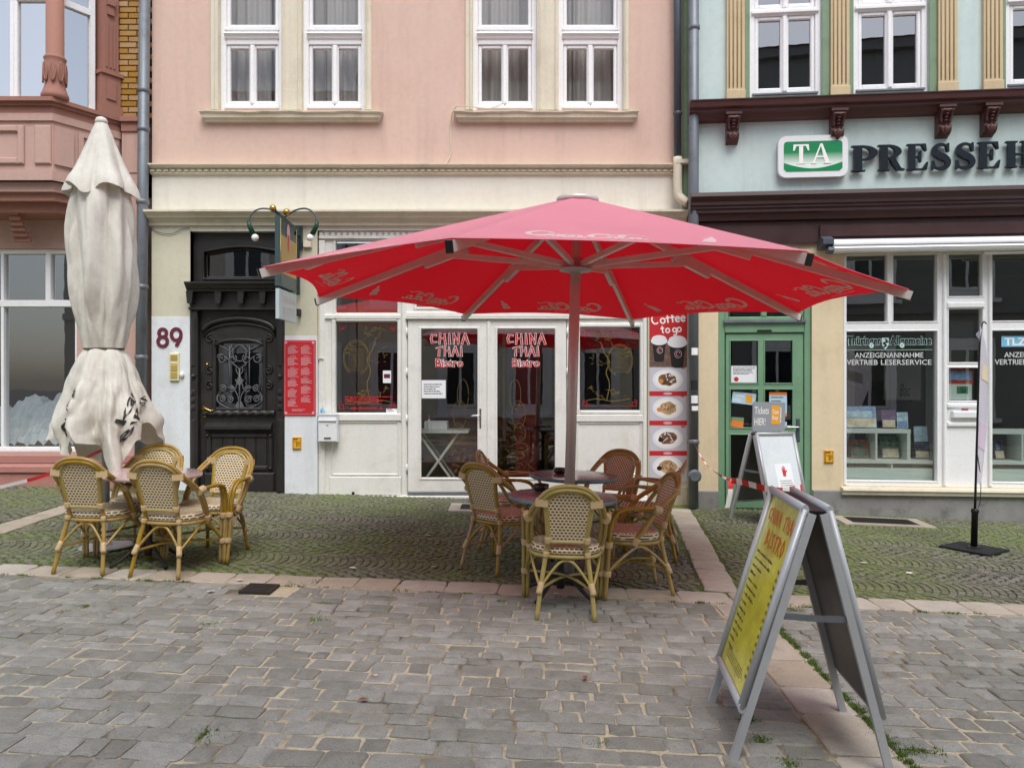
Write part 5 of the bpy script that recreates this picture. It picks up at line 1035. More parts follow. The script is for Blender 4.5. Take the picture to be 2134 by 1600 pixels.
# shop windows
TOPZ = rz(530, 1860); q = MB(); SX1 = RX1 - .3
w_u = [(1757, 1957), (1975, 2052), (2069, 2275)]
big = lambda u: (rz(1003, u), rz(690, u)); up = lambda u: (rz(671, u), TOPZ)
hl = []
W1 = (rx(1762), rx(1955)); W2_ = (rx(1979), rx(2050)); W3 = (rx(2070), SX1 - .1); bz0, bz1 = rz(1002, 1850), rz(690, 1850); uz0 = rz(670, 1850)
m1 = rx(1857); m3 = lerp(W3[0], W3[1], .5)
hl += [(W1[0], W1[1], bz0, bz1), (W1[0], m1 - .035, uz0, TOPZ), (m1 + .035, W1[1], uz0, TOPZ), (W2_[0], W2_[1], rz(617, 2010), TOPZ), (W2_[0], W2_[1], rz(755, 2010), rz(643, 2010)), (W2_[0], W2_[1], rz(835, 2010), rz(766, 2010)), (W3[0], W3[1], bz0, bz1), (W3[0], m3 - .035, uz0, TOPZ), (m3 + .035, W3[1], uz0, TOPZ)]
wall_mesh(q, wX0 + .002, SX1, zs_ + .002, rz(528, 1760) - .002, hl, .03, .12); sw = q.build('shop_window', 'white_frame', rh)
for i, (a, b_, e, g_) in enumerate(hl): pane(a, b_, e, g_, .085, sw, 'shop_glass'); ring(MB(), a - .015, b_ + .015, e - .015, g_ + .015, .0165, .02, .0298, .006).build('glazing_bead', 'white_frame', sw)
for e in (wX0, rx(1966), rx(2061)): MB().bbox(e + .004, e + .045, .0, .0297, zs_ + .01, TOPZ + .0, .01).build('post', 'white_frame', sw)
MB().bbox(W2_[0] - .02, W2_[1] + .02, .0, .0297, rz(645, 2010) + .02, rz(645, 2010) + .09, .012).build('rail', 'white_frame', sw); MB().bbox(W2_[0] - .02, W2_[1] + .02, .0, .0297, rz(850, 2010), rz(841, 2010), .012).bbox(W2_[0] - .02, W2_[1] + .02, .0, .0296, rz(889, 2010), rz(880, 2010), .012).build('rail', 'white_frame', sw)
MB().bbox(rx(1984), rx(2047), -.03, .0298, rz(871, 2010), rz(857, 2010), .01).build('letter_slot', 'alu_white', sw); MB().box(rx(2006), rx(2020), .026, .0298, rz(855, 2010), rz(852, 2010)).build('slot_mark', 'red_print', sw)
sl_ = MB().profile([(.12, zs_), (-.1, zs_ - .02), (-.11, zs_ - .045), (-.09, zs_ - .05), (-.08, zs_ - .1), (-.0, zs_ - .11), (.12, zs_ - .11)], wX0 - .03, RX1); sl_.build('window_sill', 'trim_cream', rh)
q = MB(); room(q, wX0 - .05, RX1 - .1, -.5, 3.35, .31, 3.6); q.build('shop_room', 'room_dark', sw)
# lettering on the panes
yy = .079; a, b_ = rx(1766), rx(1951)
for k_, xa_, xb_, v1_, v0_ in (('anz', rx(1786), rx(1930), 745, 734), ('ver', rx(1769), rx(1834), 760, 749), ('ver2', rx(1841), rx(1947), 760, 749), ('anz', rx(2100), rx(2100) + rx(1930) - rx(1786), 745, 734), ('ver', rx(2080), rx(2080) + rx(1834) - rx(1769), 760, 749)): MB().text(k_, xa_, xb_, rz(v1_, 1850), rz(v0_, 1850), yy).build('lettering', 'grey_film', sw)
t = MB().text('thu_b', rx(1768), rx(1842), rz(724.5, 1850), rz(698.5, 1850), yy).text('allg_b', rx(1858), rx(1948), rz(724.5, 1850), rz(698.5, 1850), yy).prism([(rx(1842.5), rz(703, 1850)), (rx(1857.5), rz(703, 1850)), (rx(1857), rz(718, 1850)), (rx(1850), rz(728, 1850)), (rx(1843), rz(718, 1850))], yy - .0004, yy); t.build('title_outline', 'mint_film', sw)
t = MB().text('thu', rx(1769.3), rx(1841), rz(723, 1850), rz(700, 1850), yy - .002).text('allg', rx(1859), rx(1946.7), rz(723, 1850), rz(700, 1850), yy - .002)
cx, cz = rx(1850), rz(714, 1850); t.ribbon([(v.x, v.y) for v in cr([(cx - .02, cz - .05), (cx + .01, cz - .03), (cx - .015, cz + .0), (cx + .02, cz + .02), (cx + .0, cz + .05)], 5)], [.012, .02, .026, .02, .016, .03] * 5, yy - .002); t.ribbon([(cx + .01, cz + .0), (cx + .04, cz + .02)], .012, yy - .0022).ribbon([(cx - .01, cz - .02), (cx - .035, cz - .0)], .012, yy - .0022); t.build('title', 'blue_black', sw)
MB().box(rx(1764), rx(1949), yy - .0006, yy, rz(729.5, 1850), rz(727.5, 1850)).build('title_rule', 'green_paint', sw)
MB().box(rx(2094), rx(2150), yy - .0006, yy, rz(723, 1850), rz(701, 1850)).build('tlz_panel', 'sky_film', sw); MB().text('tlz', rx(2100), rx(2146), rz(720, 1850), rz(704.5, 1850), yy - .001).build('tlz_letters', 'white_print', sw)
# back wall of the display: grey panel with hand lettering
pbr('display_panel', c(112, 110, 104), .7, .1, 3); pbr('display_stone', c(58, 48, 44), .8, .5, 6, dirt=c(24, 20, 20), dk=.8, ds=5)
MB().box(rx(1775), rx(1850), 1.2, 1.25, .4, 2.3).box(rx(2020), rx(2134), 1.25, 1.3, .4, 2.4).build('display_wall', 'display_panel', sw); MB().box(rx(1850), rx(1985), 1.2, 1.26, .2, 1.55).build('display_wall', 'display_stone', sw); MB().text('bac', rx(1935), rx(1960), rz(828, 1850), rz(800, 1850), .9).build('display_lettering', 'dark_print', sw); MB().box(rx(1900), rx(1985), .91, .93, 1.3, 1.8).build('display_board', 'display_panel', sw)
# display shelves with books
pbr('shelf_white', c(206, 216, 208), .5, .03, 4)
def wpt(x, y, z): v = P0 + EX * x + EY * y; return (v.x, v.y, z)
def shelf(x0, x1, label):
    o = empty('display_shelf', label, 'shelf', wpt(x0, 0, 0), AL); w_ = x1 - x0; zb = rz(968, 1850); zt = rz(896, 1850)
    q = MB(); q.box(0, w_, .15, .5, zb, zb + .045); q.box(0, w_ * .76, .15, .5, zt - .05, zt); q.build('board', 'shelf_white', o)
    for t in (.0, .37, .72): MB().box(w_ * t + .001, w_ * t + (.04 if t != .37 else .025), .151, .5, zb + .0455, zt - .0505).build('divider', 'shelf_white', o)
    MB().box(0, w_, .16, .3, zb - .3, zb - .06).build('apron', 'sage_pale', o); MB().box(w_ * .55, w_ * .57, .17, .3, zb - .06, zb - .0005).build('prop', 'shelf_white', o)
    return zb + .046, zt + .001
plain('sage_pale', c(190, 206, 196), .6)
s1 = shelf(rx(1763), rx(1955), 'pale green display shelf with books in the window left of the narrow glazed door'); s2 = shelf(rx(2070), rx(2070) + rx(1955) - rx(1763), 'pale green display shelf with books in the window behind the feather flag')
def book(u0, u1, z, h, mats, label, lean=.22):
    x0, x1 = rx(u0, -.3), rx(u1, -.3); w_ = x1 - x0; o = empty('book', label, 'book', wpt((x0 + x1) / 2, .3, z + .003), AL, group='books displayed in the shop window')
    def P(x, zz, yy_): c_, s_ = math.cos(lean), math.sin(lean); return (x, yy_ * c_ + zz * s_, zz * c_ - yy_ * s_)
    def slab(x_0, x_1, z_0, z_1, y0, y1): return MB().add([P(x_0, z_0, y0), P(x_1, z_0, y0), P(x_1, z_0, y1), P(x_0, z_0, y1), P(x_0, z_1, y0), P(x_1, z_1, y0), P(x_1, z_1, y1), P(x_0, z_1, y1)], [(0, 3, 2, 1), (4, 5, 6, 7), (0, 1, 5, 4), (1, 2, 6, 5), (2, 3, 7, 6), (3, 0, 4, 7)])
    slab(-w_ / 2, w_ / 2, .006, h, 0, .02).build('cover', mats[0], o)
    slab(-w_ / 2 + .012, w_ / 2 - .012, .015, h * .45, -.0015, -.0003).build('cover_picture', mats[1], o)
    slab(-w_ / 2 + .03, w_ / 2 - .05, h * .5, h * .78, -.0016, -.0003).build('cover_print', mats[2], o)
for i, (nm, col_) in enumerate((('cov_blue', (128, 158, 196)), ('cov_green', (52, 104, 80)), ('cov_red', (168, 70, 54)), ('cov_cream', (214, 204, 176)), ('cov_purple', (96, 62, 104)), ('cov_navy', (44, 54, 84)), ('cov_pale', (180, 210, 220)))): pbr(nm, c(*col_), .3, .4, 9, dirt=c(220, 210, 180), dk=.5, ds=18)
book(1763, 1828, s1[1], .29, ('cov_blue', 'cov_cream', 'cov_pale'), 'large blue landscape book with a village picture on top of a display shelf'); book(1838, 1868, s1[1], .24, ('cov_purple', 'cov_cream', 'cov_purple'), 'purple book with a round rosette cover on a display shelf', .12); book(1870, 1893, s1[1], .21, ('cov_pale', 'cov_blue', 'cov_pale'), 'small pale blue book on top of a display shelf', .1)
book(1775, 1811, s1[0], .25, ('cov_red', 'cov_green', 'cov_green'), 'red framed green picture book in a shelf compartment', .35); book(1839, 1876, s1[0], .29, ('cov_green', 'cov_cream', 'cov_green'), 'dark green illustrated book in a shelf compartment', .3); book(1907, 1938, s1[0], .22, ('cov_navy', 'cov_cream', 'cov_navy'), 'navy book with a pale picture at the end of a shelf', .1); book(1908, 1936, s1[0] + .0, .42, ('cov_pale', 'cov_navy', 'cov_pale'), 'tall pale leaflet standing behind a navy book', .14).__class__
book(2074, 2096, s2[0], .25, ('cov_navy', 'cov_cream', 'cov_blue'), 'navy picture book leaning in the window behind the feather flag', .3); book(2118, 2140, s2[0], .26, ('cov_cream', 'cov_red', 'cov_purple'), 'cream book with red picture in the shelf behind the feather flag', .3)
o = empty('window_poster', 'red and green event posters in the narrow pane behind the feather flag', 'poster', wpt((rx(1983) + rx(2036)) / 2, .1, rz(800, 2010)), AL); w_ = (rx(2036) - rx(1983)) / 2
MB().box(-w_, w_, 0, .003, .0, .21).build('poster_sheet', 'cov_red', o); MB().box(-w_ * .9, w_ * .9, -.002, -.0002, .05, .16).build('poster_picture', 'cov_blue', o); MB().box(-w_, w_ * .9, -.0015, .0028, -.2, -.001).build('poster_sheet', 'sage_pale', o); MB().box(-w_ * .3, w_ * .6, -.003, -.0016, -.12, -.03).build('poster_picture', 'cov_green', o)
gas_sign(*[v for v in wpt(rx(1727), -.001, rz(951, 1727))], AL, 'small yellow utility marker plate on the sand coloured wall beside the green door')
# ---- signs of the mint house
ta = empty('logo_sign', 'rounded white and green sign reading TA on the mint wall', 'sign', wpt(rx(1690), 0, rz(330, 1690)), AL)
def rrect(hw, hh, r, n=6):
    out = []
    for cx, cz, a0 in ((hw - r, hh - r, 0), (-hw + r, hh - r, 90), (-hw + r, -hh + r, 180), (hw - r, -hh + r, 270)): out += arc(cx, cz, r, r, a0, a0 + 90, n)
    return out
hw_, hh = (rx(1762) - rx(1618)) / 2, (rz(287, 1690) - rz(373, 1690)) / 2
MB().prism(rrect(hw_, hh, .1), -.09, -.02).build('box', 'alu_white', ta); plain('ta_green', c(22, 136, 84), .35); plain('ta_pale', c(214, 234, 222), .4)
m, ns, ls, b2 = nodes('ta_fade'); tc = ns.new('ShaderNodeTexCoord'); sx = ns.new('ShaderNodeSeparateXYZ'); ls.new(tc.outputs['Object'], sx.inputs[0]); ls.new(mix(ns, ls, c(228, 240, 232), c(22, 136, 84), ramp(ns, ls, sx.outputs[2], -.1, .05)), b2.inputs['Base Color']); b2.inputs['Roughness'].default_value = .35
MB().prism(rrect(hw_ * .84, hh * .72, .04), -.0935, -.0902).build('face', 'ta_fade', ta)
MB().prism([(-hw_ * .84, -hh * .3)] + [(lerp(-hw_ * .84, hw_ * .84, i / 16), -hh * .3 - .075 * math.sin(math.pi * i / 16)) for i in range(1, 16)] + [(hw_ * .84, -hh * .3), (hw_ * .84, -hh * .6), (hw_ * .76, -hh * .72), (-hw_ * .76, -hh * .72), (-hw_ * .84, -hh * .6)], -.0948, -.0937).build('curve', 'ta_green', ta)
def poly_letter(mb, strokes, x, z, s, y0, y1):
    for k, pts in enumerate(strokes): mb.prism([(x + p[0] * s, z + p[1] * s) for p in pts], y0 - k * .0006, y1)
sx_ = lambda x, w, z, h=.07: [(x, z), (x + w, z), (x + w, z + h), (x, z + h)]
q = MB(); poly_letter(q, [sx_(.28, .2, .0, 1), sx_(.16, .44, 0, .06), [(0, 1), (.76, 1), (.78, .68), (.72, .68), (.62, .91), (.14, .91), (.06, .68), (-.02, .68)]], -.24, -.095, .245, -.0975, -.0952); poly_letter(q, [[(.0, 0), (.1, 0), (.46, 1), (.4, 1.02)], [(.4, 1.02), (.5, 1.02), (.88, 0), (.64, 0)], sx_(.2, .4, .3, .08), sx_(-.06, .26, 0, .06), sx_(.56, .4, 0, .06)], -.01, -.095, .245, -.0978, -.0953); q.build('letters', 'white_print', ta)
# PRESSEH... : heavy serif letters mounted on the wall
def serif(ch):
    st = .26; S_ = [sx_(.06, st, 0, 1)]; foot = lambda x, w: sx_(x, w, 0, .06); head = lambda x, w: sx_(x, w, .94, .06)
    def bowl(z0, z1, x0, x1, t): 
        cz, rz_ = (z0 + z1) / 2, (z1 - z0) / 2; o = arc(x0, cz, x1 - x0, rz_, 90, -90, 14); i = arc(x0, cz, x1 - x0 - t, rz_ - .07, -90, 90, 14); return o + i
    if ch == 'P': return S_ + [foot(-.02, .44), head(-.02, .4), bowl(.42, 1, .32, .82, .24)]
    if ch == 'R': return S_ + [foot(-.02, .4), head(-.02, .4), bowl(.46, 1, .32, .8, .24), [(.34, .5), (.56, .5), (.78, .1), (.9, .06), (.9, 0), (.62, 0)]]
    if ch == 'E': return S_ + [foot(-.02, .8), head(-.02, .76), sx_(.32, .22, .47, .07), [(.5, .3), (.56, .3), (.56, .72), (.5, .72), (.44, .52)], [(.78, 0), (.84, .3), (.78, .3), (.6, .06)], [(.74, 1), (.78, .72), (.72, .72), (.56, .94)]]
    if ch == 'H': return S_ + [foot(-.02, .42), head(-.02, .42), sx_(.6, st, 0, 1), foot(.52, .42), head(.52, .42), sx_(.32, .28, .47, .07)]
    if ch == 'S':
        sp = [(v.x, v.y) for v in cr([(.72, .78), (.6, .92), (.4, .95), (.2, .85), (.18, .68), (.36, .54), (.58, .44), (.7, .28), (.62, .1), (.4, .05), (.18, .1), (.08, .26)], 4)]; n = len(sp); out = []
        w_ = [.06 + .2 * math.sin(math.pi * min(1, max(0, (i / (n - 1) - .12) / .76))) for i in range(n)]; L = []; Q = []
        for i in range(n):
            a = Vector(sp[max(i - 1, 0)]); b_ = Vector(sp[min(i + 1, n - 1)]); t = (b_ - a).normalized(); nn = Vector((-t.y, t.x)) * w_[i] / 2; p = Vector(sp[i]); L.append((p + nn)[:]); Q.append((p - nn)[:])
        return [L + Q[::-1], [(.66, .66), (.74, .66), (.74, 1.0), (.68, 1.0), (.6, .9)], [(.06, .0), (.12, .0), (.2, .1), (.14, .34), (.06, .34)]]
ls_ = empty('shop_lettering', 'large black serif letters PRESSEH mounted on the mint wall', 'lettering', wpt(0, 0, 0), AL)
us = [(1775, 1828), (1830, 1885), (1890, 1935), (1938, 1985), (1988, 2036), (2038, 2085), (2096, 2152)]
for ch, (a, b_) in zip('PRESSEH', us):
    x0, x1 = rx(a, .05), rx(b_, .05); z0, z1 = rz(359, 1775, .05), rz(305, 1775, .05); q = MB(); wid = {'P': .82, 'R': .92, 'E': .88, 'S': .90, 'H': .98}[ch]
    for k, pts in enumerate(serif(ch)): q.prism([(x0 + p[0] / wid * (x1 - x0), lerp(z0, z1, p[1])) for p in pts], -.075 - k * .0006, -.03)
    q.build('letter', 'blue_black', ls_); MB().box(x0 + .06, x0 + .08, -.03, 0, lerp(z0, z1, .5), lerp(z0, z1, .55)).build('spacer', 'zinc', ls_)
# awning cassette
aw = empty('awning', 'white rolled up awning cassette under the dark brown fascia', 'awning', wpt(0, 0, 0), AL); a0 = rx(1738, .3); za = rz(498, 1740, .3)
MB().profile([(-.051, za), (-.16, za + .02), (-.25, za - .0), (-.29, za - .05), (-.29, za - .07), (-.2, za - .09), (-.051, za - .09)], a0, RX1 - .2).build('cassette', 'alu_white', aw); MB().profile([(-.2, za - .0905), (-.29, za - .0905), (-.31, za - .115), (-.29, za - .15), (-.24, za - .165), (-.2, za - .15)], a0, RX1 - .2).build('front_bar', 'alu_white', aw)
MB().profile([(-.051, za + .02), (-.2, za + .05), (-.31, za - .0), (-.31, za - .06), (-.18, za - .1), (-.051, za - .1)], a0 - .13, a0 - .0005).build('end_cap', 'zinc_dark', aw); MB().profile([(-.19, za - .101), (-.32, za - .1), (-.33, za - .14), (-.25, za - .18), (-.19, za - .16)], a0 - .07, a0 - .0006).build('end_cap', 'zinc_dark', aw)
MB().box(rx(2052, .2), rx(2052, .2) + .7, -.2, -.16, za - .2, za - .17).build('folding_arm', 'alu_white', aw)
# pipes at the boundary
pr = pipe('rain_pipe', 'grey zinc rain pipe at the corner of the mint house with inspection cap', px(1442, .25), FY - .32, gz(2.3) - .05, 8.5, .066, 'zinc', (pz(60, .3), pz(920, .3)), lean=.01)
MB().lathe([(.085, 0), (.085, .03), (.06, .036), (.06, .045)], 0, 0, 18).build('inspection_cap', 'zinc', pr).matrix_local = Matrix.Translation((0, -.06, pz(990, .3) - (gz(2.3) - .05))) @ Matrix.Rotation(R(90), 4, 'X')
for zz, hh, mt, sx in ((pz(740, .3), .09, 'white_print', .01), (pz(812, .3), .12, 'dark_print', .0), (pz(840, .3), .1, 'paper', .005), (pz(855, .3), .06, 'white_print', .012)):
    q = MB(); n = 6; z_ = zz - (gz(2.3) - .05); vs = []
    for i in range(n + 1): an = R(-130 + i * 14 + sx * 900); vs += [(.0672 * math.cos(an), .0672 * math.sin(an), z_), (.0672 * math.cos(an), .0672 * math.sin(an), z_ + hh)]
    q.add(vs, [(2 * i, 2 * i + 2, 2 * i + 3, 2 * i + 1) for i in range(n)]); q.build('sticker', mt, pr)
pp = empty('rain_pipe', 'dark zinc rain pipe with cream lower elbow at the right edge of the pink house', 'rain pipe', (px(1412, .12), FY - .13, pz(432)))
MB().tube([(0, 0, pz(335) - pz(432)), (.0, 0, 8.4 - pz(432))], .05, 12).build('tube', 'zinc_dark', pp); MB().lathe([(.052, pz(244) - pz(432) - .02), (.062, pz(244) - pz(432)), (.052, pz(244) - pz(432) + .02)], 0, 0, 12, cap=False).build('collar', 'zinc_dark', pp)
MB().tube(cr([(0, 0, pz(334) - pz(432)), (0, 0, pz(400) - pz(432)), (.03, -.02, pz(418) - pz(432)), (.12, -.1, 0)], 5), .058, 12).build('elbow', 'trim_cream', pp)
MB().box(px(1408) - px(1412), px(1440) - px(1412), -.06, .1, pz(348) - pz(432), pz(340) - pz(432)).build('flashing', 'trim_cream', pp)
q = tag(MB().bbox(px(1421), px(1437), FY - .1, FY + .3, pz(438), 9.4, .01).build('boundary_strip', 'sage_paint'), 'weathered green edge strip between the two rain pipes', 'wall edge')
# ------------------------------------------------------------ houses across the street (seen in the panes)
plain('opp_wall', c(226, 216, 192), .9); plain('opp_wall_b', c(206, 200, 188), .9); plain('opp_pane', c(40, 46, 52), .1); plain('opp_wall_c', c(128, 128, 128), .9); pbr('roof_tile', c(120, 70, 54), .8, .2, 4, .5, 20)
for i, (x0, x1, h, mt) in enumerate(((-15, -5.2, 9.2, 'opp_wall_b'), (-5.15, 4.0, 11.5, 'opp_wall'), (4.05, 15, 12.0, 'opp_wall_c'))):
    o = empty('opposite_house', ('grey plastered house across the street reflected in the oriel panes', 'sand plastered house across the street reflected in the bistro panes', 'grey plastered house across the street reflected in the mint house panes')[i], 'house', (0, -5.2, 0))
    q = MB(); q.box(x0, x1, -6, 0, -.6, h); q.box(x0, x1, -.0, .25, h - .3, h - .001); q.box(x0, x1, -.0, .12, 3.6, 3.8); q.build('wall', mt, o); q = MB(); q.profile([(.35, h), (-3, h + (3.2 if i < 2 else 1.2)), (-6, h)], x0, x1); q.build('roof', 'roof_tile', o)
    n = int((x1 - x0) / 2.2)
    for st_ in range(3):
        for k in range(n):
            xc = x0 + (k + .5) * (x1 - x0) / n; z0 = .9 + st_ * 3.4 + (0 if st_ else -.2); f = MB(); ring(f, xc - .55, xc + .55, z0, z0 + 1.9, .1, .0, .06, .01); f.box(xc - .04, xc + .04, .0, .055, z0 + .1, z0 + 1.8); ring(f, xc - .75, xc + .75, z0 - .25, z0 + 2.15, .19, .0, .05, .02, .24, .24); f.box(xc - .9, xc + .9, .0, .14, z0 - .36, z0 - .2505); f = f.build('window', 'white_frame', o); MB().box(xc - .45, xc + .45, .005, .02, z0 + .1, z0 + 1.8).build('pane', 'opp_pane', f)
# ------------------------------------------------------------ bistro chair
def make_chair(bam, framemat):
    root = empty('bistro_chair', 'x', 'chair')
    yb = lambda z: -.195 - (z - .42) * .3
    for s in (-1, 1):
        MB().tube(cr([(s * .19, -.285, 0), (s * .165, -.235, .22), (s * .137, -.196, .42), (s * .128, yb(.52), .52), (s * .152, yb(.74), .74), (s * .155, yb(.78), .78)], 5), .0155, 10).build('rear_leg', bam, root)
        for off in (-.017, .017):
            pass
        a = MB()
        for off in (-.0155, .0155):
            a.tube(cr([(s * (.255 + off * .2), -.125, .645 + off), (s * (.275 + off), -.04, .655 + off * .6), (s * (.282 + off), .1, .66), (s * (.283 + off), .19, .63), (s * (.279 + off), .235, .54), (s * (.272 + off), .245, .4)], 5), .0135, 9)
        a.build('armrest', bam, root)
        a = MB()
        for off in (-.0155, .0155): a.tube(cr([(s * (.272 + off), .245, .4), (s * (.268 + off), .252, .2), (s * (.262 + off * .8), .262, 0)], 4), .0135, 9)
        a.build('front_leg', bam, root)
    h = MB()
    for k, rr in ((0, .0145), (1, .0135)):
        e = -.026 * k
        pts = [(.235 + e * .4, .06, .395), (.262 + e, -.02, .5), (.256 + e, -.125, .645), (.212 + e, yb(.76) + .02, .765 + e * .35), (.125 + e * .4, yb(.85) - .01, .858 + e * .8), (0, yb(.88) - .012, .885 + e)]
        pts = pts + [(-p[0], p[1], p[2]) for p in pts[-2::-1]]; h.tube(cr(pts, 5), rr, 10)
    h.build('back_hoop', bam, root)
    loop = [(-.118, .505), (-.128, .6), (-.138, .7), (-.142, .765), (-.11, .812), (-.055, .838), (0, .845), (.055, .838), (.11, .812), (.142, .765), (.138, .7), (.128, .6), (.118, .505), (.06, .5), (0, .5), (-.06, .5)]
    MB().tube(cr([(x, yb(z), z) for x, z in loop], 3, True), .0135, 8, True).build('back_frame', framemat, root)
    w_ = MB(); inner = [(x * .96, z) for x, z in loop]; n = len(inner)
    vs = [(x, yb(z) - .006, z) for x, z in inner] + [(x, yb(z) + .006, z) for x, z in inner]
    w_.add(vs, [tuple(range(n)), tuple(range(2 * n - 1, n - 1, -1))] + [(i, (i + 1) % n, n + (i + 1) % n, n + i) for i in range(n)]); w_.build('back_panel', 'back_weave', root)
    # woven seat
    st_ = MB(); n = 36; prof = [(.93, .408, 1), (1.0, .418, 1), (1.015, .435, 1), (1.0, .452, 1), (.95, .462, 0), (.8, .466, 0), (.4, .463, 0), (.02, .461, 0)]; vs = []
    def sup(a, f): ca, sa = math.cos(a), math.sin(a); return (f * .236 * math.copysign(abs(ca) ** .75, ca), .02 + f * .222 * math.copysign(abs(sa) ** .75, sa))
    for f, z, _ in prof: vs += [(*sup(6.28319 * k / n, f), z) for k in range(n)]
    st_.add(vs, [], 0, True); b0 = len(st_.v) - len(vs)
    for i in range(len(prof) - 1):
        for k in range(n): st_.f.append((b0 + i * n + k, b0 + i * n + (k + 1) % n, b0 + (i + 1) * n + (k + 1) % n, b0 + (i + 1) * n + k)); st_.m.append(1 if prof[i][2] else 0); st_.sm.append(True)
    st_.f.append(tuple(b0 + k for k in range(n))[::-1]); st_.m.append(1); st_.sm.append(False)
    st_.build('seat', ['seat_weave', 'rim_weave'], root)
    MB().tube([(*sup(6.28319 * k / n, 1.0), .396) for k in range(n)], .0135, 8, True).build('seat_ring', bam, root)
    br = MB(); br.tube(cr([(-.172, -.243, .2), (-.1, -.215, .3), (-.035, -.195, .365), (.035, -.195, .365), (.1, -.215, .3), (.172, -.243, .2)], 5), .010, 8); br.build('rear_arch', bam, root)
    br = MB(); br.tube(cr([(-.262, .25, .22), (-.17, .235, .33), (-.05, .225, .38), (.05, .225, .38), (.17, .235, .33), (.262, .25, .22)], 5), .010, 8); br.build('front_arch', bam, root)
    for s in (-1, 1):
        MB().tube(cr([(s * .172, -.243, .2), (s * .215, -.12, .31), (s * .235, 0, .375), (s * .252, .12, .31), (s * .265, .245, .2)], 5), .010, 8).build('side_arch', bam, root)
        MB().tube(cr([(s * .17, -.243, .195), (0, 0, .225 + .004 * s), (-s * .262, .252, .195)], 5), .010, 8).build('stretcher', bam, root)
    def wrap(p, q_, r): MB().tube([lerp(Vector(p), Vector(q_), t / 4) for t in range(5)], [r * .97, r * 1.03, r, r * 1.03, r * .97], 8).build('cane_binding', 'wrap', root)
    for s in (-1, 1):
        wrap((s * .18, -.26, .165), (s * .162, -.232, .235), .021); wrap((s * .14, -.2, .395), (s * .136, -.2, .43), .021); wrap((s * .129, yb(.5), .49), (s * .13, yb(.53), .535), .022)
        wrap((s * .272, .247, .375), (s * .273, .243, .42), .031); wrap((s * .269, .25, .17), (s * .27, .249, .21), .03); wrap((s * .236, .05, .385), (s * .248, .02, .435), .027)
        wrap((s * .258, -.145, .64), (s * .27, -.085, .655), .032)
        k = MB(); k.beam((s * .135, yb(.765) - .004, .765), (s * .215, yb(.77) + .012, .77), .05, .042, (0, 1, 0)); k.build('cane_binding', 'wrap', root)
    return root
ch0 = make_chair('bamboo', 'bamboo_green'); ch1 = make_chair('bamboo_green', 'bamboo_green')
used = set()
def place_chair(proto, x, y, face, label, group):
    if proto.name in used: o = copy_tree(proto)
    else: o = proto; used.add(proto.name)
    # origin of the model is the seat centre
    an = math.atan2(-face[0], face[1])
    o.matrix_world = Matrix.Translation((x, y, gz(x) + .002)) @ TILT @ Matrix.Rotation(an, 4, 'Z'); tag(o, label, 'chair', group)
gl_ = 'bistro chairs around the closed parasol'; gr_ = 'bistro chairs around the two tables under the red parasol'
place_chair(ch0, -3.27, 6.08, (.03, 1), 'yellow bamboo bistro chair backing onto the kerb stones, under the folded parasol skirt', gl_)
place_chair(ch0, -2.655, 6.03, (.09, 1), 'yellow bamboo bistro chair backing onto the kerb, facing the chair with pale back', gl_)
place_chair(ch0, -3.19, 6.62, (.05, -1), 'yellow bamboo bistro chair facing the street between parasol pole and rose table', gl_)
place_chair(ch0, -2.56, 6.54, (-.12, -1), 'bamboo bistro chair with pale back in front of the black door', gl_)
place_chair(ch1, .355, 5.28, (.02, 1), 'greenish bamboo bistro chair standing on the setts with its back to the street', gr_)
place_chair(ch0, -.1, 6.42, (.6, .8), 'bistro chair turned diagonally towards the tables, in front of the glazed doors', gr_)
place_chair(ch0, .0, 7.2, (1, -.12), 'bistro chair side-on behind the diagonal chair, its arms towards the rear table', gr_)
place_chair(ch0, .93, 7.48, (-.45, -.88), 'bistro chair facing the street behind the rear table, before the white panel', gr_)
place_chair(ch0, .88, 5.81, (-.98, -.16), 'bistro chair side-on at the front table, facing the parasol pole from the right', gr_)
place_chair(ch0, 1.21, 6.98, (-.95, .25), 'bistro chair beside the food poster, half hidden behind another chair', gr_)
# ------------------------------------------------------------ tables
def table(x, y, top, edge, label, r=.395):
    o = empty('bistro_table', label, 'table', (x, y, gz(x) + .002), .4, True, 'round bistro tables')
    MB().lathe([(r - .012, .7), (r, .706), (r, .722), (r - .006, .73)], 0, 0, 48, cap=False).build('table_edge', edge, o)
    MB().lathe([(r - .013, .7001), (.01, .7001)], 0, 0, 48, cap=False).build('table_underside', 'rubber', o); MB().lathe([(r - .0055, .7302), (r - .03, .7315), (.001, .7315)], 0, 0, 48, cap=False).build('table_top', top, o)
    MB().lathe([(.028, .06), (.034, .12), (.024, .2), (.024, .62), (.04, .66), (.12, .695), (.12, .7)], 0, 0, 14).build('column', 'iron', o)
    for k in range(4):
        an = k * math.pi / 2 + .5; MB().tube(cr([(.02 * math.cos(an), .02 * math.sin(an), .16), (.12 * math.cos(an), .12 * math.sin(an), .12), (.23 * math.cos(an), .23 * math.sin(an), .045), (.3 * math.cos(an), .3 * math.sin(an), .014)], 5), .014, 8).build('foot', 'iron', o)
table(-2.95, 6.22, 'marble_rose', 'marble_rose', 'round table with polished rose marble top among the chairs at the folded parasol')
table(.35, 5.58, 'marble_plum', 'edge_teal', 'round plum topped table with worn teal edge between front chair and parasol pole')
table(.53, 6.86, 'marble_plum', 'edge_teal', 'round plum topped table with worn teal edge behind the parasol pole')
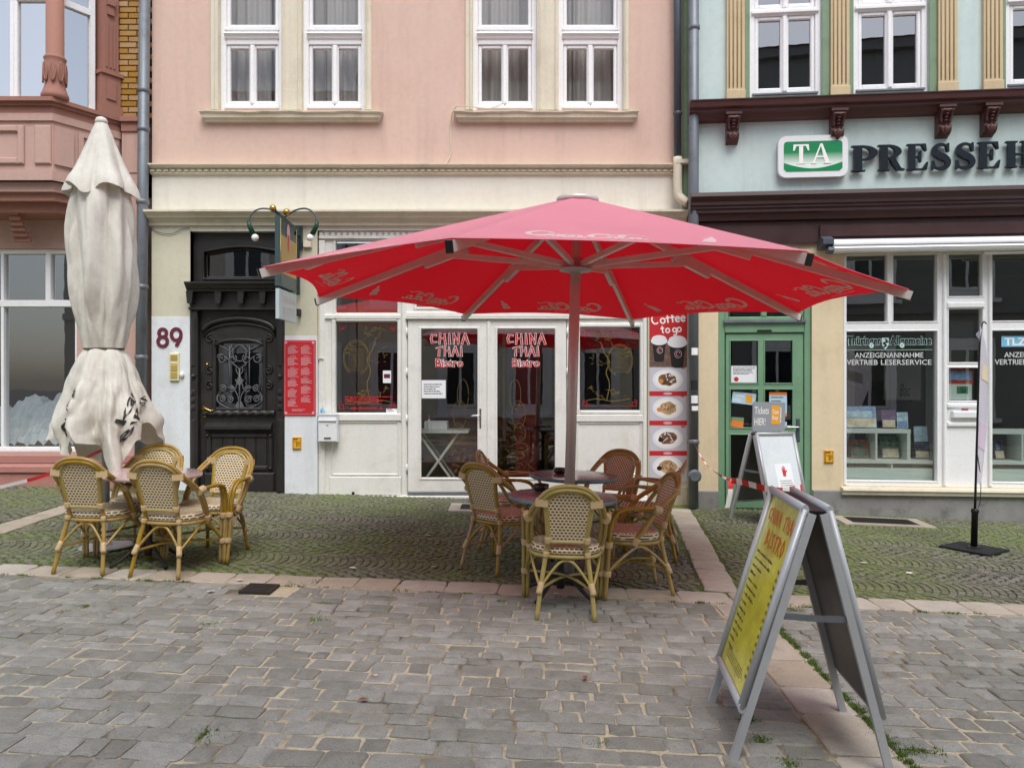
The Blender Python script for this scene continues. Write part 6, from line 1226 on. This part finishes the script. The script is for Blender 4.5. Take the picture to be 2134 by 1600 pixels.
def ashtray(x, y, zt, label):
    o = empty('ashtray', label, 'ashtray', (x, y, zt), 0, True, 'dark ashtrays on the tables'); MB().lathe([(.04, 0), (.055, .006), (.058, .05), (.05, .05), (.045, .014), (.005, .012)], 0, 0, 20, cap=True).build('bowl', 'ceramic_dark', o)
ashtray(.43, 6.92, gz(.53) + .7375, 'round dark ashtray on the rear plum table'); ashtray(.22, 5.78, gz(.3) + .7385, 'round dark ashtray at the far side of the front plum table')

# ------------------------------------------------------------ script lettering (drawn strokes)
def script_strokes():
    e = lambda cx, cy, rx_, ry_, a0=0, a1=360, n=14, tl=.25: [(x + (y - cy) * tl, y) for x, y in arc(cx, cy, rx_, ry_, a0, a1, n)]
    sp = lambda p: [(v.x, v.y) for v in cr(p, 6)]
    return [(sp([(.8, .72), (.78, .92), (.55, 1.0), (.25, .82), (.06, .5), (.1, .2), (.35, .12), (.62, .3), (.78, .46)]), .13), (sp([(.1, .12), (.3, -.02), (.7, .0), (1.1, .02), (1.5, -.06), (1.75, .0)]), .06),
            (e(.88, .32, .13, .2), .1), (e(1.22, .32, .14, .2, 50, 320), .1), (e(1.5, .32, .13, .2), .1), (sp([(1.66, .5), (1.6, .2), (1.72, .12), (1.8, .22)]), .09), ([(1.82, .36), (1.96, .4)], .09),
            (sp([(2.62, .72), (2.6, .92), (2.38, 1.0), (2.1, .82), (1.96, .5), (2.0, .2), (2.22, .12), (2.45, .28)]), .13), (sp([(2.3, .8), (2.5, .7), (2.9, .95), (3.3, 1.05), (3.6, .9), (3.75, 1.0)]), .07),
            (e(2.62, .32, .13, .2), .1), (sp([(2.8, .3), (3.08, .8), (3.0, .95), (2.9, .7), (2.88, .2), (3.0, .12), (3.1, .24)]), .08), (e(3.3, .32, .13, .2), .1), (sp([(3.48, .5), (3.42, .2), (3.54, .12), (3.66, .26)]), .09)]
SCRIPT = script_strokes()
BOT = [(-.16, 0), (.16, 0), (.18, .06), (.17, .3), (.14, .38), (.17, .48), (.15, .62), (.06, .78), (.055, .95), (.07, .96), (.07, 1.0), (-.07, 1.0), (-.07, .96), (-.055, .95), (-.06, .78), (-.15, .62), (-.17, .48), (-.14, .38), (-.17, .3), (-.18, .06)]
# ------------------------------------------------------------ open red parasol
ps = empty('parasol', 'open red parasol with white script lettering over the two tables', 'parasol', (.445, 6.2, gz(.445)), 0, True)
RR, ZR, ZA, RI, TH = 2.42, 2.27, 2.99, .2, R(2.7)
MB().lathe([(.042, 0), (.042, 2.94)], 0, 0, 20).build('pole', 'parasol_metal', ps); MB().lathe([(.06, 0), (.06, .35), (.048, .36)], 0, 0, 20).build('pole_sleeve', 'parasol_metal', ps)
q = MB(); q.box(-.3, .3, -.3, .3, .002, .03); q.build('base_plate', 'iron', ps)
MB().lathe([(.05, 2.44), (.13, 2.455), (.135, 2.475), (.07, 2.49), (.06, 2.56), (.05, 2.56)], 0, 0, 20).build('collar', 'alu', ps); MB().lathe([(.15, 2.86), (.15, 2.92), (.05, 2.93)], 0, 0, 20).build('hub', 'parasol_metal', ps)
MB().lathe([(.16, ZA + .012), (.172, ZA + .02), (.17, ZA + .05), (.1, ZA + .066), (.002, ZA + .07)], 0, 0, 24).build('cap', 'parasol_metal', ps)
def corner(k, r, dz=0): an = -math.pi / 2 + R(22.5) + k * R(45) + TH; z = lerp(ZA, ZR, (r - RI) / (RR - RI)) + dz; return Vector((r * math.cos(an), r * math.sin(an), z))
for k in range(8):
    a, b_ = k, k + 1; q = MB(); nu, nv = 10, 8; vs = []
    for j in range(nv + 1):
        t = j / nv
        for i in range(nu + 1):
            s = i / nu; p = lerp(corner(a, lerp(RI * .75, RR, t)), corner(b_, lerp(RI * .75, RR, t)), s); bulge = math.sin(math.pi * s)
            mid = Vector((p.x, p.y, 0)); p = p - mid * (.045 * bulge * t ** 3); p.z = p.z + .045 * bulge * t ** 3 * math.hypot(mid.x, mid.y) * (ZA - ZR) / (RR - RI) - .03 * bulge * math.sin(math.pi * t); vs.append(p)
    q.add(vs, [(j * (nu + 1) + i, (j + 1) * (nu + 1) + i, (j + 1) * (nu + 1) + i + 1, j * (nu + 1) + i + 1) for j in range(nv) for i in range(nu)], 0, True); pan = q.build('canopy_panel', 'canopy_red', ps); q.v = [(x, y, z + .004) for x, y, z in q.v]; q.build('canopy_top', 'canopy_pink_sheen', pan)
    c0_, c1_ = corner(a, RR), corner(b_, RR); m = (c0_ + c1_) / 2; ex = (c1_ - c0_).normalized(); top = (corner(a, RI) + corner(b_, RI)) / 2; ey = (top - m).normalized(); nrm = ex.cross(ey).normalized(); L = (c1_ - c0_).length; H_ = (top - m).length
    for side in (1, -1):
        lg = MB()
        def fn(x, z, y_, side=side):
            hgt = z; t = 1 - hgt / H_; half = L / 2 * lerp(RI / RR, 1, t); s = min(1, max(0, (x / half + 1) / 2)); sag = -.03 * math.sin(math.pi * s) * math.sin(math.pi * min(1, max(0, t)))
            v = m + ex * x + ey * z + nrm * (.0075 if side > 0 else -.0035) + Vector((0, 0, sag)) + nrm * 0; return (v.x, v.y, v.z)
        W_ = .68; sc = W_ / 3.75; ox = -L * .10 - W_ / 2; oz = .2
        for pts, wd in SCRIPT: lg.ribbon([(ox + p[0] * sc, oz + p[1] * sc * 1.15) for p in pts], wd * sc * 1.5, 0, fn=fn)
        lg.ribbon([(ox + .5 * sc, oz - .045), (ox + 2.6 * sc, oz - .045)], .007, 0, fn=fn)
        lg.build('lettering', 'logo_white', pan); lg = MB(); bx = L * .25; ca, sa = math.cos(.35), math.sin(.35); lg.add([fn(bx + (x * ca + z * sa) * .21, oz + (-x * sa + z * ca) * .21, 0) for x, z in BOT], [tuple(range(len(BOT)))]); lg.build('bottle_mark', 'logo_white', pan)
    p0, p1 = corner(k, .14, -.035), corner(k, RR * 1.006, -.038); MB().beam(p0, p1, .034, .06).build('rib', 'parasol_metal', ps); MB().beam(p1, p1 + (p1 - p0).normalized() * .012, .04, .066).build('rib_end', 'black_plastic', ps)
    an = -math.pi / 2 + R(22.5) + k * R(45) + TH; MB().beam((.07 * math.cos(an), .07 * math.sin(an), 2.5), corner(k, 1.12, -.075), .03, .045).build('strut', 'parasol_metal', ps)
    MB().beam(corner(k, .95, -.09), corner(k, 1.35, -.09), .042, .04).build('strut_bracket', 'parasol_metal', ps)

# ------------------------------------------------------------ closed beige parasol
cp = empty('closed_parasol', 'tied up beige canvas parasol with dark lettering on its skirt', 'parasol', (-3.56, 6.74, gz(-3.56)), 0, False); cp.rotation_euler = (0, -.012, 0)
MB().lathe([(.032, 0), (.032, 3.7)], 0, 0, 16).build('pole', 'pole_grey', cp); MB().lathe([(.05, 0), (.05, .02), (.04, .03), (.04, .32), (.034, .33)], 0, 0, 16).build('pole_sleeve', 'pole_grey', cp)
MB().lathe([(.22, .002), (.22, .012), (.2, .016)], 0, 0, 24).build('base_plate', 'pole_grey', cp)
def interp(tab, z):
    for (z0, r0), (z1, r1) in zip(tab[:-1], tab[1:]):
        if z0 >= z >= z1:
            i = tab.index((z0, r0)); ra = tab[max(i - 1, 0)][1]; rb = tab[min(i + 2, len(tab) - 1)][1]; t = (z0 - z) / (z0 - z1); h = z0 - z1
            m0 = (r1 - ra) / max((tab[max(i - 1, 0)][0] - z1), 1e-6) * h; m1 = (rb - r0) / max((z0 - tab[min(i + 2, len(tab) - 1)][0]), 1e-6) * h
            return (2 * t ** 3 - 3 * t * t + 1) * r0 + (t ** 3 - 2 * t * t + t) * m0 + (-2 * t ** 3 + 3 * t * t) * r1 + (t ** 3 - t * t) * m1
    return tab[-1][1]
def crease(th, z, ph, n): return abs(math.sin(n * th / 2 + ph + .5 * noise.noise((1.5 * math.cos(th), 1.5 * math.sin(th), z * .7 + ph)))) ** .6 - .62 + .22 * (2 / math.pi * math.asin(math.sin((n + 3) * th + ph * 3 + 1.6 * noise.noise((1.1 * math.cos(th), 1.1 * math.sin(th), z * 1.6 + ph)))))
def fold(th, z, amp, ph, n=7): return amp * (.55 * math.sin(n * th + ph + 1.2 * math.sin(z * 1.7)) + .35 * math.sin((n + 4) * th + ph * 2 - z * 1.3) + .25 * noise.noise((2 * math.cos(th), 2 * math.sin(th), z * 1.2 + ph)))
def loft(fn, zs_list, n=110):
    q = MB(); m = len(zs_list); vs = [fn(2 * math.pi * k / n, j) for j in range(m) for k in range(n)]
    q.add(vs, [(j * n + k, j * n + (k + 1) % n, (j + 1) * n + (k + 1) % n, (j + 1) * n + k) for j in range(m - 1) for k in range(n)], 0, True); return q
# hood
HT = [(3.72, .045), (3.66, .07), (3.5, .125), (3.3, .2), (3.16, .262), (3.08, .275)]
def hood(th, j):
    t = j / 18; z = lerp(3.72, 3.10, t); r = interp(HT, z) * (1 + .34 * t ** .8 * crease(th, z, .6, 6) + fold(th, z, .05 * t, .6, 5)); z -= .035 * t ** 4 * math.sin(4 * th + 1.4) + .025 * t ** 6 * math.sin(7 * th); return (r * math.cos(th), r * math.sin(th), z)
loft(hood, range(19)).build('hood', 'canvas', cp); MB().lathe([(.05, 3.71), (.052, 3.735), (.04, 3.76), (.015, 3.772)], 0, 0, 16).build('cap', 'canvas', cp)
# body down to the tie
BT = [(3.2, .17), (3.0, .222), (2.8, .236), (2.5, .24), (2.2, .225), (1.9, .178), (1.74, .15)]
def body_r(th, z):
    w_ = interp(BT, z); d = .3 * crease(th + .25 * (3.2 - z), z, 1.9, 5) + .22 * crease(th - .55 * (3.2 - z), z, .4, 3) + fold(th, z * 2.2, .05, 1.9, 9); return w_ * (1 + d) + .035 * (abs(noise.noise((3.2 * math.cos(th), 3.2 * math.sin(th), z * 2.4))) - .2) * min(1, (z - 1.74) * 4)
loft(lambda th, j: (lambda z: (body_r(th, z) * math.cos(th), body_r(th, z) * math.sin(th), z))(lerp(3.2, 1.74, j / 44)), range(45), 150).build('wrapped_canvas', 'canvas', cp)
MB().tube([(.156 * math.cos(6.283 * k / 24), .156 * math.sin(6.283 * k / 24), 1.735) for k in range(24)], .008, 6, True).build('tie_cord', 'olive_mark', cp)
ST = [(1.735, .15), (1.66, .195), (1.5, .25), (1.3, .30), (1.1, .34), (.95, .36), (.8, .36)]
def skirt_pt(th, t, off=0):
    tri = lambda a: 2 / math.pi * math.asin(math.sin(a)); zb = 1.02 + .10 * tri(2 * th + .3) + .17 * tri(4 * th + 2.0) + .08 * tri(9 * th)
    z = lerp(1.735, zb - .1, t); r = interp(ST, z) * (1 + (.12 + .5 * t ** 1.2) * crease(th + .15 * t, z, 3.1, 6) + .22 * t * crease(th - .3 * t, z, 1.1, 9) + fold(th, z * 1.5, .08 * t, 2, 7)) + off + .11 * t * (abs(noise.noise((2.6 * math.cos(th), 2.6 * math.sin(th), z * 3.2 + 4))) - .2) + .05 * t * (abs(noise.noise((6 * math.cos(th), 6 * math.sin(th), z * 6))) - .2)
    r *= 1 - .22 * max(0, t - .75) * (1 + math.sin(5 * th + 1)); return Vector((r * math.cos(th), r * math.sin(th), z))
loft(lambda th, j: skirt_pt(th, j / 40), range(41), 200).build('skirt', 'canvas', cp)
def skirt_fn(th0, t0, k=.9):
    def fn(x, z, y_): return skirt_pt(th0 + x / .34, t0 - z / k, .014)
    return fn
def rot(fn, a): ca, sa = math.cos(a), math.sin(a); return lambda x, z, y_: fn(x * ca - z * sa, x * sa + z * ca, y_)
MB().text('kar', -.1, .12, 0, .13, 0, fn=rot(skirt_fn(R(-26), .62), .5)).build('lettering', 'canvas_print', cp); MB().text('bier', -.1, .1, 0, .085, 0, fn=rot(skirt_fn(R(-24), .78), .5)).build('lettering', 'canvas_print', cp); MB().text('an', -.08, .04, 0, .1, 0, fn=rot(skirt_fn(R(-103), .62), .1)).build('lettering', 'canvas_print', cp); MB().text('er', -.08, .04, 0, .085, 0, fn=rot(skirt_fn(R(-104), .78), .15)).build('lettering', 'canvas_print', cp); MB().text('fl', -.06, .05, 0, .1, 0, fn=rot(skirt_fn(R(-112), .92), .25)).build('lettering', 'canvas_print', cp); MB().text('sp', -.05, .05, 0, .08, 0, fn=rot(skirt_fn(R(8), .72), .7)).build('lettering', 'canvas_print', cp)
pr_ = MB(); f_ = skirt_fn(R(-120), .74); pr_.ribbon(arc(0, 0, .06, .075, 0, 360, 28), .014, 0, fn=f_); pr_.add([f_(x, z, 0) for x, z in arc(0, -.01, .035, .045, 0, 350, 14)], [tuple(range(15))])
tag(pr_.build('emblem', 'canvas_print', cp), kind='stuff')

# ------------------------------------------------------------ sandwich boards
pbr('banner_yellow', c(232, 222, 66), .25, .3, 4, 1.0, 7, dirt=c(178, 160, 20), dk=.9, ds=6, coat=.8, stretch=(1, 2.5, .35)); pbr('banner_white', c(216, 222, 224), .3, .05, 3, .4, 5, dirt=c(184, 190, 190), dk=.5, ds=4, coat=.5); plain('fret_red', c(206, 84, 50), .5)
def a_board(loc, rz_, wd, ht, spread, label, face_mat, back_mat):
    """ridge along local x; front leaf faces local -y"""
    o = empty('sandwich_board', label, 'sandwich board', loc, rz_, True, None); leaf_L = math.hypot(ht, spread / 2 - .03); out = []
    for s in (-1, 1):
        # leaf coordinates: a along x, b down the leaf from the ridge, d outwards
        dn = Vector((0, s * (spread / 2 - .035), -ht)).normalized(); nn = Vector((0, s * ht, (spread / 2 - .035))).normalized(); O = Vector((0, s * .035, ht))
        def P(a, b_, d, O=O, dn=dn, nn=nn): return O + Vector((a, 0, 0)) + dn * b_ + nn * d
        Lf = leaf_L; panelL = Lf * .8
        def slab(mb, a0, a1, b0, b1, d0, d1): return mb.add([P(a0, b0, d0), P(a1, b0, d0), P(a1, b1, d0), P(a0, b1, d0), P(a0, b0, d1), P(a1, b0, d1), P(a1, b1, d1), P(a0, b1, d1)], [(0, 3, 2, 1), (4, 5, 6, 7), (0, 1, 5, 4), (1, 2, 6, 5), (2, 3, 7, 6), (3, 0, 4, 7)])
        for e in (-1, 1): q = MB(); slab(q, e * (wd / 2 - .004) - .014, e * (wd / 2 - .004) + .014, .02, Lf, -.034, -.002); q.build('leg', 'alu', o)
        q = MB()
        for p0, p1 in ((P(-wd / 2, .012, .012), P(wd / 2, .012, .012)), (P(-wd / 2, panelL, .012), P(wd / 2, panelL, .012)), (P(-wd / 2 + .016, .012, .012), P(-wd / 2 + .016, panelL, .012)), (P(wd / 2 - .016, .012, .012), P(wd / 2 - .016, panelL, .012))):
            q.tube([p0, p1], .021, 10, flat=.75)
        q.build('snap_frame', 'alu', o)
        q = MB(); slab(q, -wd / 2 + .01, wd / 2 - .01, .02, panelL - .005, -.004, .004); q.build('panel', back_mat, o)
        q = MB(); slab(q, -wd / 2 + .03, wd / 2 - .03, .03, panelL - .02, .0045, .006); fc = q.build('poster_face', face_mat if s < 0 else back_mat, o)
        out.append((P, fc, panelL))
        for e in (-1, 1): MB().beam(P(e * (wd / 2 - .004), Lf * .42, -.02), Vector((e * (wd / 2 - .004), 0, P(0, Lf * .42, 0).z - .01)), .006, .026).build('stay', 'zinc', o)
    MB().box(-wd / 2, wd / 2, -.03, .03, ht - .02, ht - .012).build('ridge_hinge', 'black_plastic', o)
    return o, out
ab, leaves = a_board((1.262, 3.46, gz(1.262) + .004), R(-90) + R(-6) + R(180) * 0, .6, 1.06, .66, 'aluminium sandwich board with yellow red lettered menu poster standing on the setts', 'banner_yellow', 'grey_back')
P, fc, pl_ = leaves[0]; rr = random.Random(44); flp = -1
fnA = lambda x, z, y_: tuple(P(x, pl_ - z, .0066 - y_))
for wd_, xa_, xb_, b1_, b0_ in (('CHINA', -.23, .0, .15, .08), ('THAI', .05, .22, .15, .08), ('BISTRO', -.16, .17, .26, .18)): q = MB(); wonton(q, wd_, xa_, xb_, pl_ - b1_, pl_ - b0_, 0, .001, fn=fnA); q.build('poster_lettering', 'fret_red', fc)
q = MB()
for i in range(14):
    z_ = pl_ - .31 - i * .036; n = rr.uniform(.08, .2) if i > 1 else .3
    x_ = -.24
    while x_ < -.24 + n: w2 = rr.uniform(.006, .013); hh_ = rr.choice((.009, .009, .014)); q.add([fnA(x_, z_, 0), fnA(x_ + w2, z_, 0), fnA(x_ + w2, z_ + hh_, 0), fnA(x_, z_ + hh_, 0)], [(0, 1, 2, 3)]); x_ += w2 + rr.choice((.003, .003, .004, .012))
    x_ = .18
    while x_ < .225: q.add([fnA(x_, z_ - .01, 0), fnA(x_ + .008, z_ - .01, 0), fnA(x_ + .008, z_ + .006, 0), fnA(x_, z_ + .006, 0)], [(0, 1, 2, 3)]); x_ += .013
q.greek(-.2, .22, .05, .1, 4, 0, rr, 1.2, .35, fn=fnA); tag(q.build('poster_text', 'olive_mark', fc), kind='stuff')
tb, leaves = a_board((3.02, 9.0, gz(3.02) + .004), R(28), .62, 1.03, .66, 'sandwich board with white poster and grey tickets sign in front of the green door', 'banner_white', 'grey_back')
P, fc, pl_ = leaves[0]; fnB = lambda x, z, y_: tuple(P(x, pl_ - z, .0066 + y_))
MB().add([fnB(-.1, .1, .0004), fnB(.16, .1, .0004), fnB(.16, .5, .0004), fnB(-.1, .5, .0004)], [(0, 1, 2, 3)]).build('poster_sheet', 'paper', fc)
hd = MB(); hp = [(-.03, -.07), (.03, -.07), (.035, -.02), (.07, .02), (.06, .035), (.03, .015), (.035, .08), (.024, .082), (.018, .03), (.012, .095), (.0, .095), (-.002, .03), (-.012, .09), (-.022, .088), (-.02, .02), (-.034, .07), (-.044, .066), (-.036, -.01)]; hd.add([fnB(.03 + x * .75, .4 + z * .75, .0008) for x, z in hp], [tuple(range(len(hp)))]); hd.build('hand_symbol', 'red_print', fc)
MB().greek(-.06, .13, .12, .3, 7, .0008, rr, 1.2, .3, fn=fnB).build('poster_text', 'dark_print', fc)
q = MB(); q.prism([(p[0] - .06, p[1] + 1.03 + .19) for p in rrect(.26, .17, .02)], -.006, .006); tk = q.build('tickets_sign', 'ticket_grey', tb); X_ = -.06; Z_ = 1.22
MB().text('tickets', X_ - .235, X_ - .01, Z_ + .03, Z_ + .115, -.0075).build('lettering', 'white_print', tk); MB().text('hier', X_ - .235, X_ - .06, Z_ - .1, Z_ - .015, -.0075).build('lettering', 'white_print', tk); MB().prism([(p[0] + X_ + .1, p[1] + Z_ + .02) for p in rrect(.07, .11, .012)], -.0085, -.0065).build('yellow_square', 'amber', tk); MB().text('tshop', X_ + .045, X_ + .15, Z_ + .03, Z_ + .085, -.0095).build('lettering', 'white_print', tk); MB().text('tshop2', X_ + .045, X_ + .14, Z_ - .05, Z_ + .015, -.0095).build('lettering', 'white_print', tk)
MB().greek(0, .2, 0, .018, 1, 0, random.Random(2), 1.6, .9, fn=lambda x, z, y_: (X_ + .195 - z, -.0075, Z_ - .07 + x)).build('side_print', 'white_print', tk); MB().box(X_ - .2, X_ - .17, .0065, .012, 1.0, 1.1).box(X_ + .17, X_ + .2, .0065, .012, 1.0, 1.1).build('clip', 'zinc', tk)

# ------------------------------------------------------------ barrier tape
plain('tape_red', c(206, 44, 50), .45); plain('tape_white', c(236, 234, 232), .45)
def tape(pts, wd, label, step=.1, twist=0.0, tails=()):
    o = empty('barrier_tape', label, 'barrier tape', pts[0]); P_ = [v - Vector(pts[0]) for v in cr(pts, 40)]; acc = 0; segs = {}
    for i, (a, b_) in enumerate(zip(P_[:-1], P_[1:])):
        k = int(acc / step) % 2; t = (b_ - a).normalized(); ph = twist * math.sin(acc * 4.0); up = Vector((0, 0, 1)); sd_ = t.cross(up).normalized(); n0 = (up * math.cos(ph) + sd_ * math.sin(ph)); ph2 = twist * math.sin((acc + (b_ - a).length) * 4.0); n1 = (up * math.cos(ph2) + sd_ * math.sin(ph2))
        segs.setdefault(int(acc / step), MB()).add([a - n0 * wd / 2, b_ - n1 * wd / 2, b_ + n1 * wd / 2, a + n0 * wd / 2], [(0, 1, 2, 3)], 0, True); acc += (b_ - a).length
    for k, sg in segs.items(): sg.build('red_band' if k % 2 == 0 else 'white_band', 'tape_red' if k % 2 == 0 else 'tape_white', o)
    for tp in tails:
        pt = [v - Vector(pts[0]) for v in cr(tp, 8)]; m_ = len(pt)
        for k, nm, mt in ((0, 'red_tail', 'tape_red'), (1, 'white_tail', 'tape_white')):
            sub = pt[:m_ // 2 + 1] if k == 0 else pt[m_ // 2:]; q = MB(); vs = [v + Vector((-.03, 0, 0)) for v in sub] + [v + Vector((.03, .012, 0)) for v in sub]; n = len(sub); q.add(vs, [(i, i + 1, n + i + 1, n + i) for i in range(n - 1)], 0, True); q.build(nm, mt, o)
    return o
def at(u, v, Y): return ((u - 1067) / FPX * Y, Y, CAM_H + (HOR - v) / FPX * Y)
kn = at(1524, 1001, 8.93)
tape([at(1443, 917, 9.68), at(1470, 965, 9.4), at(1500, 990, 9.1), kn], .03, 'twisted red and white barrier tape from the rain pipe to the sandwich board', .07, 1.2)
tape([kn, at(1545, 1004, 8.75), at(1570, 1011, 8.6), at(1598, 1018, 8.5), at(1630, 1022, 8.42), at(1672, 1016, 8.6)], .072, 'red and white barrier tape stretched across the tickets sandwich board', .1, .25, [[kn, at(1523, 1012, 8.88), at(1522, 1028, 8.86), at(1516, 1058, 8.86)]])
tape([at(-700, 1190, 7.1), at(-300, 1090, 6.95), at(0, 1015, 6.85), at(100, 988, 6.8), at(212, 938, 6.735)], .032, 'red and white barrier tape running from the folded parasol pole out to the left', .26, .3)

# ------------------------------------------------------------ feather flag
ff = empty('feather_flag', 'narrow pale feather flag on a black pole with flat black base', 'flag', (4.62, 7.68, gz(4.62) + .003), R(43), True)
MB().add([(-.26, -.2, .0), (.2, -.26, 0), (.26, .2, 0), (-.2, .26, 0), (-.26, -.2, .018), (.2, -.26, .018), (.26, .2, .018), (-.2, .26, .018)], [(0, 3, 2, 1), (4, 5, 6, 7), (0, 1, 5, 4), (1, 2, 6, 5), (2, 3, 7, 6), (3, 0, 4, 7)]).build('base_plate', 'rubber', ff); MB().box(-.08, .08, -.05, .05, .0185, .03).build('base_clamp', 'iron', ff)
MB().lathe([(.03, .02), (.03, .36), (.036, .37), (.036, .4), (.02, .41)], 0, 0, 14).build('ground_spigot', 'black_plastic', ff)
pp_ = cr([(0, 0, .4), (0, 0, 1.2), (.0, 0, 1.9), (.03, 0, 2.18), (.1, 0, 2.28), (.2, 0, 2.27)], 6); MB().tube(pp_, [lerp(.012, .006, i / (len(pp_) - 1)) for i in range(len(pp_))], 8).build('pole', 'black_plastic', ff)
q = MB(); n = 30; vs = []
for i in range(n + 1):
    z_ = lerp(.72, 2.24, i / n); w_ = .02 + .42 * min(1, (i / n) * 1.6) * (1 - max(0, (i / n - .86) / .14) ** 2); 
    for k in range(6): s = k / 5; vs.append((s * w_, .05 * math.sin(s * 4 + z_ * 2) * s, z_ - .1 * s))
q.add(vs, [(i * 6 + k, i * 6 + k + 1, (i + 1) * 6 + k + 1, (i + 1) * 6 + k) for i in range(n) for k in range(5)], 0, True); fl_ = q.build('flag', 'flag_cloth', ff)
plain('flag_print', c(208, 190, 208), .6); plain('flag_gold', c(228, 212, 180), .6)
for z0, z1, mt in ((1.05, 1.3, 'flag_print'), (1.72, 1.88, 'flag_gold')):
    q = MB(); vs = []
    for j in range(5):
        z_ = lerp(z0, z1, j / 4)
        for k in range(4): s = .15 + .6 * k / 3; i = (z_ - .72) / 1.52; w_ = .02 + .42 * min(1, i * 1.6); vs.append((s * w_, .05 * math.sin(s * 4 + z_ * 2) * s - .004, z_ - .1 * s))
    q.add(vs, [(j * 4 + k, j * 4 + k + 1, (j + 1) * 4 + k + 1, (j + 1) * 4 + k) for j in range(4) for k in range(3)], 0, True); q.build('print', mt, fl_)
MB().tube(cr([(.03, 0, .95), (.05, -.03, .7), (.05, -.03, .48), (.03, -.02, .42)], 5), .004, 6).build('tension_cord', 'black_plastic', ff)

# ------------------------------------------------------------ inside the bistro: trestle table with things on it
it = empty('trestle_table', 'white folding trestle table standing behind the left glazed door', 'table', (px(905), FY + .75, 0)); 
MB().box(-.42, .42, -.3, .3, .84, .87).build('table_top', 'white_paint', it)
for yy_ in (-.2, .2):
    for s in (-1, 1): MB().beam((s * .32, yy_ + s * .01, 0), (-s * .28, yy_ + s * .01, .84), .03, .03, (0, 1, 0)).build('leg', 'white_paint', it)
b_ = empty('paper_tray', 'white box tray on the trestle table inside the bistro', 'box', (px(898), FY + .75, .871)); ring(MB(), -.16, .16, 0, .12, .004, -.12, -.116, .001).box(-.16, .16, -.12, .12, 0, .006).box(-.16, -.156, -.116, .12, .0061, .12).box(.156, .16, -.116, .12, .0061, .12).box(-.155, .155, .116, .12, .0061, .12).box(-.155, .155, -.1159, -.112, .0062, .11).build('tray', 'alu_white', b_)
b_ = empty('sauce_bottle', 'small red capped bottle beside the tray inside the bistro', 'bottle', (px(884), FY + .6, .871)); MB().lathe([(.03, 0), (.032, .01), (.032, .1), (.012, .14), (.012, .16)], 0, 0, 14).build('body', 'paper', b_); MB().lathe([(.015, .16), (.013, .2), (.004, .21)], 0, 0, 12).build('cap', 'red_print', b_)
pt = empty('pot_plant', 'spiky dark green plant behind the left bistro window', 'plant', (px(715), FY + .55, 1.0)); MB().lathe([(.07, 0), (.09, .12), (.085, .12)], 0, 0, 14).build('pot', 'red_stone', pt); plain('leaf_green', c(48, 76, 44), .5)
rr = random.Random(77)
for k in range(22):
    an = rr.random() * 6.283; el = rr.uniform(.2, 1.3); ln_ = rr.uniform(.2, .34); dx, dy, dz = math.cos(an) * math.cos(el), math.sin(an) * math.cos(el), math.sin(el); sx_2 = Vector((-math.sin(an), math.cos(an), 0)) * .009
    base = Vector((0, 0, .12)); mid_ = base + Vector((dx, dy, dz)) * ln_ * .6; tip = base + Vector((dx * 1.15, dy * 1.15, dz * .7)) * ln_
    MB().add([base - sx_2, base + sx_2, mid_ + sx_2 * .9, tip, mid_ - sx_2 * .9], [(0, 1, 2, 4), (4, 2, 3)]).build('leaf', 'leaf_green', pt)
MB().box(-.5, .5, -.15, .2, -.06, -.002).build('window_board', 'white_paint', pt)
